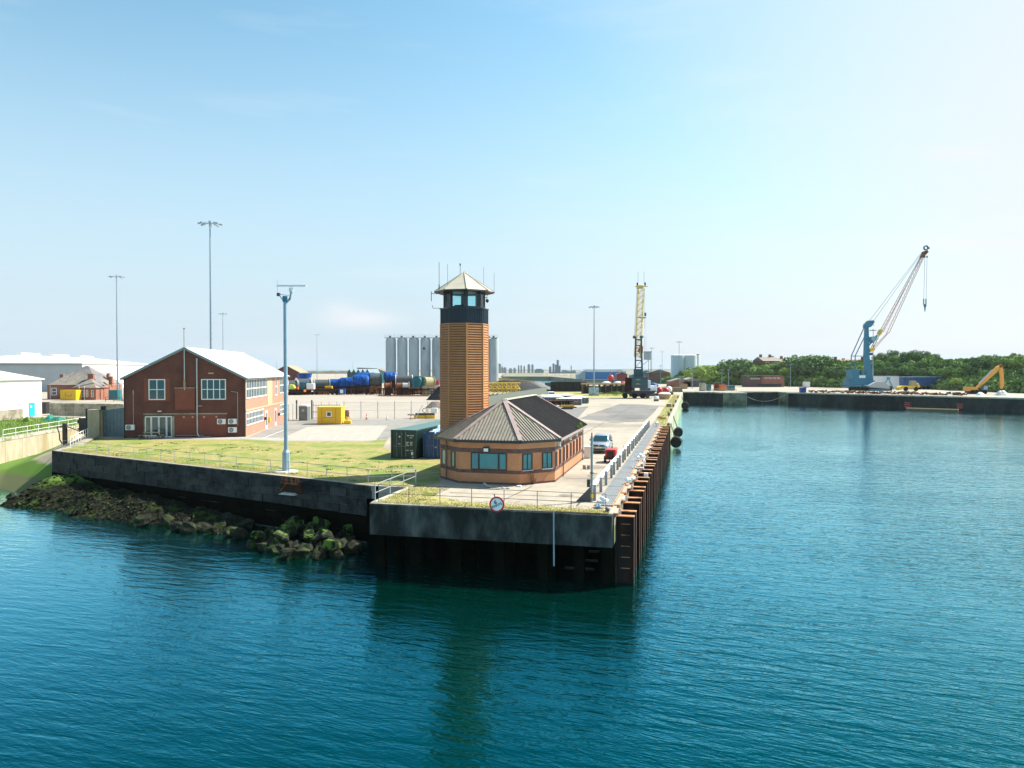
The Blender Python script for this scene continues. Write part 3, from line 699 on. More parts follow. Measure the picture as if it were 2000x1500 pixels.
# left bank wall
bw = thing('basin_wall', (0,0,0), 0, 'sunlit buff concrete basin wall behind the slipway, left of the lawn', 'wall')
pts = [Vector((x,y,0)) for x,y in BANK[:4]]
for i in range(3):
    p, q = pts[i], pts[i+1]; d = (q-p).normalized(); n = int((q-p).length/3.4); ll = (q-p).length/n; s_ = Vector((d.y,-d.x,0))*-1
    if s_.x < 0: s_ = -s_
    for k_ in range(n):
        a = p + d*(k_*ll+.02); b = p + d*((k_+1)*ll-.02)
        MB().bar((a.x+s_.x*.04, a.y, -3.3), (b.x+s_.x*.04, b.y, -3.3), .14, 6.2).build('panel', M_BANKW, bw)
    m_ = MB(); a = p + s_*-.15; b = q + s_*-.15; m_.bar((a.x,a.y,.02),(b.x,b.y,.02),.6,.36); m_.build('cope', M_CAP, bw)
# rear part of slip head: concrete steps
for i in range(5):
    p = Vector((-57.5+i*1.35, 101.5-i*3.0, 0))
# fenders on the bank wall (dark)
for (px, py, z0, z1, Y, w) in ((4,875,0.0,-2.0,78,.9),):
    f_ = thing('timber_fender', (-56.6, 78.2, 0), 0, 'black timber fender on the buff basin wall at the left edge', 'fender')
    MB().box(-.35,.35,-.2,.2,-2.2,-.1).build('panel', M_BLACK, f_)
    MB().box(-.25,-.05,-.25,.1,-5,-2.2).build('post', M_BLACK, f_); MB().box(.1,.32,-.25,.1,-5,-2.2).build('post', M_BLACK, f_)

# ------------------------------------------------------------------ far basin walls
fq = thing('far_quay_wall', (0,0,0), 0, 'far dark quay wall under the turquoise crane, across the basin', 'wall')
def wallrun(p, q, m, par, nm='panel', step=8, cope=True, d=.35):
    p, q = Vector((*p,0)), Vector((*q,0)); L2 = (q-p).length; n = max(1, int(L2/step)); dd = (q-p)/n; t = dd.normalized(); s = Vector((t.y,-t.x,0))
    if (Vector((60,100,0))-p).dot(s) < 0: s = -s
    for i in range(n):
        a = p+dd*i+t*.05+s*.05; b = p+dd*(i+1)-t*.05+s*.05
        MB().bar((a.x,a.y,-2.45),(b.x,b.y,-2.45), d, 4.1).build(nm, m, par)
    if cope: MB().bar((p.x-s.x*.2,p.y-s.y*.2,-.17),(q.x-s.x*.2,q.y-s.y*.2,-.17),1.2,.42).build('cope', M_CAP, par)
pl = [(60,262)] + FQ[:8]
wallrun((60,262),(72,256), M_FARQ, fq); M_LIMED = mat('weathered pier corner', (.16,.16,.11), (.26,.25,.17), s=.7, c3=(.05,.07,.03), s3=.35, t3=(.46,.6), b=.5, bs=3); wallrun(FQ[0],FQ[1], M_FARQ, fq); wallrun(FQ[1],FQ[2], M_LIMED, fq, step=4); wallrun(FQ[3],FQ[4], M_FARQ, fq); wallrun(FQ[4],FQ[5], M_LIMED, fq)
wallrun(FQ[5],FQ[6], M_FARQ, fq, step=9); wallrun(FQ[6],FQ[7], M_FARQ, fq, step=12)
# ================================================================== PIER FURNITURE
def railing(path, name, label, H=1.05, step=2.0, m=M_RAIL, r=.025, cat='railing', posts=None, z=0.0, group=None):
    p0 = Vector((*path[0][:2], z)); o = thing(name, p0, 0, label, cat, group)
    for k in range(len(path)-1):
        a = Vector((*path[k][:2], path[k][2] if len(path[k])>2 else z)); b = Vector((*path[k+1][:2], path[k+1][2] if len(path[k+1])>2 else z)); L2 = (b-a).length; n = max(1, round(L2/step))
        for i in range(n + (1 if k == len(path)-2 else 0)):
            q = a + (b-a)*i/n - p0; MB().tube(q, q+Vector((0,0,H)), r, 6).build('post', m, o)
        for h in (H, H*.52): MB().tube(a-p0+Vector((0,0,h)), b-p0+Vector((0,0,h)), r*.8, 6).build('rail', m, o)
    return o
railing([W(.45,-14.1), W(.55,-.4)], 'railing', 'thin steel railing along the pier front behind the red ringed sign', step=1.87, m=M_DGREY, r=.02)
o = railing([W(.5,-14.35), W(7.5,-14.5)], 'railing', 'bright galvanised railing up the left side of the pier head', step=2.2, m=M_GALV, r=.035)
wn = (.52, .85)
railing([(A[0]+1.2*.86+.2, A[1]-.5), (A[0]+(Bp[0]-A[0])*.985+.2, A[1]+(Bp[1]-A[1])*.985+.3), W(7.6,-14.6)], 'railing', 'long thin railing along the lawn edge above the harbour wall', step=1.95, m=M_RAIL, r=.022)
railing([(-45.2,73.2), (-49.8,84.0)], 'railing', 'white railing beside the slipway head near the pillars', H=1.1, step=1.8, m=M_WHITE, r=.04, z=.0)
railing([(-57.9,81.4), (-61.4,103)], 'railing', 'white railing on top of the buff basin wall, far left', H=1.15, step=2.6, m=M_WHITE, r=.04)

# speed sign
sg = thing('speed_sign', W(-.06,-6.55,.30), RZ, 'round red ringed 6 KNOTS sign on the pier front', 'sign')
sg.rotation_euler = (R(-4), R(-16), RZ)
MB().ring((0,0,0),(0,1,0),.355,.445,.05,36).build('rim', paint('sign red', (.60,.012,.02), r=.4), sg)
MB().tube((0,-.012,0),(0,.02,0),.36,36).build('disc', paint('sign white', (.90,.89,.86), r=.7, dirt=.98, spec=.1), sg)
M_INK = mat('sign ink', (.01,.02,.045), r=.5)
text('6', .31, M_INK, sg, (-.05,-.02,.13), (R(90),0,0)); text('KNOTS', .185, M_INK, sg, (0,-.02,-.06), (R(90), R(-8), 0))
MB().bar((-.02,.05,-.4),(-.02,.05,.62),.05).build('bracket', M_DGREY, sg)

# lamp post on the corner
lp = thing('signal_post', W(3.7,-1.62), RZ, 'slim grey post with rusty cap beside the walkway start', 'post')
MB().tube((0,0,0),(0,0,3.95),.075,10).build('pole', M_GREY, lp); MB().tube((0,0,3.95),(0,0,4.2),.06,8,.03).build('cap', M_RUSTE, lp)
m_ = MB(); m_.tube((-.1,0,1.75),(.32,0,1.72),.018,6); m_.ring((0,0,1.75),(0,0,1),.07,.11,.08,12); m_.build('bracket', M_DGREY, lp)
MB().box(-.28,-.1,-.12,.12,.9,1.35).build('switch_box', M_BLACK, lp)
MB().tube((0,0,.25),(0,0,.5),.085,10).build('band', M_YEL, lp)
MB().loft([[(-.95,-.1,.0),(-.08,-.1,.0),(-.08,.1,.0),(-.95,.1,.0)],[(-.14,-.03,.85),(-.08,-.03,.85),(-.08,.03,.85),(-.14,.03,.85)]]).build('dark_wedge', M_DGREY, lp)  # dark wedge standing at the left foot of the post

# crash barrier with grey posts and white beam
br = thing('crash_barrier', W(4,-1.5), RZ, 'white crash barrier on grey posts beside the walkway', 'barrier')
pu = [4.1, 7.2, 10.1, 13.5, 15.3, 18.0, 19.8, 22.7, 24.4, 27.2, 29.2, 32, 34, 36.8, 38.8, 41.6, 43.6, 46.4, 48.4, 51.2, 53.2, 56, 58, 60.8]
pm = MB().box(-.09,.09,-.06,.06,0,.98).mesh('post', M_GREY); bm_ = []
for q in pu: inst('post', pm, br, (0, q-4, 0))
for i in range(8):
    a, b = i*7.1, i*7.1+7.06
    MB().ext([(-.24,.62),(-.13,.62),(-.10,.70),(-.15,.80),(-.10,.90),(-.13,1.0),(-.24,1.0),(-.28,.81)], a-.3, b-.3).build('beam', M_WHITE, br)
# walkway
wk = thing('grated_walkway', W(2.4,-1.28), RZ, 'grey steel grated walkway along the quay edge', 'walkway')
for i in range(19):
    y0 = i*3.5; m_ = MB()
    m_.box(0,1.02,y0+.02,y0+3.48,.02,.035); m_.build('tray', M_BLACK, wk); m_ = MB()
    for k_ in range(10): m_.box(.0+k_*.106,.06+k_*.106,y0+.02,y0+3.48,.036,.075)
    for k_ in range(2): m_.box(0,1.02,y0+.02+k_*3.38,y0+.1+k_*3.38,.076,.085)
    m_.build('grating', M_GREY, wk)
MB().box(1.03,1.09,0,66,.0,.11).build('edge_angle', M_RUSTE, wk)

# fender piles
fp_g = 'rusty fender piles along the pier side'
pile_parts = []
def make_pile(u):
    t = thing('fender_pile', W(u,.18,-.22), RZ, 'rusty steel fender pile in the long row beside the walkway', 'pile', fp_g)
    MB().box(0,.92,-.02,.02,-5.2,0).build('web', M_RUSTD, t)
    MB().box(.92,.97,-.2,.2,-5.2,.0).build('flange', M_RUSTF, t)
    MB().box(-.03,0,-.2,.2,-5.2,-.02).build('flange', M_RUSTD, t)
    MB().box(-.04,.98,-.21,.21,.0,.05).build('cap', M_RUSTE, t)
    MB().box(-.62,.1,-.09,.09,.06,.16).build('tie_beam', M_RUSTE, t)
    MB().box(.93,.975,-.201,.201,-5.0,-3.35).build('algae_band', M_ALGAE, t)
    return t
p0 = make_pile(.9)
p0['label'] = 'nearest rusty fender pile with a ladder, at the pier corner'; del p0['group']
us = []
for k_ in range(16):
    us += [.9+4.35*k_, .9+4.35*k_+1.6]
for i, u in enumerate(us):
    if i == 0: continue
    q = dup(p0, W(u,.18+random.uniform(-.03,.03),-.22+random.uniform(-.04,.03)), RZ, 'rusty steel fender pile in the ' + ('near' if i < 11 else 'middle' if i < 22 else 'far') + ' third of the row beside the walkway', fp_g)
for i in range(5):
    m_ = MB(); m_.bar((.25,-.16,-.4-i*.62),(.75,-.16,-.4-i*.62),.03,.03); m_.build('ladder_rung', M_RUSTE, p0)
# cross blocks and struts behind the piles
for k_ in range(16):
    s_ = thing('concrete_pad', W(.9+4.35*k_+.1,-.25), RZ, 'tan concrete pad and short struts between two fender piles', 'pad', 'pads between the fender piles')
    MB().box(-.02,.38,.05,1.4,-.3,-.08).build('pad', M_CAP, s_); MB().box(.48,.56,.35,.45,-1.6,-.05).build('strut', M_LGREY, s_); MB().box(.48,.56,.95,1.05,-1.6,-.05).build('strut', M_LGREY, s_)
    MB().box(-.5,.42,1.75,1.95,-.12,.06).build('sleeper', M_RUSTE if k_ % 3 else M_WOOD, s_)
sw = thing('pile_side_wall', W(0,0), RZ, 'dark slimy wall behind the fender piles', 'wall')
for i in range(16): MB().box(-.25,-.03,6.1+i*4,10.06+i*4,-5,-.05).build('panel', M_LIME if i%4==3 else M_STONE, sw)
# white corner frame stand by walkway
fr = thing('ladder_guard', W(19.2,.15), RZ, 'white handrail frame at a ladder head on the walkway edge', 'guard rail')
for a, b in (((-.55,0,0),(-.55,0,1.1)),((.3,0,0),(.3,0,1.4)),((-.55,0,1.1),(.3,0,1.12)),((-.55,0,.55),(.3,0,.55)),((.3,1.6,0),(.3,1.6,1.2)),((.3,0,1.12),(.3,1.6,1.15)),((.3,0,.6),(.3,1.6,.6))):
    MB().tube(a,b,.035,6).build('rail', M_WPLAST, fr)
MB().box(-.6,.35,-.5,.1,-.02,.12).build('step', M_LGREY, fr)
MB().box(.55,.85,-3.2,-2.9,-1.8,.1).build('ladder_box', M_WPLAST, fr)
def sack(u, v, m, lab, s=1.0, z=.1):
    import bmesh
    bm = bmesh.new(); bmesh.ops.create_icosphere(bm, subdivisions=3, radius=.21*s)
    for q in bm.verts:
        q.co.z *= .75; n = noise.noise(q.co*5+Vector((u,0,0)))*.18; q.co += q.co.normalized()*n*s
    me = bpy.data.meshes.new('sack'); bm.to_mesh(me); bm.free(); me.materials.append(m)
    o = inst('sack', me, None, W(u,v,z+.25*s)); o['label'] = lab; o['category'] = 'sack'
sack(2.0,-.75,M_WPLAST,'white plastic sack at the walkway start behind the pier corner',1.25)
sack(1.5,-.95,M_TARPL,'small blue and white bundle in front of the white sack',.7, .0)
sack(10.6,.05,M_WPLAST,'white sack on a tie beam beside the walkway, third gap',1.1)
sack(23.6,-.1,M_WPLAST,'white plastic bundle standing behind the ladder guard rail',1.3)
sack(62.8,-.5,M_WPLAST,'white sack at the far end of the grated walkway',1.3)
sack(.9,-.3,M_DGREY,'dark crumpled sack lying on the pier corner',.7,0)

# tyre fenders hanging over the quay
def big_fender(u, lab, s=1.0):
    t = thing('rubber_fender', W(u,1.25,-3.0), RZ, lab, 'fender')
    m_ = MB(); m_.tube((.75*s,-1.5*s,0),(.75*s,1.5*s,0),.72*s,16); m_.build('drum', M_RUBBER, t, smooth=False)
    for y in (-1.2,-.6,0,.6,1.2): MB().ring((.75*s,y*s,0),(0,1,0),.66*s,.95*s,.32*s,18).build('tyre', M_RUBBER, t)
    for y in (-1.5,1.5): MB().bar((.75*s,y*s,.3),(-.2,y*s*.8,2.8),.06).build('chain', M_BLACK, t)
big_fender(72.5,'nearest big black tyre fender floating at the quay, just past the piles',.85)
big_fender(90,'second big black tyre fender at the quay wall',.85)
big_fender(186,'farthest black tyre fender at the end of the quay',1.2)
# bollards and bits along the cope
def bollard(u, v, lab):
    o = MB().lathe([(.26,0),(.2,.12),(.18,.35),(.3,.45),(.3,.52),(.05,.56)],12).build('mooring_bollard', M_DGREY, None, True, W(u,v,.02))
    o['label'] = lab; o['category'] = 'bollard'; o['group'] = 'mooring bollards on the quay edge'
for u in (88,101,118,140,168): bollard(u,.35,'squat dark mooring bollard on the grassy quay edge')
b = thing('flat_block', W(118,-.6), RZ, 'pale square block on the grassy quay edge', 'concrete block'); MB().box(-.5,.5,-.5,.5,0,.7).build('body', M_CAP, b); MB().box(-.55,.55,-.55,.55,.7,.78).build('lid', M_WHITE, b)
b = thing('rope_pile', W(79,-.4), RZ, 'heap of yellow rope and scrap on the quay edge past the walkway', 'rope heap')
for i in range(7): MB().ring((random.uniform(-.5,.5),random.uniform(-1,1),.1+i*.06),(random.uniform(-.2,.2),random.uniform(-.2,.2),1),.35,.45,.09,14).build('coil', M_YEL2 if i%2 else M_WOOD, b)
b = thing('round_tub', W(158,-3.0), RZ, 'large tan tub with white cover on the far quay', 'tub')
MB().lathe([(1.3,0),(1.7,1.5)],16).build('body', M_WOOD, b); MB().lathe([(1.75,1.5),(1.2,1.85),(.1,1.95)],16).build('cover', M_WHITE, b)
b = thing('small_gas_tank', W(146,-4.6), RZ, 'small white tank on a dark stand by the far quay edge', 'tank'); MB().lathe([(.5,.5),(.7,.9),(.5,1.3)],12).build('body', M_WHITE, b); MB().box(-.6,.6,-.4,.4,0,.5).build('stand', M_DGREY, b)
for i, (u, v, m1, lb) in enumerate(((182,-8,M_TARP,'blue and white bundle on crates near the crane'),(184,-5.5,M_RED,'red bundle on crates near the crane'),(180,-3.4,M_RED,'red cable drum on the quay right of the crane'),(196,-3,M_WHITE,'white bundle at the far quay corner'))):
    b = thing('quay_bundle', W(u,v), RZ, lb, 'bundle'); MB().box(-1.4,1.4,-.8,.8,0,.8).build('crate', M_DGREY, b)
    m_ = MB(); m_.sph((0,0,1.6),1.1,12,8,(.9,.8,1.0)); m_.build('load', m1, b, True)
# ================================================================== BUILDINGS NEAR
def window(par, x0, x1, z0, z1, nx, ny, y=0.0, side=None, fm=M_WHITE, gm=M_GLASS, fw=.06, dp=.07, split=True, ft=None):
    """window in the plane y (outward -y); side = (origin, direction, outward) for other walls"""
    def T(a, d, z):
        if side is None: return (a, y - d, z)
        o, t, n = side; return (o[0]+t[0]*a+n[0]*d, o[1]+t[1]*a+n[1]*d, z)
    def bx(mb, a0, a1, d0, d1, za, zb):
        mb.add([T(a0,d0,za),T(a1,d0,za),T(a1,d1,za),T(a0,d1,za),T(a0,d0,zb),T(a1,d0,zb),T(a1,d1,zb),T(a0,d1,zb)],
               [(3,2,1,0),(4,5,6,7),(0,1,5,4),(1,2,6,5),(2,3,7,6),(3,0,4,7)])
    m = MB(); bx(m,x0,x1,-.02,dp,z1-fw,z1); bx(m,x0,x1,-.02,dp,z0,z0+fw); bx(m,x0,x0+fw,-.02,dp,z0+fw,z1-fw); bx(m,x1-fw,x1,-.02,dp,z0+fw,z1-fw)
    for i in range(1,nx): c = x0+(x1-x0)*i/nx; bx(m,c-fw*.45,c+fw*.45,-.02,dp-.01,z0+fw,z1-fw)
    for i in range(1,ny): c = z0+(z1-z0)*i/ny; bx(m,x0+fw,x1-fw,-.02,dp-.015,c-fw*.4,c+fw*.4)
    w = m.build('window', fm, par)
    if split:
        for i in range(nx):
            for j in range(ny):
                a0 = x0+(x1-x0)*i/nx+fw*.4; a1 = x0+(x1-x0)*(i+1)/nx-fw*.4; b0 = z0+(z1-z0)*j/ny+fw*.4; b1 = z0+(z1-z0)*(j+1)/ny-fw*.4
                q = MB(); bx(q,a0,a1,.0,.02+random.uniform(0,.004),b0,b1); q.build('pane', gm, w)
    else:
        q = MB(); bx(q,x0+fw*.8,x1-fw*.8,.0,.02,z0+fw*.8,z1-fw*.8); q.build('pane', gm, w)
    return w

# ------------------------------------------------------------------ brick hut
hut = thing('brick_hut', W(8.6,-9.5), RZ, 'low orange brick harbour office with bay front and ribbed metal roof', 'building')
def foot(o=0.0, y1=15.0):
    k = o*math.tan(R(22.5))
    return [(-2.2-k,-o),(2.2+k,-o),(4.3+o,2.05-k),(4.3+o,y1),(-4.3-o,y1),(-4.3-o,2.05-k)]
MB().prism(foot(), 0, 3.02).build('wall', M_HUT, hut)
for z0, z1, o, mm in ((0,.14,.02,M_BRTRIM),(.76,1.0,.014,M_BRTRIM),(2.2,2.5,.014,M_BRTRIM)):
    MB().prism(foot(o), z0, z1).build('brick_band', mm, hut)
MB().prism(foot(.42), 2.94, 3.0).build('soffit', M_SOFFIT, hut)
EV = [(-2.38,-.45),(2.38,-.45),(4.75,1.86),(4.75,15.1),(-4.75,15.1),(-4.75,1.86)]; EZ = 3.12; AP = Vector((0,4.25,5.68)); RE = Vector((0,15.1,5.68))
ev = [Vector((x,y,EZ)) for x,y in EV]
def roof_panel(a, b, tops, m, sm, pitch, n1, h=.05):
    """a-b the eave, tops the upper outline; seams run up the slope"""
    pts = [a, b] + tops
    nrm = (b-a).cross(tops[0]-a).normalized()
    if nrm.z < 0: nrm = -nrm
    mb = MB(); n = len(pts); mb.add(pts + [p - nrm*.06 for p in pts], [tuple(range(n)), tuple(range(n,2*n))[::-1]] + [(i,(i+1)%n,n+(i+1)%n,n+i) for i in range(n)])
    o = mb.build('roof_panel', m, hut)
    e = (b-a).normalized(); up = nrm.cross(e)
    if up.z < 0: up = -up
    L3 = (b-a).length
    ch = tops[::-1]; cc = [(0,0)] + [((p-a).dot(e),(p-a).dot(up)) for p in ch] + [(L3,0)]
    c = pitch*.5
    while c < L3 - .03:
        hh = 0
        for (c0,h0),(c1,h1) in zip(cc, cc[1:]):
            if c0 <= c <= c1 and c1 > c0: hh = max(hh, h0+(h1-h0)*(c-c0)/(c1-c0))
        if hh > .25:
            p = a+e*c+nrm*.03; q = p+up*(hh-.05)
            MB().bar(p, q, .045, h, up=nrm).build('roof_seam', sm, o)
        c += pitch
    return o
M_SEAM = mat('roof seam', (.13,.11,.095), (.2,.175,.14), s=2, r=.5)
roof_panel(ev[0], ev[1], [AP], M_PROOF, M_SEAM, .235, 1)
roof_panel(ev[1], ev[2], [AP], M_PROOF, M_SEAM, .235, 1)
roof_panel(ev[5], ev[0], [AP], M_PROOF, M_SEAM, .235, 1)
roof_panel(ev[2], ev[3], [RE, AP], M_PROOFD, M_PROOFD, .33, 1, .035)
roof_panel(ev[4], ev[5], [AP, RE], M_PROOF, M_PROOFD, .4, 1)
for a in (ev[0], ev[1], ev[2], ev[5]): MB().bar(a+Vector((0,0,.05)), AP+Vector((0,0,.07)), .32, .05, up=(0,0,1)).build('hip_flashing', M_HIP, hut)
MB().bar(AP+Vector((0,0,.06)), RE+Vector((0,.1,.06)), .42, .07).build('ridge_cap', M_TROOF, hut)
MB().bar(ev[3]+Vector((0,.03,.06)), RE+Vector((0,.03,.06)), .26, .07).build('verge_cap', M_HIP, hut)
MB().bar(ev[4]+Vector((0,.03,.06)), RE+Vector((0,.03,.06)), .26, .07).build('verge_cap', M_HIP, hut)
MB().add([(-4.3,14.9,3.0),(4.3,14.9,3.0),(0,14.9,5.4),(-4.3,15,3.0),(4.3,15,3.0),(0,15,5.4)],[(0,1,2),(5,4,3),(0,3,4,1),(1,4,5,2),(2,5,3,0)]).build('gable', M_HUT, hut)
for i in range(3):
    a, b = ev[(5,0,1)[i]], ev[(0,1,2)[i]]
    MB().bar(a+Vector((0,0,-.10)), b+Vector((0,0,-.10)), .12, .17).build('gutter', M_BLACK, hut)
MB().bar(ev[2]+Vector((0,0,-.09)), ev[3]+Vector((0,0,-.09)), .12, .16).build('gutter', M_HIP, hut)
MB().bar(ev[5]+Vector((0,0,-.09)), ev[4]+Vector((0,0,-.09)), .12, .16).build('gutter', M_BLACK, hut)
# bay window of three lights
m = MB(); m.box(-1.3,1.3,-.06,.02,1.0,1.07); m.box(-1.3,1.3,-.06,.02,2.13,2.2); m.box(-1.3,-1.23,-.06,.02,1.07,2.13); m.box(1.23,1.3,-.06,.02,1.07,2.13); m.box(-.78,-.66,-.06,.02,1.07,2.13); m.box(.66,.78,-.06,.02,1.07,2.13)
w = m.build('window', M_BLACK, hut)
for a, b in ((-1.23,-.78),(-.66,.66),(.78,1.23)): MB().box(a,b,-.03,-.01,1.07,2.13).build('pane', M_GLASSB, w)
S2 = math.sqrt(.5)
rc_ = ((2.2,0),(.716,.698),(.698,-.716)); lc_ = ((-4.3,2.05),(.716,-.698),(-.698,-.716))
for a, b in ((.22,1.02),(1.85,2.68)): window(hut, a, b, 1.03, 2.17, 2, 1, side=rc_, fm=M_BLACK, gm=M_GLASSB)
for a, b in ((.25,.95),(1.75,2.4)): window(hut, a, b, 1.03, 2.17, 1, 1, side=lc_, fm=M_BLACK, gm=M_GLASSC if a < 1 else M_GLASSB)
for a, b in ((.22,1.02),(1.85,2.68)):
    o, t, n = rc_; q = MB(); pts = [(o[0]+t[0]*s+n[0]*d, o[1]+t[1]*s+n[1]*d) for s, d in ((a-.05,-.0),(b+.05,-.0),(b+.05,.12),(a-.05,.12))]; q.prism(pts, .97, 1.03).build('sill', M_LGREY, hut)
for u in (11,12.5,14.1,15.6,17.3,18.8,20.5,22.1):
    window(hut, u-8.6-.33, u-8.6+.33, 1.0, 2.2, 1, 1, side=((4.3,0),(0,1),(1,0)), fm=M_SOFFIT, gm=M_DARKIN)
for u in (11.8,16.5,19.7): 
    q = MB(); q.box(4.32,4.5,u-8.6-.1,u-8.6+.1,2.45,2.75); q.build('floodlight', M_WHITE, hut)
m = MB(); m.box(-.35,.05,-.22,0,2.28,2.62); lf = m.build('floodlight', M_BLACK, hut); MB().box(-.31,.01,-.24,-.22,2.3,2.52).build('lens', M_LAMP, lf)
MB().tube((4.4,4.9,0),(4.4,4.9,3.0),.045,8).build('downpipe', M_SOFFIT, hut); MB().tube((4.4,14.8,0),(4.4,14.8,3.0),.045,8).build('downpipe', M_SOFFIT, hut)
MB().tube((-3.55,1.15,0),(-3.55,1.15,2.95),.05,8).build('downpipe', M_SOFFIT, hut)
m = MB(); r_ = random.Random(1)
for i in range(90):
    c = (4.72+r_.gauss(0,.1), 10.7+r_.gauss(0,.2), 3.15+r_.uniform(0,.35)); q = r_.uniform(.05,.12); a = r_.uniform(0,6)
    m.add([(c[0]-q*math.cos(a),c[1]-q*math.sin(a),c[2]),(c[0]+q*math.cos(a),c[1]+q*math.sin(a),c[2]),(c[0],c[1],c[2]+.2)],[(0,1,2)])
wg = m.build('gutter_weed', MT['bank weeds'], None, loc=hut.location, rz=RZ); wg['label'] = 'bright green weed growing from the hut gutter'; wg['category'] = 'plant'
m = MB()
for i in range(40):
    a = r_.uniform(0,6.28); m.bar((3.05,.75,0),(3.05+.5*math.cos(a)*r_.random(),.55+.2*math.sin(a),.1+.8*r_.random()),.012)
wb = m.build('dry_shrub', M_BARK, None, loc=hut.location, rz=RZ); wb['label'] = 'small dry bush against the right bay of the brick hut'; wb['category'] = 'plant'
# litter by the hut
b = thing('curved_panel', W(7.3,-9.3), RZ, 'curved light grey plastic panel lying before the hut front', 'panel')
b.rotation_euler = (0,0,RZ-.12)
m = MB()
for i in range(10):
    a0 = i/10; a1 = (i+1)/10; f0 = max(0,.3-a0)*1.4; f1 = max(0,.3-a1)*1.4
    m.add([(a0*1.9-.2,-.13,.03+f0*f0*.8+f0*.3),(a1*1.9-.2,-.13,.03+f1*f1*.8+f1*.3),(a1*1.9-.2,.13,.03+f1*f1*.8+f1*.3),(a0*1.9-.2,.13,.03+f0*f0*.8+f0*.3)],[(0,1,2,3)])
p_ = m.build('panel_sheet', M_LGREY, b); s_ = p_.modifiers.new('s','SOLIDIFY'); s_.thickness = .04
sack(8.0,-7.2,M_WPLAST,'flattened white plastic bag beside the curved grey panel',.7,-.12)
b = thing('paint_cans', W(17.8,-4.0), RZ, 'two small dark cans on the ground by the hut side', 'cans')
for x in (-.15,.2): MB().tube((x,0,0),(x,0,.32),.13,10).build('can', M_GREY, b)
b = thing('white_cabinet', W(25.0,-4.9), RZ, 'small white cabinet behind the far corner of the hut', 'cabinet'); MB().box(-.3,.35,-.3,.3,0,1.0).build('body', M_WHITE, b, bevel=.08); MB().box(-.34,.39,-.34,.34,1.0,1.06).build('top', M_WHITE, b)

# ------------------------------------------------------------------ control tower
tw = thing('control_tower', W(13.3,-12.8), RZ, 'octagonal orange slatted control tower with dark glazed cabin on top', 'tower')
def octo(ap, k=8): r = ap/math.cos(R(22.5)); return [(r*math.cos(R(22.5+45*i)), r*math.sin(R(22.5+45*i))) for i in range(k)]
AQ = 1.70
MB().prism(octo(AQ-.10), 0, 11.5).build('shaft', mat('shaft shade core',(.09,.035,.018),r=.8), tw)  # core colour darkened to paint the shade between the slats
for i, (x, y) in enumerate(octo(AQ+.0)):
    MB().tube((x*.985,y*.985,.0),(x*.985,y*.985,11.5),.075,8).build('corner_post', M_SLAT, tw)
side = 2*AQ*math.tan(R(22.5)) - .17
sl = MB().ext([(0,0)],0,0) if 0 else MB()
sl.loft([[(-side/2,-.085,-.078),(-side/2,.03,-.07),(-side/2,.03,.075),(-side/2,-.045,.055)],[(side/2,-.085,-.078),(side/2,.03,-.07),(side/2,.03,.075),(side/2,-.045,.055)]])
slm = sl.mesh('slat', M_SLAT)
pit = .187; rows = [3.0+pit*i+.09 for i in range(45)]
for fa in (-90,-45,0,-135,180):
    nx_, ny_ = math.cos(R(fa)), math.sin(R(fa))
    for z in rows: inst('slat', slm, tw, (nx_*(AQ-.045), ny_*(AQ-.045), z), (0,0,R(fa+90)))
bk = MB()
for fa in (45,90,135):
    M_ = Matrix.Translation((math.cos(R(fa))*(AQ-.045), math.sin(R(fa))*(AQ-.045), 0)) @ Matrix.Rotation(R(fa+90),4,'Z')
    for z in rows: bk.add([M_ @ (Vector(v)+Vector((0,0,z))) for v in sl.v], sl.f)
bk.build('rear_slats', M_SLAT, tw, kind='stuff')
MB().prism(octo(AQ+.04), 11.42, 11.5).build('trim', M_SLAT, tw)
MB().prism(octo(AQ+.0), 11.5, 12.6).build('band', M_NAVY, tw)
rbm = MB().box(-.022,.022,-.05,0,0,1.06).mesh('rib', mat('band rib',(.035,.05,.065),r=.4))
for fa in range(-180,180,45):
    for k_ in range(-4,5):
        a = R(fa); inst('band_rib', rbm, tw, (math.cos(a)*AQ - math.sin(a)*k_*.145, math.sin(a)*AQ + math.cos(a)*k_*.145, 11.52), (0,0,R(fa+90)))
MB().prism(octo(AQ+.06), 12.6, 12.68).build('sill', M_NAVY, tw)
CA = 1.50
MB().prism(octo(CA), 12.68, 12.73).build('cabin_floor', M_NAVY, tw)
MB().prism(octo(CA), 13.95, 14.1).build('cabin_head', M_NAVY, tw)
for x, y in octo(CA): MB().tube((x*.96,y*.96,12.72),(x*.96,y*.96,13.96),.06,6).build('mullion', M_NAVY, tw)
cs = 2*CA*math.tan(R(22.5))
for fa in range(-180,180,45):
    a = R(fa); n = (math.cos(a), math.sin(a)); t = (-math.sin(a), math.cos(a)); o = (n[0]*(CA-.08)-t[0]*cs/2, n[1]*(CA-.08)-t[1]*cs/2)
    window(tw, .10, cs-.10, 12.73, 13.94, 1, 1, side=(o,t,n), fm=M_NAVY, gm=M_CLEAR, fw=.06)
dk = MB(); dk.box(-.6,.1,-.6,-.4,12.78,12.95); dk.build('desk', M_DARKIN, tw)
ER = 2.30; er = octo(ER*math.cos(R(22.5))); fz = 13.98
apx = Vector((0,0,15.5))
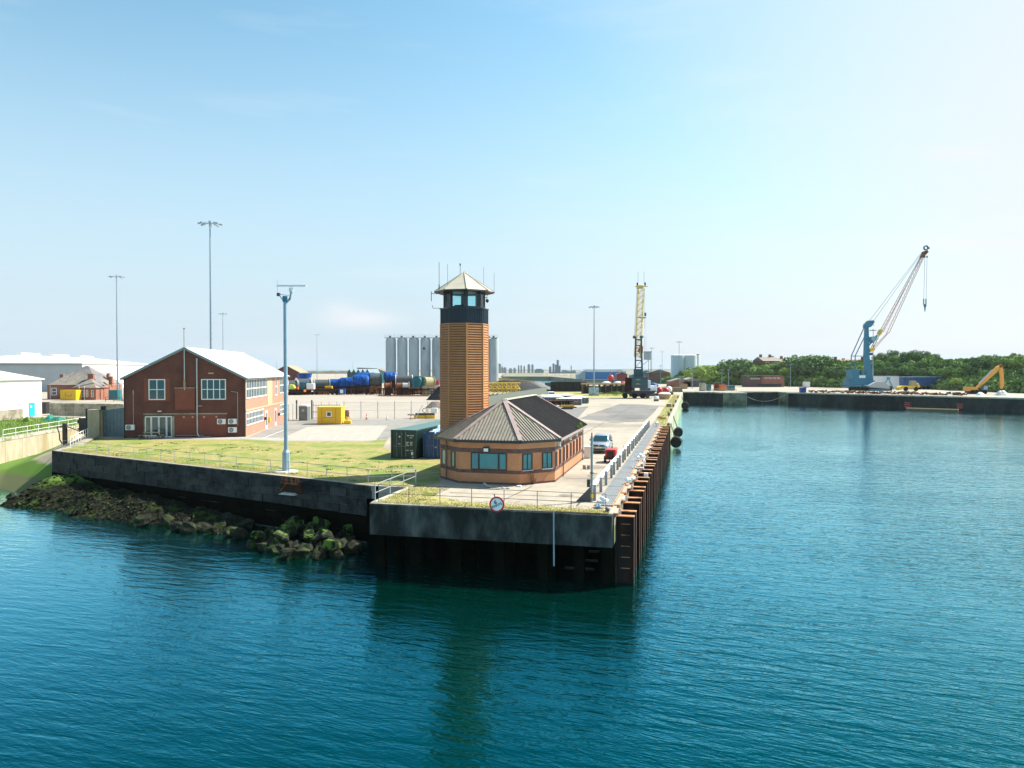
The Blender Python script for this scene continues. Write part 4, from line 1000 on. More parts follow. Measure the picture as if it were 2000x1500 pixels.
for i in range(8):
    a, b = Vector((*er[i],fz)), Vector((*er[(i+1)%8],fz)); nr = (b-a).cross(apx-a).normalized()
    MB().add([a,b,apx,a-nr*.05,b-nr*.05,apx-nr*.05],[(0,1,2),(5,4,3),(0,3,4,1),(1,4,5,2),(2,5,3,0)]).build('roof_panel', M_TROOF, tw)
    MB().bar(a+Vector((0,0,.03)), apx+Vector((0,0,.02)), .07, .04).build('hip_flashing', M_TROOF, tw)
    c1, c2 = Vector((*octo(CA)[i],14.02)), Vector((*octo(CA)[(i+1)%8],14.02))
    a2, b2 = a-Vector((0,0,.08)), b-Vector((0,0,.08))
    MB().add([a2,b2,c2,c1],[(0,1,2,3)]).build('soffit', M_SOFFIT, tw)
    MB().bar(a-Vector((0,0,.05)), b-Vector((0,0,.05)), .05, .1).build('fascia', M_BLACK if i in (4,5) else M_SOFFIT, tw)
MB().lathe([(.10,15.38),(.08,15.5),(.02,15.55)],8).build('finial', M_SOFFIT, tw)
for x, y, z0, z1, r_1 in ((-1.6,-1.25,14.0,16.15,.02),(-.75,-1.75,14.0,15.9,.012),(-.4,.2,15.1,16.05,.02),(2.35,.1,13.9,15.4,.012),(1.2,1.2,14.5,16.0,.012)):
    m = MB(); m.tube((x,y,z0),(x,y,z1),r_1,6)
    if x == -.4: m.tube((x,y,z1),(x,y,z1+.16),.055,8)
    if x == -1.6: m.tube((x,y,z0-.2),(x,y,z0+.45),.045,8)
    m.build('aerial', M_DGREY, tw)
m = MB(); m.bar((-2.1,-.3,13.85),(-2.55,-.4,13.9),.04); m.tube((-2.55,-.4,13.3),(-2.55,-.4,14.05),.03,6); m.build('aerial_bracket', M_CRB, tw)
m = MB(); m.tube((-1.5,-.5,12.72),(-2.3,-.7,12.72),.018,6); m.tube((-2.3,-.7,12.72),(-2.36,-.7,12.95),.02,6); m.build('aerial_bracket', M_DGREY, tw)
m = MB(); m.bar((1.5,-.2,13.45),(2.0,-.5,13.45),.04); m.bar((2.1,-.2,13.9),(1.85,-.4,13.45),.025); cam_ = m.build('camera_bracket', M_DGREY, tw)
MB().sph((1.98,-.5,13.22),.13,10,6,(1,1,1.2)).build('camera_dome', M_NAVY, cam_, True)
MB().bar((2.1,.1,13.9),(2.4,.1,13.9),.05).build('aerial_bracket', M_DGREY, tw)

# ------------------------------------------------------------------ containers
def container(loc, rz, l, m, mt, label, marks, name='shipping_container', w=2.44, h=2.59):
    t = thing(name, loc, rz, label, 'container')
    def corr(x, sgn):
        pts = []; y = .2; k_ = 0
        while y < l-.2:
            pts += [(x, y), (x, y+.07), (x-sgn*.035, y+.11), (x-sgn*.035, y+.17)]; y += .21
        n = len(pts); mb = MB(); mb.add([(a,b,.16) for a,b in pts]+[(a,b,h-.12) for a,b in pts], [(i,i+1,n+i+1,n+i) for i in range(n-1)]); return mb
    corr(w/2-.03, 1).build('side_panel', m, t); corr(-w/2+.03, -1).build('side_panel', m, t)
    fr = MB()
    for x in (-w/2+.08, w/2-.08):
        for y in (.08, l-.08): fr.box(x-.08,x+.08,y-.08,y+.08,0,h)
    for x in (-w/2+.06, w/2-.06):
        fr.box(x-.06,x+.06,.16,l-.16,0,.16); fr.box(x-.055,x+.055,.16,l-.16,h-.12,h-.003)
    fr.box(-w/2+.16,w/2-.16,l-.14,l-.02,h-.12,h-.003); fr.box(-w/2+.16,w/2-.16,.02,.14,0,.16); fr.box(-w/2+.16,w/2-.16,.02,.14,h-.12,h-.003)
    fr.build('frame', m, t)
    MB().box(-w/2+.05,w/2-.05,.05,l-.05,h-.03,h+.004).build('roof_panel', mt, t)
    MB().box(-w/2+.1,w/2-.1,l-.06,l-.03,.1,h-.1).build('end_panel', m, t)
    for s in (-1, 1):
        d = MB(); x0, x1 = (-w/2+.17,-.012) if s < 0 else (.012,w/2-.17); d.box(x0,x1,.05,.09,.17,h-.13)
        for k_ in range(3): zz = .35+k_*.75; d.box(x0+.06,x1-.06,.03,.05,zz,zz+.55)
        dr = d.build('door', m, t)
        for xx in ((x0+.42,x1-.14) if s < 0 else (x0+.2,x1-.32))[: 2 if s < 0 or marks > 1 else 1]:
            q = MB(); q.tube((xx,0,.1),(xx,0,h-.1),.018,6); q.box(xx-.04,xx+.04,-.02,.03,.28,.36); q.box(xx-.04,xx+.04,-.02,.03,h-.4,h-.32); q.build('lock_bar', M_GREY, dr)
            MB().box(xx-.28,xx+.02,-.03,-.01,1.12,1.15).build('handle', M_GREY, dr)
    return t
U0 = 20.6
gc = container(W(20.4,-20.85), RZ, 12.0, M_CGREEN, M_CGTOP, 'dark green shipping container with white markings, left of the blue one', 1)
M_MARK = mat('marking white', (.62,.66,.64), r=.6)
mk = MB(); r_ = random.Random(11)
def marks(x0, x1, z, h):
    x = x0
    while x < x1-.02:
        w_ = r_.uniform(.035,.055); mk.box(x, x+w_, .012, .022, z, z+h*r_.uniform(.8,1)); x += w_+.02
for a in ((.33,.57,2.05,.1),(.67,1.0,2.05,.1),(.62,.86,1.87,.08),(.22,.54,1.46,.08),(.24,.42,1.32,.08),(.22,.54,1.18,.08),(.62,.86,1.46,.08),(.62,.86,1.34,.07),(.62,.86,1.22,.07),(.22,.52,.74,.08),(.66,.92,.74,.07),(-.52,-.3,1.30,.08)): marks(*a)
mk.box(.73,.93,.012,.022,.36,.64); mk.box(.78,.98,.012,.022,.14,.2); mk.box(1.08,1.11,.012,.022,2.0,2.12); mk.tube((-.37,.01,1.98),(-.37,.025,1.98),.085,12)
mk.build('markings', M_MARK, gc)
bc = container(W(21.3,-18.15), RZ, 6.0, M_CBLUE, M_CBLUE, 'blue container with crumpled sheeting on top, beside the hut', 2, w=2.35, h=2.25)
MB().box(-.05,.12,.01,.022,.95,1.05).build('markings', M_MARK, bc)
import bmesh
def crumple(nx, ny, sx, sy, h, seed, base=0.0):
    mb = MB(); vs = []
    for j in range(ny+1):
        for i in range(nx+1):
            x, y = -sx/2+sx*i/nx, -sy/2+sy*j/ny; e = min(1, 4*min(i/nx, 1-i/nx, j/ny, 1-j/ny))
            vs.append((x, y, base + e*h*(.35+abs(noise.noise(Vector((x*.9+seed,y*.9,0))))*1.5+abs(noise.noise(Vector((x*2.7+seed,y*2.7,2))))*.6)))
    return mb.add(vs, [(j*(nx+1)+i, j*(nx+1)+i+1, (j+1)*(nx+1)+i+1, (j+1)*(nx+1)+i) for j in range(ny) for i in range(nx)])
o = crumple(24,50,2.2,5.4,.4,4).build('sheeting', M_TARPL, None, loc=W(24.2,-18.1,2.262), rz=RZ); o['label'] = 'crumpled pale blue sheeting on the blue container roof'; o['category'] = 'sheeting'

# ------------------------------------------------------------------ radar mast
rm = thing('radar_mast', (-17.75,56.2,0), 0, 'tall pale blue radar mast with rotating scanner bar by the harbour wall', 'mast')
MB().lathe([(.36,0),(.34,.05),(.30,.06),(.285,1.5),(.17,1.72)],8,a0=R(22.5)).build('base', M_RADAR, rm)
MB().tube((0,0,1.7),(0,0,13.3),.165,14,.14).build('pole', M_RADAR, rm, False)
MB().box(-.16,.16,-.16,.16,13.3,13.75).build('head_box', M_CRB, rm)
m = MB(); m.bar((.1,0,13.25),(.38,0,13.55),.14); m.bar((.38,0,13.5),(.5,0,14.15),.14); m.bar((-.12,0,13.35),(-.45,0,13.85),.07); m.bar((-.5,0,13.9),(.3,0,13.8),.04); m.build('bracket', M_MAST, rm)
MB().lathe([(.1,14.05),(.17,14.1),(.17,14.4),(.06,14.5)],10,(.47,0,0)).build('scanner_motor', M_WPLAST, rm)
MB().box(-.65,1.65,-.06,.06,14.5,14.62).build('scanner_bar', M_WPLAST, rm)
MB().box(-.62,-.4,-.12,.12,13.75,14.0).build('camera', M_DGREY, rm)
MB().tube((-.6,0,14.0),(-.6,0,15.0),.012,5).build('aerial', M_GREY, rm)
b = MB().lathe([(1.05,.0),(1.0,.09)],10).build('mast_plinth', M_CAP, None, loc=(-17.75,56.0,.0)); b['label'] = 'pale concrete pad under the radar mast'; b['category'] = 'pad'

# ------------------------------------------------------------------ brick office
of = thing('brick_office', (-31.8,85.4,0), R(7), 'two storey dark red brick office with white windows and bright roof', 'building')
GW, GL, EH, RH = 13.7, 27.0, 7.05, 10.45
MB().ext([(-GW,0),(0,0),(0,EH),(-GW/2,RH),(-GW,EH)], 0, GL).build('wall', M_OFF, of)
for s in (-1, 1):
    xe = -GW/2 + s*(GW/2+.25); ze = EH-.05-.12
    a = Vector((xe, -.2, ze+.06)); b = Vector((-GW/2, -.2, RH+.09)); c = b+Vector((0,GL+.4,0)); d = a+Vector((0,GL+.4,0)); n = (b-a).cross(c-b).normalized()
    if n.z < 0: n = -n
    MB().add([a,b,c,d]+[p+n*.08 for p in (a,b,c,d)],[(0,1,2,3),(7,6,5,4),(0,4,5,1),(1,5,6,2),(2,6,7,3),(3,7,4,0)]).build('roof', M_WROOF, of)
    MB().bar(a+Vector((0,-.04,-.05)), b+Vector((0,-.04,-.02)), .06, .26).build('bargeboard', M_TEALCL, of)
    MB().bar((xe+s*.05,-.2,ze), (xe+s*.05,GL+.2,ze), .14, .14).build('gutter', M_DGREY, of)
    for k_ in range(1, 14): 
        y = k_*2.0; MB().bar(Vector((a.x,y,a.z))+n*.10, Vector((b.x,y,b.z))+n*.10, .05, .04, up=n).build('roof_seam', M_WROOF, of)
MB().bar((-GW/2,-.2,RH+.17),(-GW/2,GL+.2,RH+.17),.5,.05).build('ridge_cap', M_WROOF, of)
window(of, -10.9, -9.05, 4.45, 6.88, 2, 2, fw=.1)
window(of, -5.0, -2.2, 4.45, 6.88, 4, 2, fw=.1)
MB().box(-11.4,-8.55,-.012,0,4.3,7.0).build('brick_patch', M_OFF2, of)
MB().box(-7.95,-5.7,-.16,0,3.3,5.8).build('brick_panel', M_OFF2, of); MB().box(-8.0,-5.65,-.2,0,5.8,5.9).build('ledge', M_TANW, of)
MB().box(-11.5,-2.1,-.1,0,2.72,2.86).build('ledge', M_TANW, of)
MB().box(-8.15,-2.15,-.02,0,.1,2.72).build('brick_patch', M_OFF2, of)
MB().box(-11.45,-11.3,-.09,.0,0,2.5).build('door_surround', M_TANW, of); MB().box(-8.35,-8.05,-.09,.0,0,2.5).build('door_surround', M_TANW, of)
m = MB(); m.box(-11.3,-8.35,-.1,0,2.42,2.54)
for x in (-11.3,-10.72,-10.62,-9.88,-9.78,-9.02,-8.92,-8.43): m.box(x,x+.08,-.1,0,.04,2.42)
m.box(-11.22,-8.43,-.1,0,.04,.16)
d = m.build('door', M_WHITE, of)
for a, b in ((-11.22,-10.72),(-10.54,-9.88),(-9.70,-9.02),(-8.84,-8.43)): MB().box(a,b,-.05,-.03,.16,2.42).build('pane', M_GLASS, d)
MB().box(-9.8,-9.76,-.16,-.1,1.0,1.3).build('handle', M_DGREY, d)
MB().box(-9.9,-9.5,-.12,0,3.05,3.17).build('bulkhead_light', M_LAMP, of)
m = MB(); m.tube((-6.85,-.12,5.6),(-6.85,-.12,12.85),.07,8); m.build('flue', M_GALV, of); MB().tube((-6.85,-.12,12.8),(-6.85,-.12,12.9),.10,8).build('flue_cap', M_DGREY, of)
MB().bar((-6.85,-.12,5.85),(-6.85,-.12,6.8),.2).build('flue_base', M_WOOD, of)
m = MB(); m.tube((-5.45,-.12,.45),(-5.45,-.12,9.35),.085,8); m.tube((-5.45,-.12,.45),(-5.25,-.2,.1),.085,8); m.bar((-5.45,-.15,3.7),(-4.9,-.15,3.72),.06); m.build('vent_pipe', M_GALV, of)
m = MB(); m.tube((-7.9,-.15,.25),(-4.7,-.15,.22),.05,6); m.tube((-5.2,-.2,.1),(-3.9,-.2,.08),.05,6); m.build('ground_pipe', M_GREY, of)
m = MB(); m.tube((-.86,-.08,1.3),(-.86,-.08,5.3),.03,6); m.bar((-.86,-.08,5.3),(-1.6,-.08,5.42),.04); m.build('conduit', M_GALV, of)
m = MB(); m.tube((-12.6,-.08,1.3),(-12.6,-.08,5.4),.025,6); m.tube((-12.6,-.08,5.1),(-12.6,-.08,5.6),.05,6); m.build('conduit', M_GALV, of)
MB().tube((-.12,-.1,0),(-.12,-.1,7.0),.05,8).build('downpipe', M_BLACK, of)
MB().tube((-13.6,-.1,0),(-13.6,-.1,6.9),.05,8).build('downpipe', M_BLACK, of)
for x in (-7.0,-6.0,-4.7,-3.3): MB().box(x-.1,x+.1,-.05,-.02,2.3,2.5).build('wall_vent', M_TANB, of)
MB().box(-4.2,-3.6,-.03,0,7.5,7.65).build('brick_patch', M_TANB, of)
# side wall (faces the sun)
SD = ((0.03,0),(0,1),(1,0))
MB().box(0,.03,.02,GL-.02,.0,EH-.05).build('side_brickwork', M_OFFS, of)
window(of, .25, 11.5, 4.5, 6.88, 13, 2, side=SD, fw=.13, split=False)
window(of, .25, 9.4, 1.25, 2.85, 12, 2, side=SD, fw=.12, split=False)
window(of, 16.9, 18.3, 4.3, 6.88, 2, 2, side=SD, fw=.13, split=False)
window(of, 20.3, 26.7, 4.5, 6.88, 6, 2, side=SD, fw=.13, split=False)
window(of, 20.3, 26.7, 1.3, 2.85, 6, 2, side=SD, fw=.13, split=False)
MB().box(0,.09,0,27,3.0,3.2).build('concrete_band', M_TANB, of)
MB().box(0,.08,11.9,15.0,3.2,7.0).build('render_panel', M_TANB, of)
for a, b in ((10.6,11.9),(16.6,17.8)):
    d = MB().box(0,.08,a,b,.05,2.45).build('door', M_WHITE, of); MB().box(.07,.10,a+.25,b-.25,.5,2.2).build('pane', M_GLASS, d)
MB().box(0.02,.2,12.6,13.3,.9,1.5).build('cabinet', M_YEL, of); m = MB()
for y in (9.9,19.0,24.3): m.box(.05,.3,y,y+.25,1.3,1.7)
m.build('lantern', M_BLACK, of)
def aircon(x, z, lab):
    t = thing('air_conditioner', of.matrix_basis @ Vector((x,-.02,z)), R(7), lab, 'air conditioner', None)
    MB().box(0,.95,-.36,-.04,0,.62).build('casing', M_WPLAST, t, bevel=.02); MB().ring((.36,-.37,.31),(0,1,0),.22,.26,.02,20).build('fan_ring', M_DGREY, t)
    MB().tube((.36,-.361,.31),(.36,-.368,.31),.22,20).build('fan_grille', M_GREY, t); MB().tube((.36,-.37,.31),(.36,-.39,.31),.05,10).build('fan_hub', M_LGREY, t)
    MB().box(.05,.12,-.3,0,-.06,0).build('bracket', M_DGREY, t); MB().box(.8,.87,-.3,0,-.06,0).build('bracket', M_DGREY, t)
bpy.context.view_layer.update()
aircon(-3.15,1.55,'air conditioner on the brick gable, left of the upper pair'); aircon(-1.9,1.55,'upper right air conditioner on the brick gable near the corner'); aircon(-1.9,.55,'lowest air conditioner on the brick gable near the corner'); aircon(-13.4,.95,'single air conditioner at the left end of the brick gable')
# picnic table
pt = thing('picnic_table', (-41.6,82.6,0), R(10), 'round wooden picnic table with benches before the office doors', 'picnic table')
for i in range(5): MB().box(-.85,.85,-.42+i*.17,-.27+i*.17,.74,.78).build('table_plank', M_CAP, pt)
for sx, sy in ((0,-1),(0,1)): MB().box(-.7,.7,sy*.85-.14,sy*.85+.14,.43,.47).build('bench', M_TANW, pt)
for sx in (-1,1): MB().box(sx*1.2-.14,sx*1.2+.14,-.5,.5,.43,.47).build('bench', M_TANW, pt)
for sx in (-.6,.6):
    for sy in (-1,1): MB().bar((sx,sy*.15,.74),(sx*1.05,sy*.75,0),.09).build('leg', M_BARK, pt)
MB().bar((-1.2,0,.38),(1.2,0,.38),.09).build('beam', M_BARK, pt); MB().bar((-1.2,-.0,0),(-1.2,0,.42),.3).build('leg', M_BARK, pt); MB().bar((1.2,0,0),(1.2,0,.42),.3).build('leg', M_BARK, pt)

# lean-to, pillars, gates left of the office
ls = thing('sheet_metal_shed', (-49.6,86.2,0), R(5), 'grey blue corrugated metal shed against the office left side', 'shed')
for i in range(9): MB().box(-.0+i*.40,.37+i*.40,-.03,.0,.0,3.0+i*.06).build('cladding_sheet', M_TEALCL, ls)
MB().ext([(-.02,0),(3.6,0),(3.6,3.48),(-.02,2.95)],.02,5).build('body', M_TEALCL, ls)
MB().bar((-.1,-.06,2.98),(3.65,-.06,3.52),.12,.08).build('eave_trim', M_CRB2, ls)
MB().box(3.2,3.7,-.06,-.035,0,1.9).build('door', M_DGREY, ls)
for (px, py, w, h, m_, lab) in ((184,854,1.25,3.2,M_BANKW,'wide pale concrete gate pillar beside the white railing'),(197,853,.5,3.0,M_BANKW,'thin pale concrete pillar joined to the wide gate pillar'),(203,850,.55,3.5,M_STONE2,'tall dark grey pillar between the pale pillars and metal shed'),(172,848,.4,3.1,M_STONE2,'narrow shadowy pillar behind the white railing')):
    x, y = g(px, py); t = thing('gate_pillar', (x,y,0), R(20), lab, 'pillar'); MB().box(-w/2,w/2,-.3,.6,-.5,h).build('shaft', m_, t, bevel=.03); MB().box(-w/2-.04,w/2+.04,-.34,.64,h,h+.07).build('cap', m_, t)
x, y = g(157,850); t = thing('dark_gate', (x,y+1.5,0), R(-8), 'black steel flood gate standing beyond the slipway', 'gate')
MB().box(-1.15,1.15,-.06,.06,0,2.0).build('leaf', M_BLACK, t); MB().box(-1.3,1.3,-.1,.1,.55,.7).build('rib', M_BLACK, t); MB().box(-1.35,-1.15,-.1,.1,1.4,1.75).build('lug', M_BLACK, t)
x, y = g(127,868,-1.2); t = thing('dark_timber_post', (x,y,-2), 0, 'black timber post leaning by the slipway wall with a curved rusty strap', 'post'); MB().box(-.2,.2,-.2,.2,0,3.4).build('post', M_BLACK, t); m = MB(); 
pp = [(-.9,0,2.8),(-.7,0,2.2),(-.65,0,1.4),(-.3,0,.8),(.0,0,.5)]
for a, b in zip(pp, pp[1:]): m.tube(a,b,.07,6)
m.tube((-1.0,0,2.9),(0,0,3.1),.07,6); m.tube((0,0,3.1),(2.2,0,2.3),.06,6); m.build('strap', M_BARK, t)
# retaining wall, nets, white sheds
t = thing('retaining_wall', (0,0,0), 0, 'long old buff wall behind the slipway, below the brick lodge', 'wall')
a, b = Vector((-81.2,126,0)), Vector((-66,122,0)); n = 9
for i in range(n):
    p, q = a+(b-a)*i/n, a+(b-a)*(i+1)/n; d = (q-p).normalized()*.03
    for j in range(3): MB().bar((p.x+d.x,p.y,.35+j*.66),(q.x-d.x,q.y,.35+j*.66),.45,.62).build('stone', M_TANW, t)
MB().bar((a.x,a.y,2.08),(b.x,b.y,2.08),.6,.18).build('coping', M_CAP, t)
o = crumple(14,10,3.4,2.2,.7,2).build('net_heap', M_NET, None, loc=(*g(106,822),.01)); o['label'] = 'heap of green fishing nets by the white shed door'; o['category'] = 'nets'
t = thing('black_bin', (*g(88,808),0), 0, 'black box standing at the corner of the white shed', 'bin'); MB().box(-.5,.5,-.5,.5,0,2.0).build('body', M_BLACK, t); MB().box(-.55,.55,-.55,.55,2.0,2.1).build('lid', M_BLACK, t)
o = crumple(12,8,2.6,1.4,.7,8).build('flower_clump', MT['bank weeds'], None, loc=(*g(48,824),.01)); o['label'] = 'low clump of yellow green weeds on the left bank'; o['category'] = 'plant'
wd = MB(); r_ = random.Random(15)
tufts(wd, 9000, lambda r: (r.uniform(-80,-60), r.uniform(84,118)), .1, .55)
wd.build('bank_weeds', MT['bank weeds'], kind='stuff')
ws = thing('white_shed', (-81.6,124.3,0), 0, 'white clad shed with sky blue door at the left edge', 'shed')
MB().ext([(0,0),(0,6.3),(-12,8.4),(-24,6.3),(-24,0)],-46,0).build('wall', M_WCLAD, ws)
for s in (0,1):
    a = Vector((.35,-46.4,6.3)) if s == 0 else Vector((-24.35,-46.4,6.3)); b = Vector((-12,-46.4,8.5)); c = b+Vector((0,46.8,0)); d = a+Vector((0,46.8,0)); n = Vector((0,0,.12))
    MB().add([a,b,c,d]+[p+n for p in (a,b,c,d)],[(0,1,2,3),(7,6,5,4),(0,4,5,1),(1,5,6,2),(2,6,7,3),(3,7,4,0)]).build('roof', M_WROOF, ws)
MB().box(.02,.3,-46,-5.2,0,1.5).build('stone_plinth', M_TANW, ws)
d = MB().box(.02,.08,-3.4,-1.9,.1,2.4).build('door', M_DOORB, ws); MB().tube((.08,-2.9,1.75),(.1,-2.9,1.75),.2,12).build('door_sign', M_WHITE, d)
bw_ = thing('white_warehouse', (-157,262,0), R(13), 'huge pale warehouse with cream roof and ridge vents, far left', 'warehouse')
w_, l_, h_, rh_ = 56, 120, 10.2, 13.6
MB().box(-w_,0,0,l_,0,h_).build('wall', M_WCLAD, bw_)
MB().box(-w_,0,-.05,0,0,h_-.2).build('shaded_end', M_SHADECLAD, bw_)  # shade of this end wall is put into its grey colour
MB().add([(-w_-.5,-.5,h_),(.5,-.5,h_),(.5,l_,h_),(-w_-.5,l_,h_),(-w_/2,18,rh_),(-w_/2,l_-18,rh_)],[(0,1,4),(1,2,5,4),(2,3,5),(3,0,4,5)]).build('roof', M_CROOF, bw_)
MB().bar((-w_,-.6,h_-.1),(0,-.6,h_-.1),.3,.5).build('gutter', M_TEALCL, bw_)
for y in (19,50,82): MB().ext([(-w_/2-1.3,rh_-.05),(-w_/2+1.3,rh_-.05),(-w_/2+.9,rh_+.9),(-w_/2-.9,rh_+.9)],y,y+17).build('ridge_vent', M_WHITE, bw_)
for k_ in range(7): MB().box(-w_+6+k_*6,-w_+7.4+k_*6,5,9,h_+.55,h_+.75).build('rooflight', M_LGREY, bw_)
MB().box(.02,.1,30,36,5,7.5).build('wall_panel', M_LGREY, bw_)

# brick lodge
lo = thing('brick_lodge', (-125.2,193,0), 0, 'single storey red brick lodge with hipped slate roof and chimneys', 'house')
MB().box(0,15.3,0,9,0,3.9).build('wall', M_TBRICK, lo)
def hip(mb, x0,x1,y0,y1,z0,z1,o=.5):
    x0-=o;x1+=o;y0-=o;y1+=o; w=(y1-y0)/2
    if (x1-x0) >= (y1-y0): r0,r1 = ((x0+w,(y0+y1)/2,z1),(x1-w,(y0+y1)/2,z1)); f = [(0,1,5,4),(1,2,5),(2,3,4,5),(3,0,4)]
    else: w=(x1-x0)/2; r0,r1 = (((x0+x1)/2,y0+w,z1),((x0+x1)/2,y1-w,z1)); f = [(0,1,4),(1,2,5,4),(2,3,5),(3,0,4,5)]
    return mb.add([(x0,y0,z0),(x1,y0,z0),(x1,y1,z0),(x0,y1,z0),r0,r1], f)
hip(MB(),0.8,13.6,0,12,3.9,9.1).build('roof', M_SLATE, lo)
MB().box(9.4,15.2,-3.6,0,0,3.2).build('porch_wall', M_TBRICK, lo); hip(MB(),9.4,15.2,-3.6,2.2,3.2,5.6,.4).build('porch_roof', M_SLATE, lo)
for x, y, z0, z1, w in ((1.0,5,4,6.6,.9),(4.2,8,4,6.9,.9),(11.2,1.2,4.6,6.8,1.5),(12.6,7,4,6.9,.7),(15,4,3.5,6.0,.9)): 
    c = MB().box(x-w/2,x+w/2,y-.4,y+.4,z0,z1).build('chimney', M_TBRICK, lo); MB().box(x-w/2-.08,x+w/2+.08,y-.48,y+.48,z1,z1+.15).build('chimney_cap', M_TANW, c)
window(lo,1.2,2.6,1.1,3.1,1,2,fw=.16)
for x in (10.0,11.4,12.6,14.0): window(lo,x,x+.55,.8,2.6,1,2,y=-3.6,fw=.12)
MB().box(8.0,9.0,-.08,0,0,2.6).build('door', M_LGREY, lo)
for x in (10.9,12.3): MB().tube((x,-3.8,0),(x,-3.8,3.6),.09,8).build('downpipe', M_WHITE, lo)
MB().tube((.9,-.1,0),(.9,-.1,3.8),.08,8).build('downpipe', M_WHITE, lo)
t = thing('yellow_container', (*g(133,782),0), 0, 'yellow painted container before the brick lodge', 'container'); MB().box(-2.05,2.05,0,2.4,0,2.7).build('body', M_YEL, t); m = MB(); m.box(-.7,-.62,-.03,0,1.2,2.0); m.box(-.7,.9,-.03,0,1.1,1.2); m.box(.8,.9,-.03,0,1.2,1.6); m.build('seam', M_DGREY, t)
t = thing('small_pale_shed', (*g(243,782),0), 0, 'pale small metal shed between the mast and the office', 'shed'); MB().ext([(0,0),(4.4,0),(4.4,3.6),(0,3.1)],0,5).build('wall', M_LGREY, t); MB().ext([(-.2,3.1),(4.6,3.65),(4.6,3.75),(-.2,3.2)],-.2,5.2).build('roof', M_TEALCL, t)
t = thing('teal_tank', (*g(221,781),0), 0, 'teal machine and frame beside the lodge', 'machine'); MB().box(-1.2,1.2,0,2,.0,2.6).build('body', M_TEAL, t); m = MB(); m.bar((-1,0,2.6),(-1,0,4.4),.12); m.bar((1.6,0,0),(1.6,0,4.4),.12); m.bar((-1,0,4.4),(1.6,0,4.4),.12); m.build('frame', M_RUST, t)
railing([g(206,784)+(0,), g(255,784)+(0,)], 'wooden_rail', 'low dark timber rail between the lodge and the office', H=1.1, step=2.2, m=M_BARK, r=.08)

# ------------------------------------------------------------------ car and generator
car = thing('silver_car', W(30.8,-4.35), RZ, 'silver estate car parked facing the camera beside the hut', 'car')
def rr(x, zb, zt, y, k=.12):   # rounded section
    return [(-x+k,y,zb),(x-k,y,zb),(x,y,zb+k),(x,y,zt-k),(x-k,y,zt),(-x+k,y,zt),(-x,y,zt-k),(-x,y,zb+k)]
MB().loft([rr(.80,.32,.72,-2.22,.1),rr(.88,.26,.86,-2.05),rr(.92,.24,.98,-1.6),rr(.92,.24,1.04,-.9),rr(.92,.24,1.06,1.2),rr(.91,.26,1.04,2.0),rr(.84,.34,.96,2.24,.1)]).build('body', M_CARS, car, True)
gh = MB().loft([rr(.82,1.0,1.04,-1.02,.02),rr(.72,1.04,1.52,-.35,.08),rr(.69,1.04,1.66,.2,.1),rr(.69,1.04,1.67,1.2,.1),rr(.72,1.04,1.55,2.0,.1),rr(.80,1.0,1.06,2.2,.02)]); gh.build('cabin', M_CARS, car, True)
MB().add([(-.70,-.93,1.12),(.70,-.93,1.12),(.60,-.34,1.55),(-.60,-.34,1.55)],[(0,1,2,3)]).build('windscreen', M_GLASS, car, loc=(0,-.05,.02))
for s in (-1,1): MB().add([(s*.80,-.65,1.12),(s*.80,1.75,1.12),(s*.735,1.5,1.5),(s*.735,-.15,1.5)],[(0,1,2,3)]).build('side_window', M_GLASS, car)
for s in (-1,1):
    MB().loft([[(s*.52,-2.13,.72),(s*.86,-2.02,.74),(s*.87,-1.98,.86),(s*.54,-2.10,.84)],[(s*.52,-1.9,.72),(s*.86,-1.8,.74),(s*.87,-1.8,.87),(s*.54,-1.9,.85)]]).build('headlight', M_LAMP, car)
    MB().loft([[(s*.92,-.72,1.08),(s*1.10,-.70,1.08),(s*1.10,-.70,1.22),(s*.92,-.72,1.22)],[(s*.92,-.6,1.08),(s*1.10,-.6,1.08),(s*1.10,-.6,1.22),(s*.92,-.6,1.22)]]).build('wing_mirror', M_DGREY, car)
    for y in (-1.38,1.38):
        w = MB().tube((s*.70,y,.34),(s*.93,y,.34),.34,20).build('wheel', M_TYRE, car); MB().tube((s*.91,y,.34),(s*.945,y,.34),.22,12).build('rim', M_GREY, w)
MB().box(-.52,.52,-2.235,-2.1,.70,.84).build('grille', M_BLACK, car); MB().box(-.60,.60,-2.26,-2.1,.34,.50).build('air_intake', M_BLACK, car); MB().box(-.26,.26,-2.28,-2.2,.53,.64).build('number_plate', M_PLATE, car)
MB().tube((0,-2.25,.77),(0,-2.23,.77),.07,14).build('badge', M_GALV, car)
gn = thing('red_generator', W(22.6,-2.55), RZ, 'red trailer generator on two wheels beside the crash barrier', 'generator')
MB().box(-.42,.48,-.6,.8,.55,1.15).build('hood', M_RED, gn, bevel=.06); MB().box(-.46,.5,-.68,.85,.3,.55).build('chassis', M_BLACK, gn); MB().box(-.25,.3,-.66,-.6,.62,1.0).build('grille', M_BLACK, gn)
for s in (-.5,.54): w = MB().tube((s-.08,.1,.27),(s+.08,.1,.27),.27,16).build('wheel', M_TYRE, gn)
MB().bar((0,-.65,.42),(0,-1.3,.2),.07).build('drawbar', M_BLACK, gn); MB().tube((.95,1.6,0),(.95,1.6,1.3),.03,6).build('marker', M_ORANGE, gn)

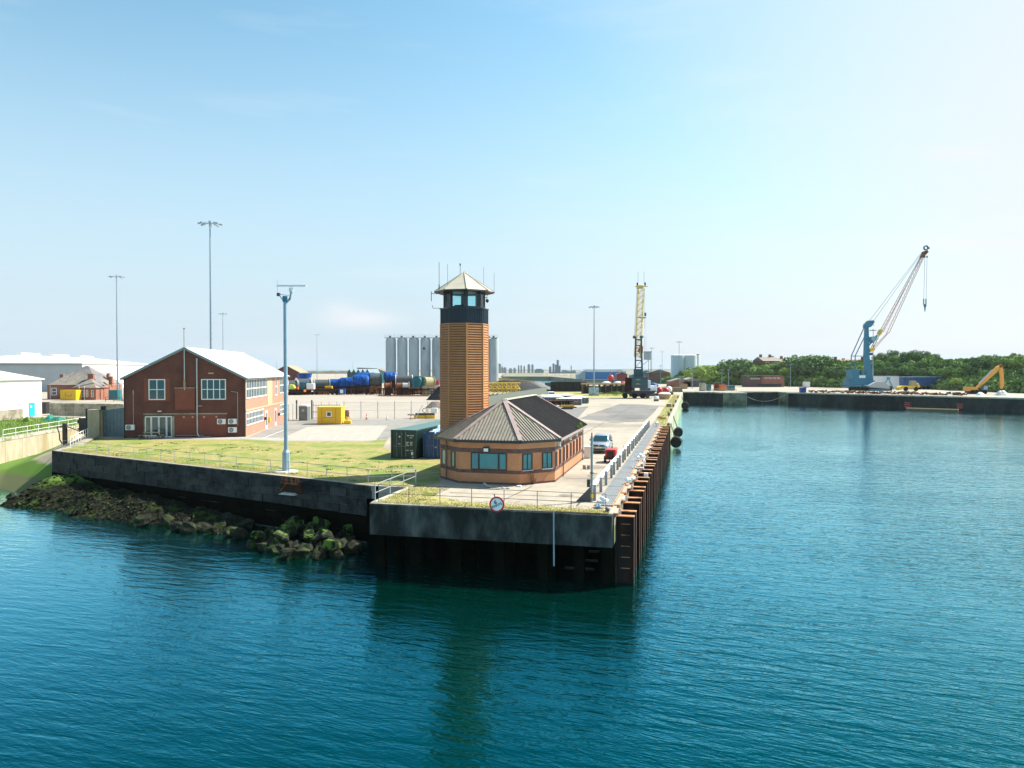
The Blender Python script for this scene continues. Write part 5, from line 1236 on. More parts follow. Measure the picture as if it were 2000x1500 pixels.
# ------------------------------------------------------------------ yard things
yc = thing('yellow_cabin', (*g(643,829),0), R(0), 'yellow steel site cabin with one small square window', 'cabin')
MB().box(-1.75,1.75,0,2.4,.08,2.5).build('body', M_YEL, yc, bevel=.03); MB().box(-1.8,1.8,-.04,2.44,2.42,2.56).build('roof', M_YEL2, yc)
m = MB()
for x in (-1.1,.95): m.box(x,x+.03,-.02,0,.15,2.4)
m.box(-1.07,.95,-.02,0,1.02,1.05); m.build('seam', M_DGREY, yc)
window(yc,-.42,.38,1.1,1.9,1,1,y=-.02,fw=.13,gm=M_GLASS)
for x in (-1.3,.8): MB().box(x,x+.5,-.05,.2,0,.1).build('skid', M_DGREY, yc)
t = thing('yellow_float', (*g(679,828),0), 0, 'yellow plastic pump float standing right of the yellow cabin', 'float'); MB().box(-.5,.55,-.4,.4,0,.5).build('base', M_YEL, t, bevel=.08); MB().tube((-.05,0,.5),(-.05,0,1.05),.2,12).build('neck', M_YEL2, t)
t = thing('portable_toilet', (*g(592,821.5),0), R(-6), 'grey green portable toilet standing by the yard gate', 'portable toilet'); MB().box(-.72,.68,0,1.3,0,2.25).build('body', M_GREENG, t, bevel=.03); MB().ext([(-.76,2.25),(.72,2.25),(.5,2.45),(-.5,2.45)],-.05,1.35).build('roof', M_WPLAST, t); m = MB(); m.box(-.6,.56,-.03,0,.1,2.1); d = m.build('door', M_GREENG, t); MB().tube((0,-.05,1.6),(0,-.03,1.6),.2,12).build('door_sign', M_LGREY, d); MB().box(-.62,.58,-.04,-.03,1.06,1.1).build('door_rail', M_DGREY, d)
gt = thing('yard_gate', (*g(605,819),0), 0, 'open dark steel yard gate frame behind the yellow cabin', 'gate')
for x in (-2.1,.35): MB().box(x-.1,x+.1,-.1,.1,0,3.1).build('gate_post', M_DGREY, gt)
for i in range(11): MB().tube((.6+i*.42,0,.2),(.6+i*.42,0,2.3+(.5 if i%3==0 else 0)),.03,5).build('gate_bar', M_DGREY, gt)
for z in (.2,1.2,2.3): MB().bar((.5,0,z),(4.9,0,z),.07).build('gate_rail', M_DGREY, gt)
fe = thing('chain_link_fence', (0,0,0), 0, 'chain link fence with thin posts across the gravel yard', 'fence')
fa_, fb_ = Vector((*g(672,818.5),0)), Vector((*g(868,817),0)); nf = 6
for i in range(nf+1):
    p = fa_+(fb_-fa_)*i/nf; MB().tube(p,p+Vector((0,0,2.9)),.045,6).build('post', M_GREY, fe)
for z in (.1,1.4,2.65): MB().tube(fa_+Vector((0,0,z)),fb_+Vector((0,0,z)),.012,4).build('wire', M_GREY, fe)
m = MB(); L4 = (fb_-fa_).length; dd = (fb_-fa_)/L4; q = -2.6
while q < L4:
    for s in (0, 1):
        a0, a1 = max(0,q), min(L4,q+2.6)
        if a1 > a0:
            z0, z1 = (a0-q)/2.6*2.55+.1, (a1-q)/2.6*2.55+.1
            if s: z0, z1 = 2.75-z0, 2.75-z1
            m.tube(fa_+dd*a0+Vector((0,0,z0)), fa_+dd*a1+Vector((0,0,z1)), .003, 3)
    q += .12
m.build('mesh', M_GREY, fe, kind='stuff')
MB().tube(fa_+dd*(L4*.72)+Vector((0,-1.6,0)),fa_+dd*(L4*.78)+Vector((0,0,2.2)),.05,6).build('stay', M_GREY, fe)
f2 = thing('left_fence', (0,0,0), 0, 'pale mesh fence between the office and the yard gate', 'fence'); a, b = Vector((*g(556,822),0)), Vector((*g(580,820),0))
for i in range(4): p = a+(b-a)*i/3; MB().tube(p,p+Vector((0,0,2.6)),.04,6).build('post', M_GREY, f2)
MB().tube(a+Vector((0,0,2.5)),b+Vector((0,0,2.5)),.02,5).build('wire', M_GREY, f2)
def cone(px, py, h, m_, lab):
    t = thing('traffic_cone', (*g(px,py),0), 0, lab, 'traffic cone'); MB().box(-.2*h,.2*h,-.2*h,.2*h,0,.05).build('base', M_BLACK, t); MB().lathe([(.16*h,.05),(.03*h,h)],12).build('body', m_, t); MB().lathe([(.125*h,h*.35),(.095*h,h*.55)],12).build('band', M_WHITE, t)
cone(716,819,1.0,M_ORANGE,'tall orange traffic cone at the middle of the yard fence'); cone(756,819,.9,M_WPLAST,'thin pale marker cone right of the orange cone'); cone(802,819,.9,M_ORANGE,'small pale red cone near the fence stay'); cone(671,822,.9,M_ORANGE,'orange cone half hidden behind the yellow cabin')
t = thing('brown_drum', (*g(677,818),0), 0, 'rusty brown drum with weeds by the fence end', 'drum'); MB().tube((0,0,.5),(0,0,1.4),.42,14).build('drum', M_RUST, t); MB().box(-.4,.4,-.3,.3,0,.5).build('stand', M_RUST, t)
t = thing('yellow_pontoon', (*g(832,817),0), 0, 'yellow pontoon machine with black deck and hoop in the yard corner', 'pontoon'); 
MB().box(-1.9,0,-.6,.6,0,.55).build('float', M_YEL, t, bevel=.08); MB().box(.1,1.5,-.6,.6,0,.6).build('float', M_YEL, t, bevel=.08); MB().box(-1.7,1.4,-.5,.5,.6,.85).build('deck', M_BLACK, t); MB().box(.9,1.9,-.5,.5,.85,1.7).build('tank', M_WRAP, t, bevel=.1)
MB().ring((-.2,0,1.3),(0,1,0),.32,.40,.1,18).build('hoop', M_BLACK, t); MB().box(-3.0,-1.9,-.3,.3,.5,.75).build('arm', M_LGREY, t)
def heap(px, py, w, d, h, m_, name, lab, seed=1, cat='heap', rz=0):
    mb = MB(); n = 22; vs = []
    for j in range(n+1):
        for i in range(n+1):
            a, b = i/n*2-1, j/n*2-1; e = max(0, 1-math.sqrt(a*a+b*b)); q = noise.noise(Vector((a*3+seed,b*3,seed)))
            vs.append((a*w/2, b*d/2, max(-.05, h*(min(1,e*1.5)+q*.25*e))))
    mb.add(vs, [(j*(n+1)+i, j*(n+1)+i+1, (j+1)*(n+1)+i+1, (j+1)*(n+1)+i) for j in range(n) for i in range(n)])
    x, y = g(px,py); o = mb.build(name, m_, None, loc=(x,y+d/2,.0), rz=rz); o['label'] = lab; o['category'] = cat; return o
heap(849,798,4.5,4,1.4,M_RUBBLE,'rubble_heap','low rubble heap behind the fence, left of the tower')
heap(863,782,9,8,3.4,M_COAL,'dark_spoil_heap','dark conical spoil heap just left of the tower',3)
# ================================================================== MASTS
def high_mast(x, y, H, lab, ring=1.55, r=.26, m=M_MAST):
    t = thing('floodlight_mast', (x,y,0), random.uniform(0,.6), lab, 'floodlight mast')
    MB().tube((0,0,0),(0,0,H),r,10,r*.42).build('pole', m, t); MB().box(-.35,.35,-.35,.35,0,.8).build('base', M_GREY, t)
    q = MB(); q.tube((0,0,H-.2),(0,0,H+.45),.2,8)
    for i in range(8):
        a = i*math.pi/4; q.bar((0,0,H),(ring*math.cos(a),ring*math.sin(a),H+.02),.07)
    q.build('head_frame', m, t)
    for i in range(8):
        a = i*math.pi/4; c, s = math.cos(a), math.sin(a)
        MB().loft([[(ring*.62*c-s*.22,ring*.62*s+c*.22,H+.0),(ring*.62*c+s*.22,ring*.62*s-c*.22,H+.0),(ring*.62*c+s*.22,ring*.62*s-c*.22,H+.18),(ring*.62*c-s*.22,ring*.62*s+c*.22,H+.18)],
                   [(ring*1.25*c-s*.2,ring*1.25*s+c*.2,H-.28),(ring*1.25*c+s*.2,ring*1.25*s-c*.2,H-.28),(ring*1.25*c+s*.2,ring*1.25*s-c*.2,H-.05),(ring*1.25*c-s*.2,ring*1.25*s+c*.2,H-.05)]]).build('floodlight', M_MAST, t)
    return t
high_mast(-106.2,193,33.0,'floodlight mast beside the brick lodge, far left')
high_mast(-51.6,123,33.0,'tallest looking floodlight mast, rising behind the brick office roof')
high_mast(-129.3,321,33,'thin distant floodlight mast just right of the tallest mast')
high_mast(-140,515,33,'faint distant floodlight mast left of the silos')
high_mast(25.1,219.5,27.2,'floodlight mast right of the tower by the wrapped pipes',ring=1.35)
high_mast(102.5,440,25,'floodlight mast just left of the yellow boom crane')
high_mast(57.2,335,25,'floodlight mast head right behind the crane tower')if 0 else None
high_mast(110.5,567,25,'distant floodlight mast just right of the yellow boom crane')
high_mast(142.4,680,25,'smallest distant floodlight mast left of the twin tanks')
high_mast(151,300,24.5,'floodlight mast behind the turquoise crane',ring=1.2)
def lamp(px, py0, py1, Y, lab):
    x = (px-1000)/1400*Y; t = thing('lamp_post', (x,Y,0), 0, lab, 'lamp post'); H = 8+(722-py1)*Y/1400
    MB().tube((0,0,0),(0,0,H),.14,6,.09).build('pole', M_MAST, t); MB().box(-.7,.7,-.15,.15,H-.1,H+.1).build('lamp_head', M_MAST, t)
for px, py1, Y, lb in ((1328,735,300,'short lamp post by the basin corner sheds'),(1352,724,300,'lamp post before the low bushes left of the round tree'),(1410,722,330,'lamp post beside the red kiosk, left one'),(1423,722,330,'lamp post beside the red kiosk, right one'),(1544,712,330,'lamp post right of the brick garage'),(1290,714,420,'short lamp post right of the crane')): lamp(px, 0, py1, Y, lb)
for px, py1, Y, lb in ((1115,721,700,'thin pole left of the blue shed'),(1192,722,420,'thin pole behind the red ball'),(982,707,600,'very thin aerial right of the silos'),(541,706,420,'thin lattice aerial behind the office roof'),(689,704,600,'thin red and white aerial over the blue reels'),(656,722,700,'faint thin pole over the scrub')):
    x = (px-1000)/1400*Y; H = 8+(722-py1)*Y/1400; o = MB().tube((0,0,0),(0,0,H),.16,6,.08).build('aerial_mast', M_GREY, None, loc=(x,Y,0)); o['label'] = lb; o['category'] = 'aerial'

# ================================================================== MIDDLE GROUND LEFT
def at(px, Y, z=0): return ((px-1000)/1400*Y, Y, z)
def zz(py, Y): return 8+(722-py)*Y/1400
# silos
si = thing('silo_row', (0,0,0), 0, 'row of tall pale concrete silos with railed walkway behind the tower', 'silos')
YS = 300
def silo(px, r, top, par, Y=YS, m=M_SILO):
    x = (px-1000)/1400*Y
    s = MB().lathe([(r,0),(r,top-.9),(r*.9,top-.1),(r*.3,top+.3)],24,(x,Y,0)).build('silo', m, par, True); s.modifiers.new('e','EDGE_SPLIT').split_angle = R(25)
    for z_ in (top*.3, top*.62): MB().ring((x,Y,z_),(0,0,1),r-.01,r+.03,.12,24).build('silo_band', m, s)
    MB().tube((x-.3,Y,top),(x-.3,Y,top+1.1),.45,8).build('hatch', M_DGREY, s)
tp = zz(661, YS)
for i in range(6): silo(763.5+22.6*i, 2.12, tp, si)
silo(965.5,1.75,tp,si); silo(956,1.7,tp,si,Y=304); silo(930,1.9,tp,si); silo(910,1.9,tp,si)
for z_ in (.5,.95,1.4):
    x0, x1 = at(752,YS)[0], at(972,YS)[0]; MB().bar((x0,YS-1.6,tp+z_),(x1,YS-1.6,tp+z_),.06).build('walkway_rail', M_LGREY, si)
MB().box(at(752,YS)[0],at(972,YS)[0],YS-1.5,YS+1.5,tp+.15,tp+.3).build('walkway', M_GREY, si)
for i in range(34):
    x = x0+(x1-x0)*i/33; MB().bar((x,YS-1.6,tp+.2),(x,YS-1.6,tp+1.4+(.8 if i%8==3 else 0)),.06).build('walkway_post', M_LGREY, si)
MB().box(at(828,YS)[0],at(831,YS)[0],YS-2.6,YS-2.2,zz(683,YS),zz(679,YS)).build('floodlight', M_BLACK, si)
# brick warehouse
t = thing('brick_warehouse', at(543,300), R(8), 'dark gabled brick warehouse with sandy side wall behind the radar mast', 'warehouse')
MB().ext([(0,0),(8.6,0),(8.6,zz(727,300)),(3.2,zz(713.5,300)),(0,zz(722,300))],0,.4).build('gable', M_OFF, t); MB().ext([(0.05,0),(8.5,0),(8.5,6.8),(3.2,9.6),(.05,7.8)],.4,26).build('wall', M_TANB, t)
MB().add([(8.9,-.2,6.7),(3.2,-.2,9.9),(3.2,26.4,9.9),(8.9,26.4,6.7),(-.4,-.2,7.9),(-.4,26.4,7.9)],[(0,1,2,3),(1,4,5,2)]).build('roof', M_SLATE2, t)
# zigzag green sheds and brown roofed building
t = thing('sawtooth_shed', at(678,380), 0, 'dark green shed with sawtooth roof left of the silos', 'shed'); m = MB(); w = .2714*44/5
pts = [(0,0)]
for i in range(5): pts += [(i*w,zz(729,380)),(i*w+w/2,zz(722,380))]
pts += [(5*w,zz(729,380)),(5*w,0)]; m.ext(pts,0,30); m.build('wall', M_CRG, t)
for i in range(5): MB().ext([(i*w,zz(729,380)+.05),(i*w+w/2,zz(722,380)+.05),((i+1)*w,zz(729,380)+.05),(i*w+w/2,zz(722,380)+.4)],-.3,30).build('roof', M_TEALCL, t)
t = thing('brown_roofed_shed', at(697,430), 0, 'low brown roofed shed with pale turquoise wall left of the silos', 'shed'); MB().box(0,17,0,20,0,zz(725,430)).build('wall', M_CRB2, t); MB().ext([(-.5,zz(725,430)),(17.5,zz(726,430)),(12,zz(719.5,430)),(.5,zz(718,430))],-.5,20).build('roof', M_SLATE, t)

# cable reels
def reel(px, py, Y, r, w, rz, m1, m2, lab, spokes=False):
    z0 = 1.2; t = thing('cable_reel', at(px,Y), rz, lab, 'cable reel'); zc = zz(py,Y)
    MB().tube((-w/2,0,zc),(w/2,0,zc),r*.86,26).build('winding', m1, t)
    for s in (-1,1):
        f = MB().ring((s*w/2,0,zc),(1,0,0),r*.25 if spokes else r*.12,r,.22,28).build('flange', m2, t)
        if spokes:
            for k_ in range(14):
                a = k_*2*math.pi/14; MB().bar((s*(w/2+.13),r*.2*math.cos(a),zc+r*.2*math.sin(a)),(s*(w/2+.13),r*.95*math.cos(a),zc+r*.95*math.sin(a)),.16).build('spoke', m2, f)
        else:
            for k_ in range(6):
                a = k_*math.pi/3; MB().tube((s*(w/2+.1),r*.55*math.cos(a),zc+r*.55*math.sin(a)),(s*(w/2+.14),r*.55*math.cos(a),zc+r*.55*math.sin(a)),r*.13,10).build('flange_hole', M_DGREY, f)
    MB().box(-w/2-.1,w/2+.1,-r*.6,r*.6,0,zc-r*.8).build('cradle', M_RUST, t)
YR = 238
reel(734,742,YR,2.3,3.6,R(14),M_CABLE,M_CABLE,'large dark cable reel with one white flange, mid row'); reel(789,742.5,YR-2,1.75,5.4,R(10),M_DGREY,M_WPLAST,'long grey cable reel with perforated white flanges')
reel(816,746,YR-4,1.95,1.4,R(62),M_TEAL,M_TEAL,'teal spoked reel facing the camera by the silos',True); reel(836,746,YR-3,1.85,3.4,R(40),M_ROPE,M_ROPE,'tan rope wound reel with ribbed rims by the spoil heap')
reel(592,750,YR-8,2.0,4.4,R(30),M_CABLE,M_GALV,'dark reel behind the flatbed trailers, left one'); reel(628,750,YR-4,1.7,4.8,R(25),M_CABLE,M_GALV,'silvery ribbed reel right of the radar mast'); reel(571,753,YR-10,1.9,3.2,R(30),M_CABLE,M_GALV,'dark reel with silver rims beside the radar mast')
MB_ = MB(); 
def tarp_reel(px, py, Y, r, w, rz, lab, m_=M_TARP):
    zc = zz(py,Y); mb = MB(); rings = []; n = 28; S = 14
    for k_ in range(S+1):
        x = -w/2+w*k_/S; e = (abs(k_/S*2-1))**8; ring = []
        for i in range(n):
            a = 2*math.pi*i/n; q = noise.noise(Vector((x*.9+px,math.cos(a)*1.5,math.sin(a)*1.5)))*.25; rr_ = r*(1-.5*e*0.4)*(1+q*.5)
            zz_ = zc+rr_*math.sin(a); yy = rr_*math.cos(a)*(1.0 if math.sin(a) > -.2 else 1.02)
            if math.sin(a) < -.1: zz_ = zc - rr_*.75*abs(math.sin(a))
            ring.append((x, yy, zz_))
        rings.append(ring)
    t = thing('covered_reel', at(px,Y), rz, lab, 'covered reel'); mb.loft(rings).build('tarpaulin', m_, t, True)
    MB().box(-w/2+.4,w/2-.4,-r*.7,r*.7,0,zc-r*.6).build('cradle', M_RUSTD, t)
    for k_ in range(3): x = -w/2+w*(k_+.5)/3; MB().ring((x,0,zc),(1,0,0),r*.98,r*1.035,.07,24).build('strap', M_CRB, t)
tarp_reel(762,736.5,YR+2,1.75,4.2,R(18),'bright blue tarpaulin covered reel raised behind the grey reel')
tarp_reel(705,745,YR-2,2.1,5.4,R(8),'biggest blue tarpaulin covered reel left of the dark reel'); tarp_reel(678,748,YR+3,1.9,5.0,R(8),'blue covered reel second in the row'); tarp_reel(655,750,YR+4,1.65,4.6,R(8),'blue covered reel third in the row'); tarp_reel(636,751,YR+6,1.3,4.4,R(8),'small blue covered reel at the left end of the row')
tarp_reel(715,740,YR+7,2.2,7.0,R(4),'pale blue sheeted reel behind the big blue one',M_TARP)
# skips, tank, trailers
t = thing('green_skip', at(583,229), 0, 'teal tipping skip standing on a flatbed trailer beside the mast', 'skip'); MB().ext([(-2.6,1.9),(2.2,1.9),(3.2,3.8),(-3.4,3.8)],-1.2,1.2).build('body', M_TEAL, t); MB().box(-3.5,3.3,-1.3,1.3,3.8,3.95).build('rim', M_CRB, t)
t = thing('blue_open_tank', at(595,262), 0, 'blue and white open tank standing behind the reels', 'tank'); MB().lathe([(2.2,4.6),(2.7,6.6),(2.5,6.6),(2.2,5.0)],14).build('body', M_TARP, t); MB().box(-1.6,1.6,-1.6,1.6,0,4.6).build('stand', M_LGREY, t)
t = thing('yellow_machine', at(571,226), 0, 'small yellow and green machine on the trailer by the mast', 'machine'); MB().ext([(-1,1.8),(1.2,1.8),(.4,3.2),(-.6,3.4)],-.8,.8).build('body', M_LIMEW, t); MB().box(1.2,1.9,-.6,.6,1.8,2.6).build('hopper', M_ORANGE, t)
t = thing('white_tote', at(607,228), 0, 'white tote tank standing on the flatbed trailer', 'tote tank'); MB().box(-1.2,1.2,-.8,.8,1.8,3.6).build('body', M_WHITE, t, bevel=.1); MB().box(-1.3,1.3,-.9,.9,1.6,1.8).build('pallet', M_WOOD, t)
t = thing('small_yellow_tank', at(642,232), 0, 'yellow tank lying on the trailer deck', 'tank'); MB().box(-1.2,1.2,-.6,.6,1.9,2.7).build('body', M_YEL, t, bevel=.15); MB().box(-1.3,1.3,-.7,.7,1.8,1.9).build('tray', M_RUST, t)
def trailer(px, Y, w, lab, rz=0):
    t = thing('flatbed_trailer', at(px,Y), rz, lab, 'trailer'); MB().box(-w/2,w/2,-1.2,1.2,1.35,1.8).build('deck', M_RUSTD, t)
    for x in (-w*.32,-w*.2,w*.24,w*.36): MB().tube((x,-1.2,.5),(x,-.8,.5),.5,14).build('wheel', M_TYRE, t)
    for x in (-w*.45,w*.1): MB().box(x-.1,x+.1,-.9,.9,0,1.35).build('support_leg', M_BLACK, t)
    MB().box(-w*.3,w*.3,-.5,.5,1.0,1.35).build('chassis', M_BLACK, t); MB().box(w/2,w/2+.3,-1.2,1.2,1.0,1.7).build('tail_board', M_ORANGE, t)
trailer(576,226,6,'short rusty flatbed trailer beside the radar mast'); trailer(634,229,11.5,'long rusty flatbed trailer with orange tail board')
def stack(px, py, Y, w, n, lab, name='scrap_stack', d=2.0, h=2.2):
    t = thing(name, at(px,Y), random.uniform(-.1,.1), lab, 'scrap stack'); r_ = random.Random(px)
    for i in range(n):
        x = r_.uniform(-w/2,w/2); z = r_.uniform(.1,h); l = r_.uniform(1,w*.35); v = r_.random() < .4
        a = (x,r_.uniform(-d/2,d/2),0 if v else z); b = (x+(0 if v else l),r_.uniform(-d/2,d/2),h if v else z+r_.uniform(-.2,.3)); MB().bar(a,b,r_.uniform(.12,.35)).build('girder', (M_RUST,M_RUSTD,M_RUSTD,M_RUSTE)[r_.randrange(4)], t)
    MB().box(-w/2,w/2,-d/2,d/2,h-.15,h).build('top_frame', M_RUSTD, t)
stack(733,0,228,8,18,'rusty steel frames under the dark reel'); stack(765,0,226,5,14,'rusty steel frames under the raised blue reel'); stack(793,0,222,7,22,'tangle of rusty steel frames before the grey reel'); stack(822,0,220,9.5,30,'widest stack of rusty steel frames below the teal reel'); stack(687,0,230,10,16,'rusty cradles under the big blue covered reel',h=1.8)
t = thing('flat_girders', at(790,214), 0, 'long flat rusty girders lying on the gravel', 'girders')
for i in range(6): MB().bar((-8+i*.8,i*.5,.2),(7.4-i*.2,i*.5+.2,.2),.3,.25).build('girder', (M_RUST,M_RUSTE)[i%2], t)
for px, lb, m_ in ((781,'round rusty hub leaning on the scrap frames',M_RUST),(792,'grey flanged pipe lying on the scrap',M_GALV),(757,'small rusty hub under the raised blue reel',M_RUST)):
    t = thing('pipe_hub', at(px,219), R(20), lb, 'pipe'); MB().tube((-1,0,3.2),(1,0,3.2),.8,14).build('barrel', m_, t); MB().ring((1,0,3.2),(1,0,0),.5,1.1,.15,16).build('flange', m_, t); MB().box(-.9,.9,-.6,.6,0,2.5).build('stand', M_RUSTD, t)
t = thing('blue_pump', at(668,226), 0, 'blue and white pump unit by the trailer tail', 'pump'); MB().box(-1,1,-.6,.6,.3,2.0).build('body', M_TARP, t); MB().box(-.5,.5,-.7,-.6,.6,1.7).build('panel', M_WHITE, t)
t = thing('red_bin', at(852,236), 0, 'red bin beside the tan reel, left of the tower', 'bin'); MB().box(-.9,.9,-.6,.6,3.0,4.4).build('body', M_RED, t); MB().box(-1.0,1.0,-.7,.7,0,3.0).build('stand', M_LGREY, t)
t = thing('low_wall', at(855,228), 0, 'low pale concrete block wall left of the tower', 'wall')
for i in range(5): MB().box(-5+i*2.2,-2.85+i*2.2,0,.6,0,2.6).build('block', M_CAP, t)

# ================================================================== MIDDLE GROUND BEHIND HUT
M_YELL = paint('lattice yellow', (.85,.56,.06), r=.5, dirt=.9); M_EXO = paint('excavator orange', (.80,.36,.05), r=.45, dirt=.85)
# yellow lattice
def lattice(t, p, q, w, h, n, mc, rc=.12, rb=.07, name='chord'):
    p, q = Vector(p), Vector(q); d = (q-p).normalized(); a = d.cross(Vector((0,0,1)))
    if a.length < .05: a = Vector((1,0,0))
    a.normalize(); b = a.cross(d).normalized(); L5 = (q-p).length
    def pt(s, i, j, k1=1.0): return p+d*s+a*(w/2*i*k1)+b*(h/2*j*k1)
    cs_ = [(-1,-1),(1,-1),(1,1),(-1,1)]
    for i, j in cs_: MB().tube(pt(0,i,j),pt(L5,i,j),rc,5).build(name, mc, t)
    br_ = MB()
    for s in range(n):
        s0, s1 = L5*s/n, L5*(s+1)/n
        for k_ in range(4):
            i0,j0 = cs_[k_]; i1,j1 = cs_[(k_+1)%4]
            br_.tube(pt(s0,i0,j0),pt(s0,i1,j1),rb,4); 
            (br_.tube(pt(s0,i0,j0),pt(s1,i1,j1),rb,4) if s%2 else br_.tube(pt(s0,i1,j1),pt(s1,i0,j0),rb,4))
    br_.build('bracing', mc, t, kind='stuff')
t = thing('lattice_section', at(984,215), R(4), 'yellow lattice steel sections stacked behind the tower', 'lattice')
for i in range(4):
    for j in (0,1):
        x0, x1 = -6+i*2.75, -6+i*2.75+2.7
        if True: lattice(t,(x0,0,1.3+j*1.85),(x1,0,1.3+j*1.85),2.4,1.7,2,M_YELL,.13,.09)
MB().box(-6,5,-1,1,0,.3).build('bearer', M_RUSTD, t)
stack(985,0,207,9,14,'rusty girders stacked below the yellow lattice',h=.7)
t = thing('palisade_fence', (0,0,0), 0, 'grey palisade fence running behind the hut ridge', 'fence')
a, b = Vector((at(951,150)[0],150,0)), Vector((at(1068,228)[0],228,0)); n = 150
pm_ = MB().ext([(-.2,0),(.2,0),(.2,2.3),(0,2.55),(-.2,2.3)],-.02,.02).mesh('pale', M_PALIS); dv = (b-a)/n; an = math.atan2(dv.y,dv.x)
for i in range(n): inst('pale', pm_, t, a+dv*i, (0,0,an))
for z in (.5,1.9): MB().bar(a+Vector((0,.06,z)),b+Vector((0,.06,z)),.06).build('rail', M_PALIS, t)
sheet('grass_verge', [at(945,150)[:2],at(1010,150)[:2],at(1068,226)[:2],at(945,226)[:2]], .02, M_WEED)
heap(1000,766,30,20,3.9,M_COAL,'coal_heap','black coal heap behind the palisade fence',5); heap(1040,765,20,16,3.2,M_GRIT,'gravel_heap','grey gravel heap right of the coal heap',6)
t = thing('yellow_girder_pile', at(1000,330), 0, 'long mustard coloured steel stack beyond the coal heap', 'girders')
for i in range(6): MB().bar((-12+i*.6,i*.8,.6+i*.7),(13-i*.3,i*.8,.4+i*.35),.9,.8).build('girder', M_ROPE if i%2 else M_YEL2, t)
# wrapped pipes
def pack(px, Y, w, h, d, lab, rz=0):
    t = thing('wrapped_pipe_pack', at(px,Y), rz, lab, 'pipe pack')
    nn = int(w/.8)
    for k_ in range(3): 
        z0 = .12+k_*(h-.5)/3; MB().box(-w/2,w/2,-d/2,d/2,z0,z0+(h-.5)/3-.06).build('pipe_layer', M_PIPES, t)
    crumple(14,6,w+.3,d+.3,.3,px,h-.45).build('wrap', M_WRAP, t)
    for x in (-w/2,w/2): MB().box(x-.05,x+.05,-d/2-.03,d/2+.03,.3,h-.4).build('end_wrap', M_LIMEW, t)
    for i in range(nn): x = -w/2+w*(i+.5)/nn; MB().box(x-.04,x+.04,-d/2-.04,-d/2,.1,h-.35).build('band', M_BLACK, t)
pack(1112,163,5.6,1.9,2.6,'wrapped pipe pack with lime end, nearest of the white topped packs',R(-6)); pack(1078,167,5.2,2.1,2.4,'white wrapped pipe pack left of the lime ended one',R(-6)); pack(1130,170,4.6,1.9,2.4,'white wrapped pipe pack at the right rear'); pack(1100,172,5,2.3,2.4,'white wrapped pipe pack at the middle rear'); pack(1072,173,5,2.2,2.2,'white wrapped pipe pack at the left rear')
stack(1085,0,155,6.6,34,'tangle of rusty scrap in front of the wrapped pipes',h=1.3,d=3)
t = thing('yellow_beam', at(1108,150), R(12), 'yellow beam lying before the rusty scrap', 'beam'); MB().box(-1.4,1.4,-.3,.3,.2,.6).build('beam', M_YEL, t); MB().box(-1.2,1.8,-.8,-.5,0,.25).build('bearer', M_BLACK, t)
t = thing('black_beam', at(1098,144), R(4), 'long black beam on the tarmac in front of the scrap', 'beam'); MB().box(-1.6,2.2,-.2,.2,.05,.35).build('beam', M_BLACK, t); MB().box(-1.0,-.8,-.3,.3,0,.1).build('bearer', M_WOOD, t)
t = thing('white_van', at(1076,205), R(5), 'small white vehicle by the palisade fence end', 'van'); MB().box(-1,1,-1.6,1.6,.4,1.7).build('body', M_WHITE, t, bevel=.2); MB().box(-.8,.8,-1.64,-1.5,1.15,1.55).build('windscreen', M_GLASS, t); 
for s in (-1,1): MB().tube((s*.8,-1,.35),(s*1.02,-1,.35),.35,12).build('wheel', M_TYRE, t)
for px, Y, s_, lb in ((1172,222,1.0,'dark bush on the verge near the mast, left'),(1195,221,1.3,'round dark bush on the verge, middle'),(1207,221,1.2,'round dark bush on the verge nearest the crane')):
    m = MB(); r_ = random.Random(px)
    for i in range(500):
        a, b_ = r_.uniform(0,6.28), r_.uniform(0,1.57); q = s_*r_.uniform(.7,1); c = Vector((q*1.6*math.cos(a)*math.cos(b_),q*math.sin(a)*math.cos(b_),q*math.sin(b_)*.95+.1)); u_ = Vector((r_.uniform(-1,1),r_.uniform(-1,1),r_.uniform(-1,1)))*.16; v_ = Vector((r_.uniform(-1,1),r_.uniform(-1,1),r_.uniform(-1,1)))*.16
        m.add([c,c+u_,c+u_+v_,c+v_],[(0,1,2,3)])
    o = m.build('bush', M_LEAF4, None, loc=at(px,Y)); o['label'] = lb; o['category'] = 'bush'

# dockside crane with cream boom
c1 = thing('harbour_crane', W(164,-10.5), R(-8), 'dark green harbour crane with cream yellow boom on the quay', 'crane')
MB().box(-1.8,2.6,-2.6,2.6,2.9,6.0).build('machine_house', M_CRG, c1)
text('CRANE', .1, M_CRG, c1, (0,-2.59,3), (R(90),0,0)) if 0 else None
m = MB()
for z_ in (3.9,5.1): m.box(-.8,.6,-2.66,-2.6,z_,z_+.1); m.box(-.5,.3,-2.66,-2.6,z_+.15,z_+.3)
m.build('markings', M_ROPE, c1)
for z_ in (3.4,4.6,5.6): MB().box(-1.82,2.62,-2.63,-2.6,z_,z_+.04).build('louvre_line', M_BLACK, c1)
MB().box(2.6,3.4,-1.8,2,2.9,5.0).build('side_cabinet', M_WHITE, c1); MB().box(3.4,5.2,-1,1,2.0,3.6).build('white_unit', M_WHITE, c1)
MB().box(-3.6,-1.8,-1.8,2,1.6,5.8).build('winch_drum', M_RUSTD, c1)
MB().ext([(-1.5,2.1),(5.0,2.1),(4.4,1.5),(2.2,.9),(-2,.9),(-4,1.6)],-2,2).build('turntable', M_BLACK, c1)
for x in (-3.6,-1.0,1.2): 
    for y in (-2.2,2.2): MB().tube((x,y-.3,.75),(x,y+.3,.75),.75,14).build('wheel', M_TYRE, c1)
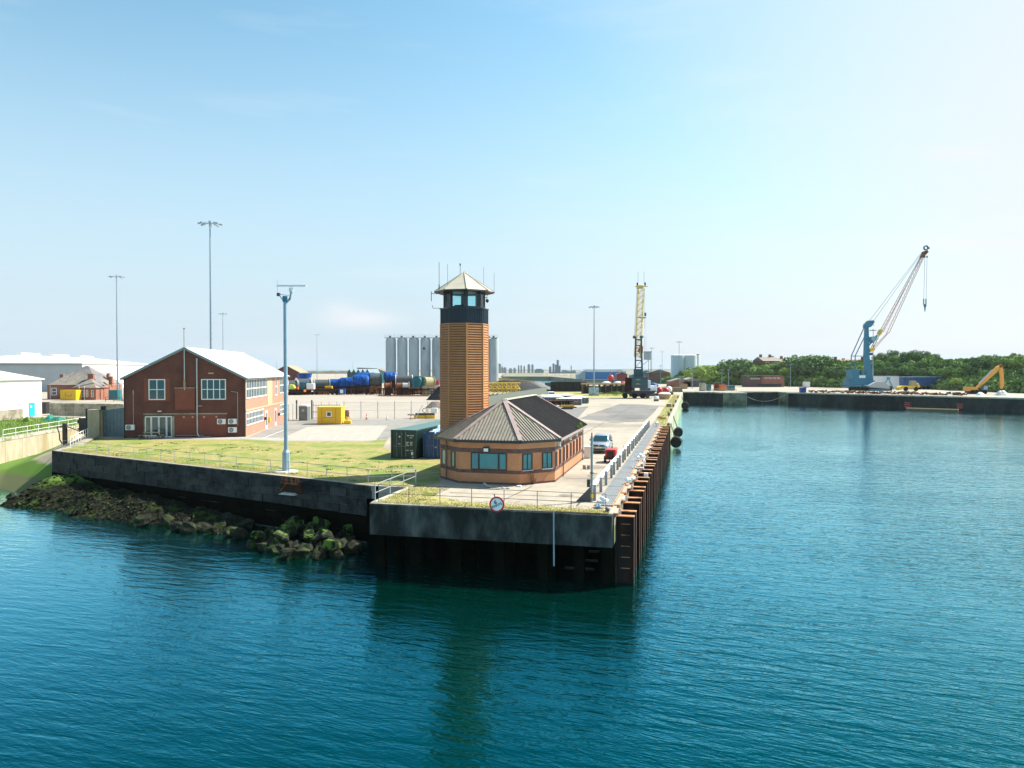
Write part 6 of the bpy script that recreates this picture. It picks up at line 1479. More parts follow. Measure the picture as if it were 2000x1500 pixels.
MB().box(-2.4,2.4,-1.9,1.9,.5,1.2).build('undercarriage', M_BLACK, c1); MB().box(2.0,3.0,-3.6,3.6,.3,.9).build('outrigger', M_BLACK, c1); MB().box(2.2,2.8,-3.6,-3.1,0,.3).build('outrigger_pad', M_DGREY, c1)
zt = zz(658,203)
for s in (-1,1): MB().bar((s*1.0+.2,0,5.9),(s*.75+.1,0,zt-.2),.42).build('mast_leg', M_CRG, c1); MB().bar((s*.95+.2,1.8,5.9),(s*.75+.1,.6,zt-.4),.3).build('mast_leg', M_CRG, c1)
m = MB()
for z_ in (6.3,7.6,8.6,10.6,14.8,16.4): m.bar((-.85,0,z_),(1.1,0,z_),.3)
m.bar((-.8,0,8.6),(1,0,10.6),.12); m.bar((1,0,11),(-.7,0,12.8),.1); m.bar((-.7,0,14.6),(1,0,13),.1); m.build('cross_bracing', M_CRG, c1)
for s in (-1,1): MB().tube((s*.95-.15,-.4,zt-.2),(s*.95+.15,.5,zt+.0),.45,10).build('sheave', M_CRG, c1)
MB().box(-1.2,1.3,-.3,.3,5.9,8.2).build('mast_base', M_CRG, c1)
bt = Vector((1.0,6.0,zz(560,203))); bb = Vector((-.1,.8,11.5))
lattice(c1, bb, bt, 1.6, 1.5, 22, M_BOOM, .13, .055)
MB().box(-.9+.6,.9+.6,5.4,6.6,bt.z-.2,bt.z+.7).build('boom_head', M_YEL2, c1)
for s in (-1,1): MB().tube((bt.x+s*.9,5.8,bt.z+1.1),(bt.x+s*1.3,5.8,bt.z+1.1),.45,12).build('head_sheave', M_RUSTD, c1)
MB().bar((bt.x-1.8,5.8,bt.z+.4),(bt.x+1.9,5.8,bt.z+.4),.2).build('head_beam', M_YEL2, c1)
for x in (-.9,.8): MB().tube((bt.x+x,5.8,bt.z+1.2),(bt.x+x,5.8,bt.z+4.6),.05,5).build('aerial', M_GREY, c1)
for s in (-1,1): MB().tube((s*.9-.2,.2,zt),(bt.x+s*1.1,5.8,bt.z+1),.05,5).build('stay_cable', M_GREY, c1)
MB().ext([(-.3,13.0),(1.3,12.6),(1.4,14.6),(.3,14.2)],.4,1.2).build('boom_foot', M_ORANGE, c1)
MB().tube((1.9,3,zz(640,203)),(1.9,3,zz(575,203)),.03,4).build('hoist_rope', M_GREY, c1)
MB().bar((.2,4,zz(620,203)),(2.3,4,zz(620,203)),.3).build('boom_platform', M_DGREY, c1); MB().tube((2.1,4,zz(617,203)),(2.1,4,zz(610,203)),.3,8).build('floodlight', M_TEAL, c1)
cb = MB().box(1.6,3.6,-.4,1.4,zz(703,203),zz(688,203)).build('cab', M_LGREY, c1); MB().box(1.7,3.1,-.46,-.4,zz(702,203),zz(690,203)).build('cab_window', M_GLASSC, cb); MB().box(1.5,3.7,-.5,1.5,zz(688,203),zz(687,203)).build('cab_roof', M_DGREY, cb)
for x in (2.9,3.5): MB().bar((x,0,zz(703,203)),(x,0,zz(729,203)),.1).build('cab_post', M_CRG, c1)
MB().bar((1.3,0,zz(713,203)),(2.8,0,zz(704,203)),.1).build('cab_stay', M_CRG, c1)
MB().box(1.2,3.6,-.7,.7,zz(730,203),zz(729,203)).build('platform', M_CRG, c1); m = MB()
for x in (1.3,1.9,2.5,3.1,3.55): m.bar((x,-.7,zz(729,203)),(x,-.7,zz(724,203)),.06)
m.bar((1.3,-.7,zz(724,203)),(3.55,-.7,zz(724,203)),.06); m.build('platform_rail', M_CRG, c1)
m = MB()
for k_ in range(20): m.bar((1.7,-.1,zz(688,203)+k_*.5*1.0),(2.2,-.1,zz(688,203)+k_*.5),.04)
for x in (1.7,2.2): m.bar((x,-.1,zz(688,203)),(x,-.1,zz(658,203)),.05)
m.build('ladder', M_LGREY, c1)

# objects behind the crane
for px, Y, w, h, d, m_, nm, lb, cat in (
 (1160,222,3.0,2.4,2,M_TARPL,'sheeted_stack','stack under pale blue sheeting beside the mast','stack'),
 (1110,262,13,3.6,4,M_COAL,'black_stack','long black stack behind the verge, right of the gravel heap','stack'),
 (1085,300,9,2.6,3,M_CRG,'green_container','dark green container by the far inlet','container'),
 (1117,300,11,2.6,3,M_DGREY,'dark_pipe_stack','row of dark drums by the far inlet','drums'),
 (1152,290,5,1.6,3,M_ROPE,'yellow_stack','low mustard stack left of the mast foot','stack'),
 (1310,262,8,1.6,3,M_WOOD,'rusty_jetty','brown low jetty beyond the quay corner','jetty')):
    t = thing(nm, at(px,Y), 0, lb, cat); z0 = 0
    n = max(2, int(w/2.2))
    for i in range(n): MB().box(-w/2+w*i/n+.06,-w/2+w*(i+1)/n-.06,-d/2,d/2,z0+.3,h).build('unit', m_, t)
    MB().box(-w/2,w/2,-d/2,d/2,z0,z0+.3).build('bearer', M_BLACK, t)
t = thing('timber_jetty', at(1188,240), 0, 'long tan decked jetty on dark legs behind the verge', 'jetty')
MB().box(-9,9,-2,2,3.0,3.5).build('deck', M_WOOD, t)
for i in range(10): MB().box(-8.8+i*1.9,-8.5+i*1.9,-1.8,1.8,0,3.0).build('leg', M_BARK, t)
MB().box(-8.8,8.8,.5,1.6,0,2.4).build('stacked_goods', M_DGREY, t)
t = thing('red_ball_tank', at(1193,300), 0, 'round red tank on a dark tower in the far yard', 'tank'); MB().sph((0,0,zz(738,300)),1.35,14,9).build('ball', M_RED, t, True); m = MB()
for x in (-.9,.9): m.bar((x,-.3,0),(x*.8,-.3,zz(741,300)),.35)
m.box(-1.1,1.1,-1,1,0,2.5); m.build('stand', M_RUSTD, t)
for px, m_, lb in ((1184,M_WHITE,'white boat shaped load near the red tank'),(1207,M_WHITE,'pale rounded load right of the red tank'),(1216,M_RED,'red load beside the crane winch'),(1258,M_YEL,'yellow machine head right of the crane'),(1276,M_TARP,'blue covered load right of the crane')):
    t = thing('covered_load', at(px,296 if px<1220 else 262), 0, lb, 'load'); MB().sph((0,0,2.2),1.3,12,7,(1.5,1,.8)).build('cover', m_, t, True); MB().box(-1.5,1.5,-1,1,0,1.4).build('crate', M_DGREY, t)

# ================================================================== FAR SIDE OF THE BASIN
c2 = thing('mobile_crane', at(1693,275), 0, 'turquoise mobile harbour crane with long lattice boom on the far quay', 'crane')
YC = 275; K_ = YC/1400
def cx(px): return (px-1693)*K_
def cz(py): return 8+(722-py)*K_
MB().box(cx(1651),cx(1735),-3,3,cz(758),cz(753.5)).build('chassis', M_CRB, c2)
for px in (1655,1662,1669,1676,1683,1690,1697,1704,1711,1718,1725): MB().tube((cx(px),-3.3,.75),(cx(px),-2.4,.75),.75,12).build('wheel', M_TYRE, c2)
MB().box(cx(1652),cx(1702),-2.6,2.6,cz(752),cz(743)).build('turntable', M_CRB, c2)
hs = MB().box(cx(1658.5),cx(1687),-2.5,2.5,cz(743),cz(731)).build('machine_house', M_CRB, c2)
MB().box(cx(1672),cx(1684),-2.55,-2.5,cz(738),cz(733)).build('panel', M_WHITE, hs); MB().box(cx(1658.5),cx(1672),-2.4,2.4,cz(731),cz(722)).build('counterweight', M_CRB, c2)
for px in (1672,1678): MB().box(cx(px),cx(px+4),-1.5,1.5,cz(731),cz(723)).build('tank', M_TEAL, c2)
MB().tube((cx(1683),0,cz(731)),(cx(1683),0,cz(726)),.6,10).build('exhaust', M_WHITE, c2)
MB().loft([[(cx(1691),-1,cz(743)),(cx(1703),-1,cz(743)),(cx(1703),1,cz(743)),(cx(1691),1,cz(743))],[(cx(1687.5),-.9,cz(697)),(cx(1696),-.9,cz(697)),(cx(1696),.9,cz(697)),(cx(1687.5),.9,cz(697))],[(cx(1688.6),-.7,cz(636)),(cx(1694),-.7,cz(636)),(cx(1694),.7,cz(636)),(cx(1688.6),.7,cz(636))]]).build('mast', M_CRB, c2)
MB().ext([(cx(1686),cz(640)),(cx(1687),cz(634)),(cx(1694),cz(626.5)),(cx(1704),cz(626)),(cx(1705),cz(630)),(cx(1698),cz(639)),(cx(1694),cz(640))],-.9,.9).build('mast_head', M_CRB, c2)
MB().bar((cx(1697),0,cz(635)),(cx(1706),0,cz(635)),.3).build('head_platform', M_LGREY, c2)
for x0, x1, py0 in ((1686,1661,638),(1689,1668.5,652)):
    m = MB(); m.bar((cx(x0),-.6,cz(py0)),(cx(x1),-.6,cz(695)),.28); m.bar((cx(x1),-.6,cz(695)),(cx(x1-.5),-.6,cz(724)),.28); m.build('backstay', M_CRB, c2)
MB().bar((cx(1661),-.6,cz(695.5)),(cx(1688),-.6,cz(695.5)),.25).build('stay_beam', M_CRB, c2)
cb = MB().ext([(cx(1697),cz(667)),(cx(1706),cz(666)),(cx(1709),cz(659)),(cx(1706),cz(657)),(cx(1697),cz(658))],-1.6,.6).build('cab', M_CRB2, c2); MB().box(cx(1698),cx(1704),-1.66,-1.6,cz(664),cz(659)).build('cab_window', M_GLASSC, cb)
m = MB(); m.bar((cx(1693),-.5,cz(668)),(cx(1704),-.5,cz(668)),.5); m.bar((cx(1694),-.5,cz(676)),(cx(1711),-.5,cz(655)),.5); m.build('cab_arm', M_CRB, c2)
MB().box(cx(1696),cx(1702),-.8,.8,cz(694),cz(689)).build('pivot_block', M_CRG, c2)
F = Vector((cx(1700),0,cz(684))); Hd = Vector((cx(1804),0,cz(490))); mid = Vector((cx(1718),0,cz(648)))
MB().ext([(cx(1696.5),cz(681)),(cx(1704),cz(678)),(cx(1706.5),cz(684)),(cx(1697),cz(688))],-1,1).build('boom_foot', M_YEL2, c2)
MB().ext([(cx(1713.5),cz(652)),(cx(1718),cz(643.5)),(cx(1721.5),cz(645.5)),(cx(1718),cz(654))],-1,1).build('boom_knuckle', M_YEL2, c2)
top0 = Vector((cx(1719),0,cz(648))); low0 = Vector((cx(1733.5),0,cz(650))); top1 = Vector((cx(1799),0,cz(497))); low1 = Vector((cx(1802),0,cz(500)))
for y in (-.9,.9):
    for a, b in ((F,top0),(top0,top1),(F+Vector((.4,0,-.2)),low0),(low0,low1)): a2 = a+Vector((0,y,0)); b2 = b+Vector((0,y*.5,0)); MB().tube(a2,b2,.11,5).build('chord', M_BOOMR if a is not F else M_RUSTD, c2)
MB().tube(top0.lerp(low0,.35),top1,.1,5).build('chord', M_BOOMR, c2)
m = MB(); n = 20
for i in range(n):
    a = top0.lerp(top1,i/n); b = low0.lerp(low1,i/n); c = top0.lerp(top1,(i+1)/n)
    for y in (-.8,.8): m.tube(a+Vector((0,y,0)),b+Vector((0,y,0)),.035,4); m.tube(b+Vector((0,y,0)),c+Vector((0,y,0)),.035,4)
    m.tube(a+Vector((0,-.8,0)),a+Vector((0,.8,0)),.055,4)
for i in range(5):
    a = F.lerp(top0,i/5); b = F.lerp(low0,(i+.5)/5.5); m.tube(a,b,.06,4)
m.build('bracing', M_BOOMR, c2, kind='stuff')
MB().ext([(cx(1796),cz(503)),(cx(1801),cz(492)),(cx(1806),cz(490)),(cx(1808),cz(494)),(cx(1802),cz(500)),(cx(1799),cz(504))],-1,1).build('boom_head', M_RUST, c2)
MB().ring((cx(1805.5),0,cz(485)),(0,1,0),.55,.95,.5,20).build('head_sheave', M_CRB, c2); MB().box(cx(1809),cx(1812),-.3,.3,cz(487),cz(484)).build('head_lamp', M_DGREY, c2)
for a, b in (((1696,626.5),(1796,493.5)),((1704,627),(1796,496)),((1688,638),(1696,626.5))): MB().tube((cx(a[0]),-.5,cz(a[1])),(cx(b[0]),-.5,cz(b[1])),.07,5).build('luffing_rope', M_CRB2, c2)
for px in (1803.5,1808): MB().tube((cx(px),0,cz(502)),(cx(px-1),0,cz(584)),.07,5).build('hoist_rope', M_LGREY, c2); MB().tube((cx(px-1.2),0,cz(584)),(cx(px-1.2),0,cz(595)),.25,6).build('rope_socket', M_CRB2, c2); MB().tube((cx(px),0,cz(500.5)),(cx(px),0,cz(504)),.3,6).build('limit_weight', M_CRB, c2)
m = MB(); m.lathe([(.3,cz(600)),(.55,cz(598)),(.5,cz(595)),(.2,cz(594))],8,(cx(1805),0,0)); m.lathe([(.05,cz(610)),(.25,cz(604)),(.3,cz(600))],8,(cx(1805),0,0)); m.build('hook_block', M_CRB, c2)
t = thing('loading_hopper', at(1733,272), 0, 'turquoise A frame grab and hopper beside the mobile crane', 'hopper')
m = MB(); m.bar((-2.2,0,0),(.2,0,4.6),.35); m.bar((2.4,0,0.5),(.5,0,4.6),.35); m.box(0,.9,-.5,.5,4.4,5.2); m.build('frame', M_CRB2, t); MB().box(-.4,1.6,-.6,.6,0,1.6).build('grab', M_BLACK, t)
t = thing('ramp_unit', at(1714,270), 0, 'pale grey ramp unit at the crane foot', 'ramp'); MB().ext([(-3.5,2.0),(-1,3.4),(2,3.4),(4.2,1.4),(4.2,.8),(-3.5,1.4)],-1,1).build('plate', M_LGREY, t); MB().box(-3,4,-.8,.8,0,.8).build('base', M_CRB, t)
t = thing('white_container', at(1731,300), 0, 'white container block behind the mobile crane', 'container')
for i in range(2): MB().box(-7.5+i*6.5,-1.1+i*6.5,0,3,0,zz(735,300)).build('body', M_WCLAD, t)
MB().box(-7.5,5.4,0,3,zz(735,300),zz(734.4,300)).build('roof', M_LGREY, t)
t = thing('bulk_trailer', at(1798,290), 0, 'long blue bulk trailer parked on the far quay', 'trailer'); z0, z1 = zz(758,290), zz(736.5,290)
MB().ext([(-7.7,z0+.9),(7.3,z0+.9),(7.8,z1),(-7.7,z1)],-1.3,1.3).build('body', M_SKIPB, t); MB().box(-7.8,7.9,-1.4,1.4,z1,z1+.18).build('rim', M_TARPL, t)
for i in range(7): x = -7+i*2.2; MB().box(x-.06,x+.06,-1.42,-1.3,z0+1,z1).build('rib', M_CBLUE, t)
for x in (-1,.8,2.6,5.2): MB().tube((x,-1.2,.6),(x,-.8,.6),.6,12).build('wheel', M_TYRE, t)
t = thing('wheel_loader', at(1775,268), 0, 'sandy yellow loader parked before the blue bulk trailer', 'loader'); MB().box(-2.6,2,-1,1,1.0,2.0).build('chassis', M_YEL2, t); MB().ext([(.4,2.0),(2.8,2.0),(2.6,3.4),(2.0,3.9),(.6,3.9)],-.8,.8).build('cab', M_ROPE, t); MB().ext([(2.8,1.2),(4.0,1.6),(3.2,3.0),(2.8,2.8)],-.8,.8).build('hood', M_YEL2, t); MB().ext([(-4.2,.4),(-2.6,.9),(-3.0,2.0),(-4.2,1.4)],-1.2,1.2).build('bucket', M_YEL2, t)
for x in (-1.6,2.2): MB().tube((x,-1.2,.8),(x,-.7,.8),.8,14).build('wheel', M_TYRE, t)
# excavator
YE = 236; ex = thing('material_handler', at(1903,YE), 0, 'orange long reach material handler on the right far quay', 'excavator')
def ex_(px, py): return ((px-1903)*YE/1400, 8+(722-py)*YE/1400)
def pl(l): return [ex_(*p) for p in l]
MB().ext(pl([(1886,763.5),(1905,763.5),(1906,756),(1886.5,755.5)]),-1.3,1.3).build('upper_body', M_EXO, ex); MB().box(ex_(1889,0)[0],ex_(1903,0)[0],-1.2,1.2,ex_(0,767)[1],ex_(0,763.5)[1]).build('slew_ring', M_BLACK, ex)
MB().ext(pl([(1915,763),(1925,762),(1926,753),(1917,752)]),-1.2,0).build('cab', M_CRB, ex); MB().ext(pl([(1916.5,761),(1924,760.5),(1924.5,754),(1918,753.5)]),-1.26,-1.2).build('cab_window', M_GLASSC, ex)
MB().ext(pl([(1890,772),(1922,772),(1920,766),(1893,766)]),-1.1,1.1).build('undercarriage', M_BLACK, ex)
for px in (1895,1902,1912,1919): x, z = ex_(px,770); MB().tube((x,-1.5,.7),(x,-.9,.7),.7,12).build('wheel', M_TYRE, ex)
MB().ext(pl([(1906,757),(1912,757),(1945,727),(1951,716),(1950,714),(1945,717),(1937,725)]),-.45,.45).build('boom', M_EXO, ex); MB().ext(pl([(1909,748),(1935,722),(1936,723.5),(1911,750)]),-.6,-.5).build('ram', M_GALV, ex)
MB().ext(pl([(1951,714),(1956.5,714),(1959,733),(1960,753),(1956,760),(1955,757),(1954,735)]),-.4,.4).build('stick', M_EXO, ex); x, z = ex_(1953,715); MB().tube((x,-.6,z),(x,.6,z),.5,12).build('pivot', M_RUST, ex)
MB().ext(pl([(1951,772),(1957,772),(1957,762),(1953,761)]),-.6,.6).build('grab', M_BLACK, ex)
for px, lb, s_ in ((1962,'pale scrap heap right of the handler grab',1.4),(1920,'white scrap by the handler wheels',.9)):
    o = heap(px,773,3.6*s_,2.4,1.1*s_,M_WRAP,'scrap_heap',lb,px)
# brick garage + kiosk etc
t = thing('brick_garage', at(1460,330), 0, 'low purple brick garage with row of small windows across the basin', 'garage'); z1, z2 = zz(739,330), zz(733,330)
MB().box(0,6.6,0,8,0,z1+.6).build('wall', M_BRTRIM, t); MB().box(6.6,17,.3,8,0,z2-.4).build('wall', M_TBRICK, t); MB().box(-.2,17.2,-.1,8.2,z2-.4,z2-.1).build('roof', M_DGREY, t)
for i in range(4): window(t, 8+i*1.9, 9.2+i*1.9, zz(740,330), zz(737,330), 1, 1, y=.3, fw=.15)
for i in range(2): MB().box(4.6+i*5.6,10+i*5.6,-.05,.2,0,zz(750,330)).build('garage_door', M_SKIPB if 0 else M_NAVY, t)
for i in range(5): MB().box(1.5+i*.9,1.8+i*.9,-.03,0,zz(741,330),zz(738,330)).build('slot_window', M_WHITE, t)
for px, Y, w, h, m_, nm, lb, cat in ((1401,275,2.2,2.9,M_RUST,'dark_kiosk','rusty brown kiosk with yellow panel on the far pier','kiosk'),(1411,272,2.2,2.4,M_ORANGE,'orange_hut','salmon coloured hut joined to the brown kiosk','hut'),(1384,272,1.6,2.2,M_TEAL,'green_box','green box left of the brown kiosk','box'),(1427,275,2.6,1.7,M_TEAL,'green_skip_box','low green skip right of the kiosk','skip'),(1372,270,2.0,3.0,M_CAP,'grey_block','grey concrete block left of the green box','block'),(1336,300,2.4,2.0,M_WOOD,'tan_box','tan box near the basin corner','box'),(1575,325,2.4,2.6,M_WHITE,'white_tractor','small pale tractor outside the brick garage','tractor'),(1568,250,1.8,1.7,M_TARP,'blue_skip','small blue and red skip on the quay edge','skip')):
    t = thing(nm, at(px,Y), 0, lb, cat); MB().box(-w/2,w/2,-w/2,w/2,.2,h).build('body', m_, t, bevel=.05); MB().box(-w/2-.1,w/2+.1,-w/2-.1,w/2+.1,h,h+.12).build('lid', M_DGREY if nm != 'blue_skip' else M_RED, t); MB().box(-w/2+.1,w/2-.1,-w/2+.1,w/2-.1,0,.2).build('base', M_BLACK, t)
railing([at(1385,262)+(0,), at(1438,262)+(0,)], 'yellow_barrier', 'orange yellow barrier rail along the far pier end', H=1.0, step=1.6, m=M_ROPE, r=.08)
MB_r = MB(); pts_ = [Vector((82.6,261.2,-.3)).lerp(Vector((97,252.5,-.3)),i/16)+Vector((0,-1.2,-3.0*math.sin(math.pi*i/16))) for i in range(17)]
for a, b in zip(pts_, pts_[1:]): MB_r.tube(a,b,.09,5)
o = MB_r.build('slack_rope', M_CAP); o['label'] = 'slack pale rope looping along the far quay wall'; o['category'] = 'rope'
t = thing('work_float', (0,0,0), 0, 'narrow work pontoon with red white boards along the far wall', 'pontoon')
a, b = Vector((*g(1770,797,-3.7),-3.75)), Vector((*g(1872,800,-3.7),-3.75)); MB().bar(a,b,1.0,.3).build('deck', M_WOOD, t)
for p in (a,b): 
    for k_ in range(3): MB().box(p.x-.8,p.x+.8,p.y-.6,p.y-.5,-3.3+k_*.55,-3.05+k_*.55).build('board', M_RED, t)
r_ = random.Random(31)
for i, px in enumerate(range(1585,1885,9)):
    f = (px-1500)/500; Y = 250 - 42*max(0,(px-1520)/480)*1.0 + 9; Y = 1/((1/252)+(px-1520)/480*(1/205-1/252)) + 5
    t = thing('scrap_bundle', at(px,Y), r_.uniform(-.5,.5), 'low rusty scrap bundle on the far quay edge', 'scrap', 'scrap bundles along the far quay edge')
    for k_ in range(4): MB().bar((r_.uniform(-1,0),r_.uniform(-.5,.5),r_.uniform(.1,.8)),(r_.uniform(.2,1.2),r_.uniform(-.5,.5),r_.uniform(.1,1.0)),r_.uniform(.2,.5)).build('scrap', (M_RUSTD,M_RUST,M_WOOD,M_DGREY)[r_.randrange(4)], t)
# sheds left of the far pier
for px, Y, w, h, m_, rf, lb in ((1262,520,22,4,M_GREY,M_TEALCL,'grey roofed shed right of the crane'),(1288,470,14,6,M_TBRICK,M_SLATE,'dark red shed with slate roof left of the twin tanks'),(1330,330,9,2.6,M_TBRICK,M_SLATE,'low brick store near the basin corner'),(1352,330,8,3,M_DGREY,M_TANW,'low dark store beside the brick store'),(1215,540,8,4.6,M_RED,M_RUST,'small dark red shed left of the crane')):
    t = thing('low_shed', at(px,Y), 0, lb, 'shed'); MB().ext([(-w/2,0),(w/2,0),(w/2,h),(-w/2,h)],0,10).build('wall', m_, t); MB().ext([(-w/2-.3,h),(w/2+.3,h),(0,h+w*.16)],-.3,10.3).build('roof', rf, t)
tw2 = thing('twin_tanks', (0,0,0), 0, 'group of white storage tanks behind the low green bushes', 'tanks')
for px, r_1 in ((1324,4.3),(1347,4.3),(1356,3.6)):
    x = at(px,450+(px>1350)*8)[0]; s = MB().lathe([(r_1,0),(r_1,zz(694,450)),(.2,zz(693,450)+.4)],26,(x,450+(px>1350)*8,0)).build('tank', M_TANK, tw2, True); s.modifiers.new('e','EDGE_SPLIT').split_angle = R(30)
    MB().box(x-.8,x+.8,449,450,zz(694,450),zz(692,450)).build('hatch', M_DGREY, s)
# hill
foot_ = [(1290,450),(1330,420),(1380,390),(1440,365),(1530,348),(1600,325),(1650,312),(1780,300),(1860,275),(1920,258),(2010,240),(2150,220)]
def footY(px):
    for (a, ya), (b, yb) in zip(foot_, foot_[1:]):
        if a <= px <= b: return ya+(yb-ya)*(px-a)/(b-a)
    return foot_[-1][1]
HT = [(1290,2),(1340,4),(1400,7),(1480,9),(1600,11),(1700,11),(1850,11),(2000,12),(2150,12)]
def hz_(px):
    for (a, ya), (b, yb) in zip(HT, HT[1:]):
        if a <= px <= b: return ya+(yb-ya)*(px-a)/(b-a)
    return 12
hm = MB(); vs = []; PX = list(range(1290,2151,10)); DD = [0,6,14,22,32,45,70,150,600]
for px in PX:
    for d in DD:
        Y = footY(px)+d; z = hz_(px)*min(1,(d/34))**.8 if d > 0 else 0; x = (px-1000)/1400*Y
        vs.append((x, Y, z + (noise.noise(Vector((x*.06,Y*.06,1)))*1.2 if 0 < d < 500 else 0)))
nD = len(DD); hm.add(vs, [(i*nD+j,(i+1)*nD+j,(i+1)*nD+j+1,i*nD+j+1) for i in range(len(PX)-1) for j in range(nD-1)])
hm.build('hillside', M_HILL, smooth=True, kind='structure')
# houses on the hill
def house(px, Y, w, d, zb, zt, zr, rz, lab, m_=M_TBRICK, rf=M_SLATE, nw=0):
    t = thing('hill_house', at(px,Y), rz, lab, 'house'); MB().ext([(-w/2,zb),(w/2,zb),(w/2,zt),(-w/2,zt)],0,d).build('wall', m_, t)
    MB().add([(-w/2-.4,-.4,zt),(w/2+.4,-.4,zt),(w/2+.4,d+.4,zt),(-w/2-.4,d+.4,zt),(-w/2-.4,d/2,zr),(w/2+.4,d/2,zr)],[(0,1,5,4),(2,3,4,5),(0,4,3),(1,2,5)]).build('roof', rf, t)
    for k_ in range(nw): x = -w/2+w*(k_+.5)/nw; window(t, x-w/nw*.2, x+w/nw*.2, zb+(zt-zb)*.55, zb+(zt-zb)*.9, 1, 1, fw=.2)
    for x in (-w*.35, w*.2): c = MB().box(x-.6,x+.6,d/2-.5,d/2+.5,zr-.8,zr+1.4).build('chimney', m_, t)
    return t
house(1507,395,11,9,6,zz(705,395),zz(697,395),R(18),'brick house with pale roof on the hill left of the trees',nw=2); house(1527,400,10,8,6,zz(707,400),zz(700,400),R(10),'darker house close behind the pale roofed house',M_TBRICK,M_SLATE2,1)
house(1672,355,24,9,6,zz(709.5,355),zz(702,355),R(-4),'long terrace of red roofed houses behind the turquoise crane',M_OFF2,M_TBRICK,8); house(1718,350,8,9,6,zz(709,350),zz(701,350),R(-60),'gable end of the slate roofed terrace right of the crane',M_TANB,M_SLATE,1); house(1640,372,18,8,6,zz(711,372),zz(705,372),0,'low slate roof left of the crane mast',M_OFF2,M_SLATE,0)
# trees
def crown_mesh(seed, m_, squash=.8, n=15, leaf=.42):
    r_ = random.Random(seed); mb = MB()
    cl = [Vector((0,0,.15))]+[Vector((r_.gauss(0,.42),r_.gauss(0,.42),r_.uniform(-.45,.55)*squash)) for _ in range(n)]
    for c in cl:
        q = r_.uniform(.26,.46)
        for i in range(105):
            d = Vector((r_.gauss(0,1),r_.gauss(0,1),r_.gauss(0,1))).normalized(); p = c+d*q*r_.uniform(.72,1.05)
            a = (Vector((r_.gauss(0,1),r_.gauss(0,1),r_.gauss(0,1)))*.6+d.cross(Vector((r_.random(),r_.random(),r_.random())))).normalized()*.075*leaf/.42; b = (a.cross(d)+Vector((r_.gauss(0,.02),)*3)).normalized()*.062*leaf/.42
            mb.add([p-a-b*.4,p+a-b*.7,p+a*.5+b,p-a*.7+b*.8],[(0,1,2,3)])
    return mb.mesh('crown', m_)
CR = [crown_mesh(1,M_LEAF2),crown_mesh(2,M_LEAF4),crown_mesh(3,M_LEAF1),crown_mesh(4,M_LEAF3,1.0,18),crown_mesh(5,M_LEAF2,.7,18),crown_mesh(6,M_LEAF4,.75,12)]
def trunk_mesh():
    m = MB(); m.tube((0,0,-1.2),(0,0,.1),.05,6,.03)
    for a in range(4): m.tube((0,0,-.35),(.3*math.cos(a*1.6),.3*math.sin(a*1.6),.15),.022,5,.01)
    return m.mesh('trunk', M_BARK)
TRK = trunk_mesh()
LB = ['dark broad leaved tree in the wooded bank','mid green tree in the wooded bank','sunny light green shrub in the wooded bank','blue green tall tree on the skyline','dense dark round tree in the wooded bank','mid green low spreading shrub in the wooded bank']
prof = [(1290,745),(1315,732),(1345,716),(1375,711),(1400,710),(1420,700),(1445,696),(1468,708),(1490,712),(1530,702),(1560,691),(1600,691),(1625,696),(1645,714),(1700,716),(1712,686),(1760,682),(1825,684),(1840,700),(1875,704),(1895,700),(1920,690),(1945,694),(1970,688),(2000,690),(2100,686)]
def pr_(px):
    for (a, ya), (b, yb) in zip(prof, prof[1:]):
        if a <= px <= b: return ya+(yb-ya)*(px-a)/(b-a)
    return 688
r_ = random.Random(21); nt_ = 0
rows_ = [(4,.0,3.4,17),(11,.28,5.4,21),(20,.55,6.8,22),(31,.80,7.6,24),(44,1.0,9.4,25)]
for ri, (d, f, size, stp) in enumerate(rows_):
    px = 1300 + r_.uniform(0,10)
    while px < 2030:
        Y = footY(px)+d+r_.uniform(-3,3); x = (px-1000)/1400*Y
        gz = hz_(px)*min(1,max(0,d/34))**.8
        ztop = zz(pr_(px)+r_.uniform(-1,5),Y); low = gz+size
        zt_ = gz + (ztop-gz)*1.0 if ri == 4 else min(ztop, gz+size*r_.uniform(.6,1.25))
        h = max(2.2, min(zt_-gz, 11.0)); zt_ = gz+h if ri < 4 else max(gz+2.2, ztop)
        k_ = r_.choice((1,2,5,5,2) if ri == 0 else (0,1,2,4,5,1) if ri < 3 else (0,1,4,1,5))
        if ri == 4 and 1710 < px < 1835: k_ = 3
        R_ = h*.5*r_.uniform(1.0,1.5)
        if not (ri >= 3 and (1480 < px < 1535 or 1632 < px < 1708)):
            if not (ri == 0 and (1455 < px < 1540 or 1700 < px < 1760)):
                t = thing('bank_tree', (x, Y, zt_-h*.52), r_.uniform(0,6.28), LB[k_] + (' near the twin tanks' if px < 1450 else ' behind the brick garage' if px < 1640 else ' behind the turquoise crane' if px < 1850 else ' behind the orange handler'), 'tree', 'trees on the wooded bank')
                t.scale = (R_, R_, h*.58)
                inst('crown', CR[k_], t); inst('trunk', TRK, t); nt_ += 1
        px += stp*r_.uniform(.75,1.2)*(300/Y)
# hillside undergrowth
m = MB()
for i in range(26000):
    px = r_.uniform(1292,2030); d = r_.uniform(0,42); Y = footY(px)+d; x = (px-1000)/1400*Y; z = hz_(px)*min(1,d/34)**.8+r_.uniform(0,1.3)
    a = Vector((r_.gauss(0,1),r_.gauss(0,1),r_.gauss(0,1))).normalized()*.42; b = a.cross(Vector((r_.gauss(0,1),r_.gauss(0,1),r_.gauss(0,1)))).normalized()*.36; p = Vector((x,Y,z))
    m.add([p-a-b,p+a-b,p+a+b,p-a+b],[(0,1,2,3)])
m.build('undergrowth', M_LEAF4, kind='stuff')
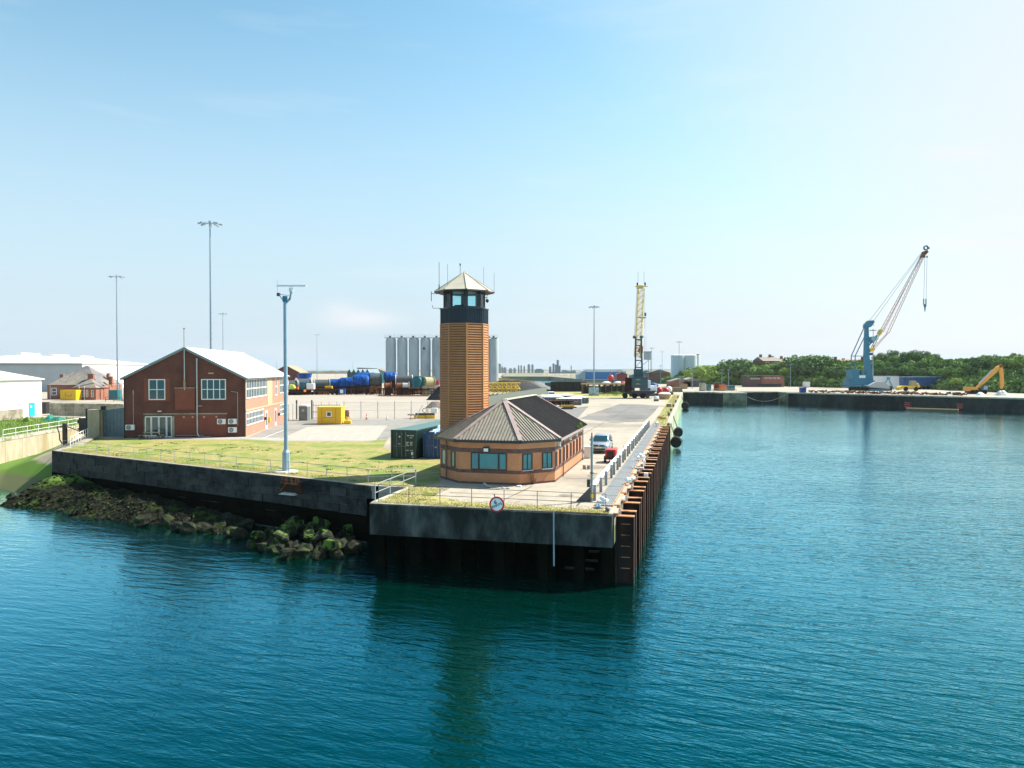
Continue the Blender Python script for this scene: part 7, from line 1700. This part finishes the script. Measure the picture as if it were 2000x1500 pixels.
# big round tree left of the skyline, standing forward
for px, Y, zt_, R_, k_, lb in ((1443,368,zz(698,368),8.5,4,'big round dark tree standing above the far pier'),(1575,345,zz(692,345),8,0,'broad dark tree right of the brick hill house'),(1605,342,zz(692,342),7.5,4,'dark round tree beside the broad one on the skyline'),(1372,385,zz(712,385),6.5,2,'sunlit pale green tree left of the big round tree')):
    t = thing('bank_tree', at(px,Y,zt_-R_*.7), 1.0, lb, 'tree'); t.scale = (R_,R_,R_*.85); inst('crown', CR[k_], t); inst('trunk', TRK, t)

# ================================================================== DISTANT SKYLINE
sk = [(975,8,728,712),(981,4,728,718),(986,6,728,719),(997,7,728,721),(1005,5,729,720),(1013,3,729,715),(1018,3,729,715),(1024,3,729,716),(1033,5,731,713),(1040,4,731,713),(1053,18,731,722)]
for i, (px, w, pb, pt_) in enumerate(sk):
    Y = 1600+i*13; x, _, _ = at(px,Y); wd_ = w*Y/1400; zt_ = zz(pt_,Y)
    lab = ('pale distant block','small low distant block','distant twin block','long low distant block','low distant block','slim distant block, first of three','slim distant block, second of three','slim distant block, third of three','tall wide distant block of a pair, left','tall distant block of a pair, right','green long low distant shed')[i]+' on the skyline'
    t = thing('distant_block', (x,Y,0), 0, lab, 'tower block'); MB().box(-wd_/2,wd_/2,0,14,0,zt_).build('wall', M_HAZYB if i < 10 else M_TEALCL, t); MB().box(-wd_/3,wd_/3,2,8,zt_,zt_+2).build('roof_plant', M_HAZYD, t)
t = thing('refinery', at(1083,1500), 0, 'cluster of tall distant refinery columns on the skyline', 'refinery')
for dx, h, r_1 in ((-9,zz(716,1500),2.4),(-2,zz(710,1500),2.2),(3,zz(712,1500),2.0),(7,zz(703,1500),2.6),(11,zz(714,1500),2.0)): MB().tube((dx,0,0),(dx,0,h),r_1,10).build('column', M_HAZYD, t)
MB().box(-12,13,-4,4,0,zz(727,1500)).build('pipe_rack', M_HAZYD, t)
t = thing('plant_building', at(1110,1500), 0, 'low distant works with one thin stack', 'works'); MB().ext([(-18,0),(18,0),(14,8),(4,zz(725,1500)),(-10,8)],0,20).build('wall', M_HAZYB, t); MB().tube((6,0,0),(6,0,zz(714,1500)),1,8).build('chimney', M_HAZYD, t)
t = thing('blue_shed', at(1143,600), 0, 'long bright blue shed with white roof across the far inlet', 'shed'); k2 = 600/1400
MB().box(0,74*k2,0,30,0,zz(726.5,600)).build('wall', M_SHEDB, t); MB().ext([(0,zz(726.5,600)),(74*k2,zz(726.5,600)),(72*k2,zz(721.5,600)),(2*k2,zz(721.5,600))],-1,31).build('roof', M_WROOF, t); MB().box(74*k2,80*k2,0,30,0,zz(725,600)).build('end_wall', M_TARPL, t)
MB().ext([(-12*k2,0),(0,0),(0,zz(723,600)),(-5*k2,zz(725,600)),(-13*k2,zz(732,600))],0,30).build('annex', M_LGREY, t)
for px, w, lb in ((1150,3,'tiny dark boat shape on the far inlet, left'),(1160,3,'tiny dark boat shape on the far inlet, right')):
    pass
# scrub and banks behind
for px, Y, w, h, nm, lb in ((600,1400,260,9,'distant_bank','long dark distant bank behind the brick warehouse'),(1085,1000,60,4,'dry_bank','pale dry bank beyond the far inlet')):
    mb = MB(); n = 40; vs = []
    for i in range(n+1):
        x = (-w/2+w*i/n)*Y/1400
        hh = h*(.5+.6*abs(noise.noise(Vector((i*.35+px,0,0)))))*min(1,min(i,n-i)/4)
        vs += [(x,0,0),(x,6,hh),(x,30,0)]
    mb.add(vs, [(3*i+j,3*i+3+j,3*i+4+j,3*i+1+j) for i in range(n) for j in (0,1)])
    o = mb.build(nm, M_BANKD if 'dark' in lb else M_TANW, None, True, at(px,Y)); o['kind'] = 'structure'
mb = MB(); n = 60; vs = []
for i in range(n+1):
    a = -2600+7600*i/n; hh = (12+9*noise.noise(Vector((i*.22,3,0))))*(1 if i > 26 else max(0,i-12)/14)
    vs += [(a,5200,0),(a,5400,max(2,hh))]
mb.add(vs, [(2*i,2*i+2,2*i+3,2*i+1) for i in range(n)]); mb.add([(-2600,5401,0),(5000,5401,0)],[]); mb.build('far_hills', M_BANKD, None, True, kind='structure')

# ------------------------------------------------------------------ air
if HAZE:
    hb = MB().box(-5200,5200,-120,5600,-5.5,62)
    vm = bpy.data.materials.new('sea air'); vm.use_nodes = True; T = vm.node_tree; T.nodes.clear(); oo = T.nodes.new('ShaderNodeOutputMaterial'); pv = T.nodes.new('ShaderNodeVolumePrincipled')
    pv.inputs['Density'].default_value = .00006; pv.inputs['Color'].default_value = (.86,.93,1,1); pv.inputs['Anisotropy'].default_value = .2
    T.links.new(pv.outputs[0], oo.inputs['Volume']); hb.build('haze', vm, kind='stuff')
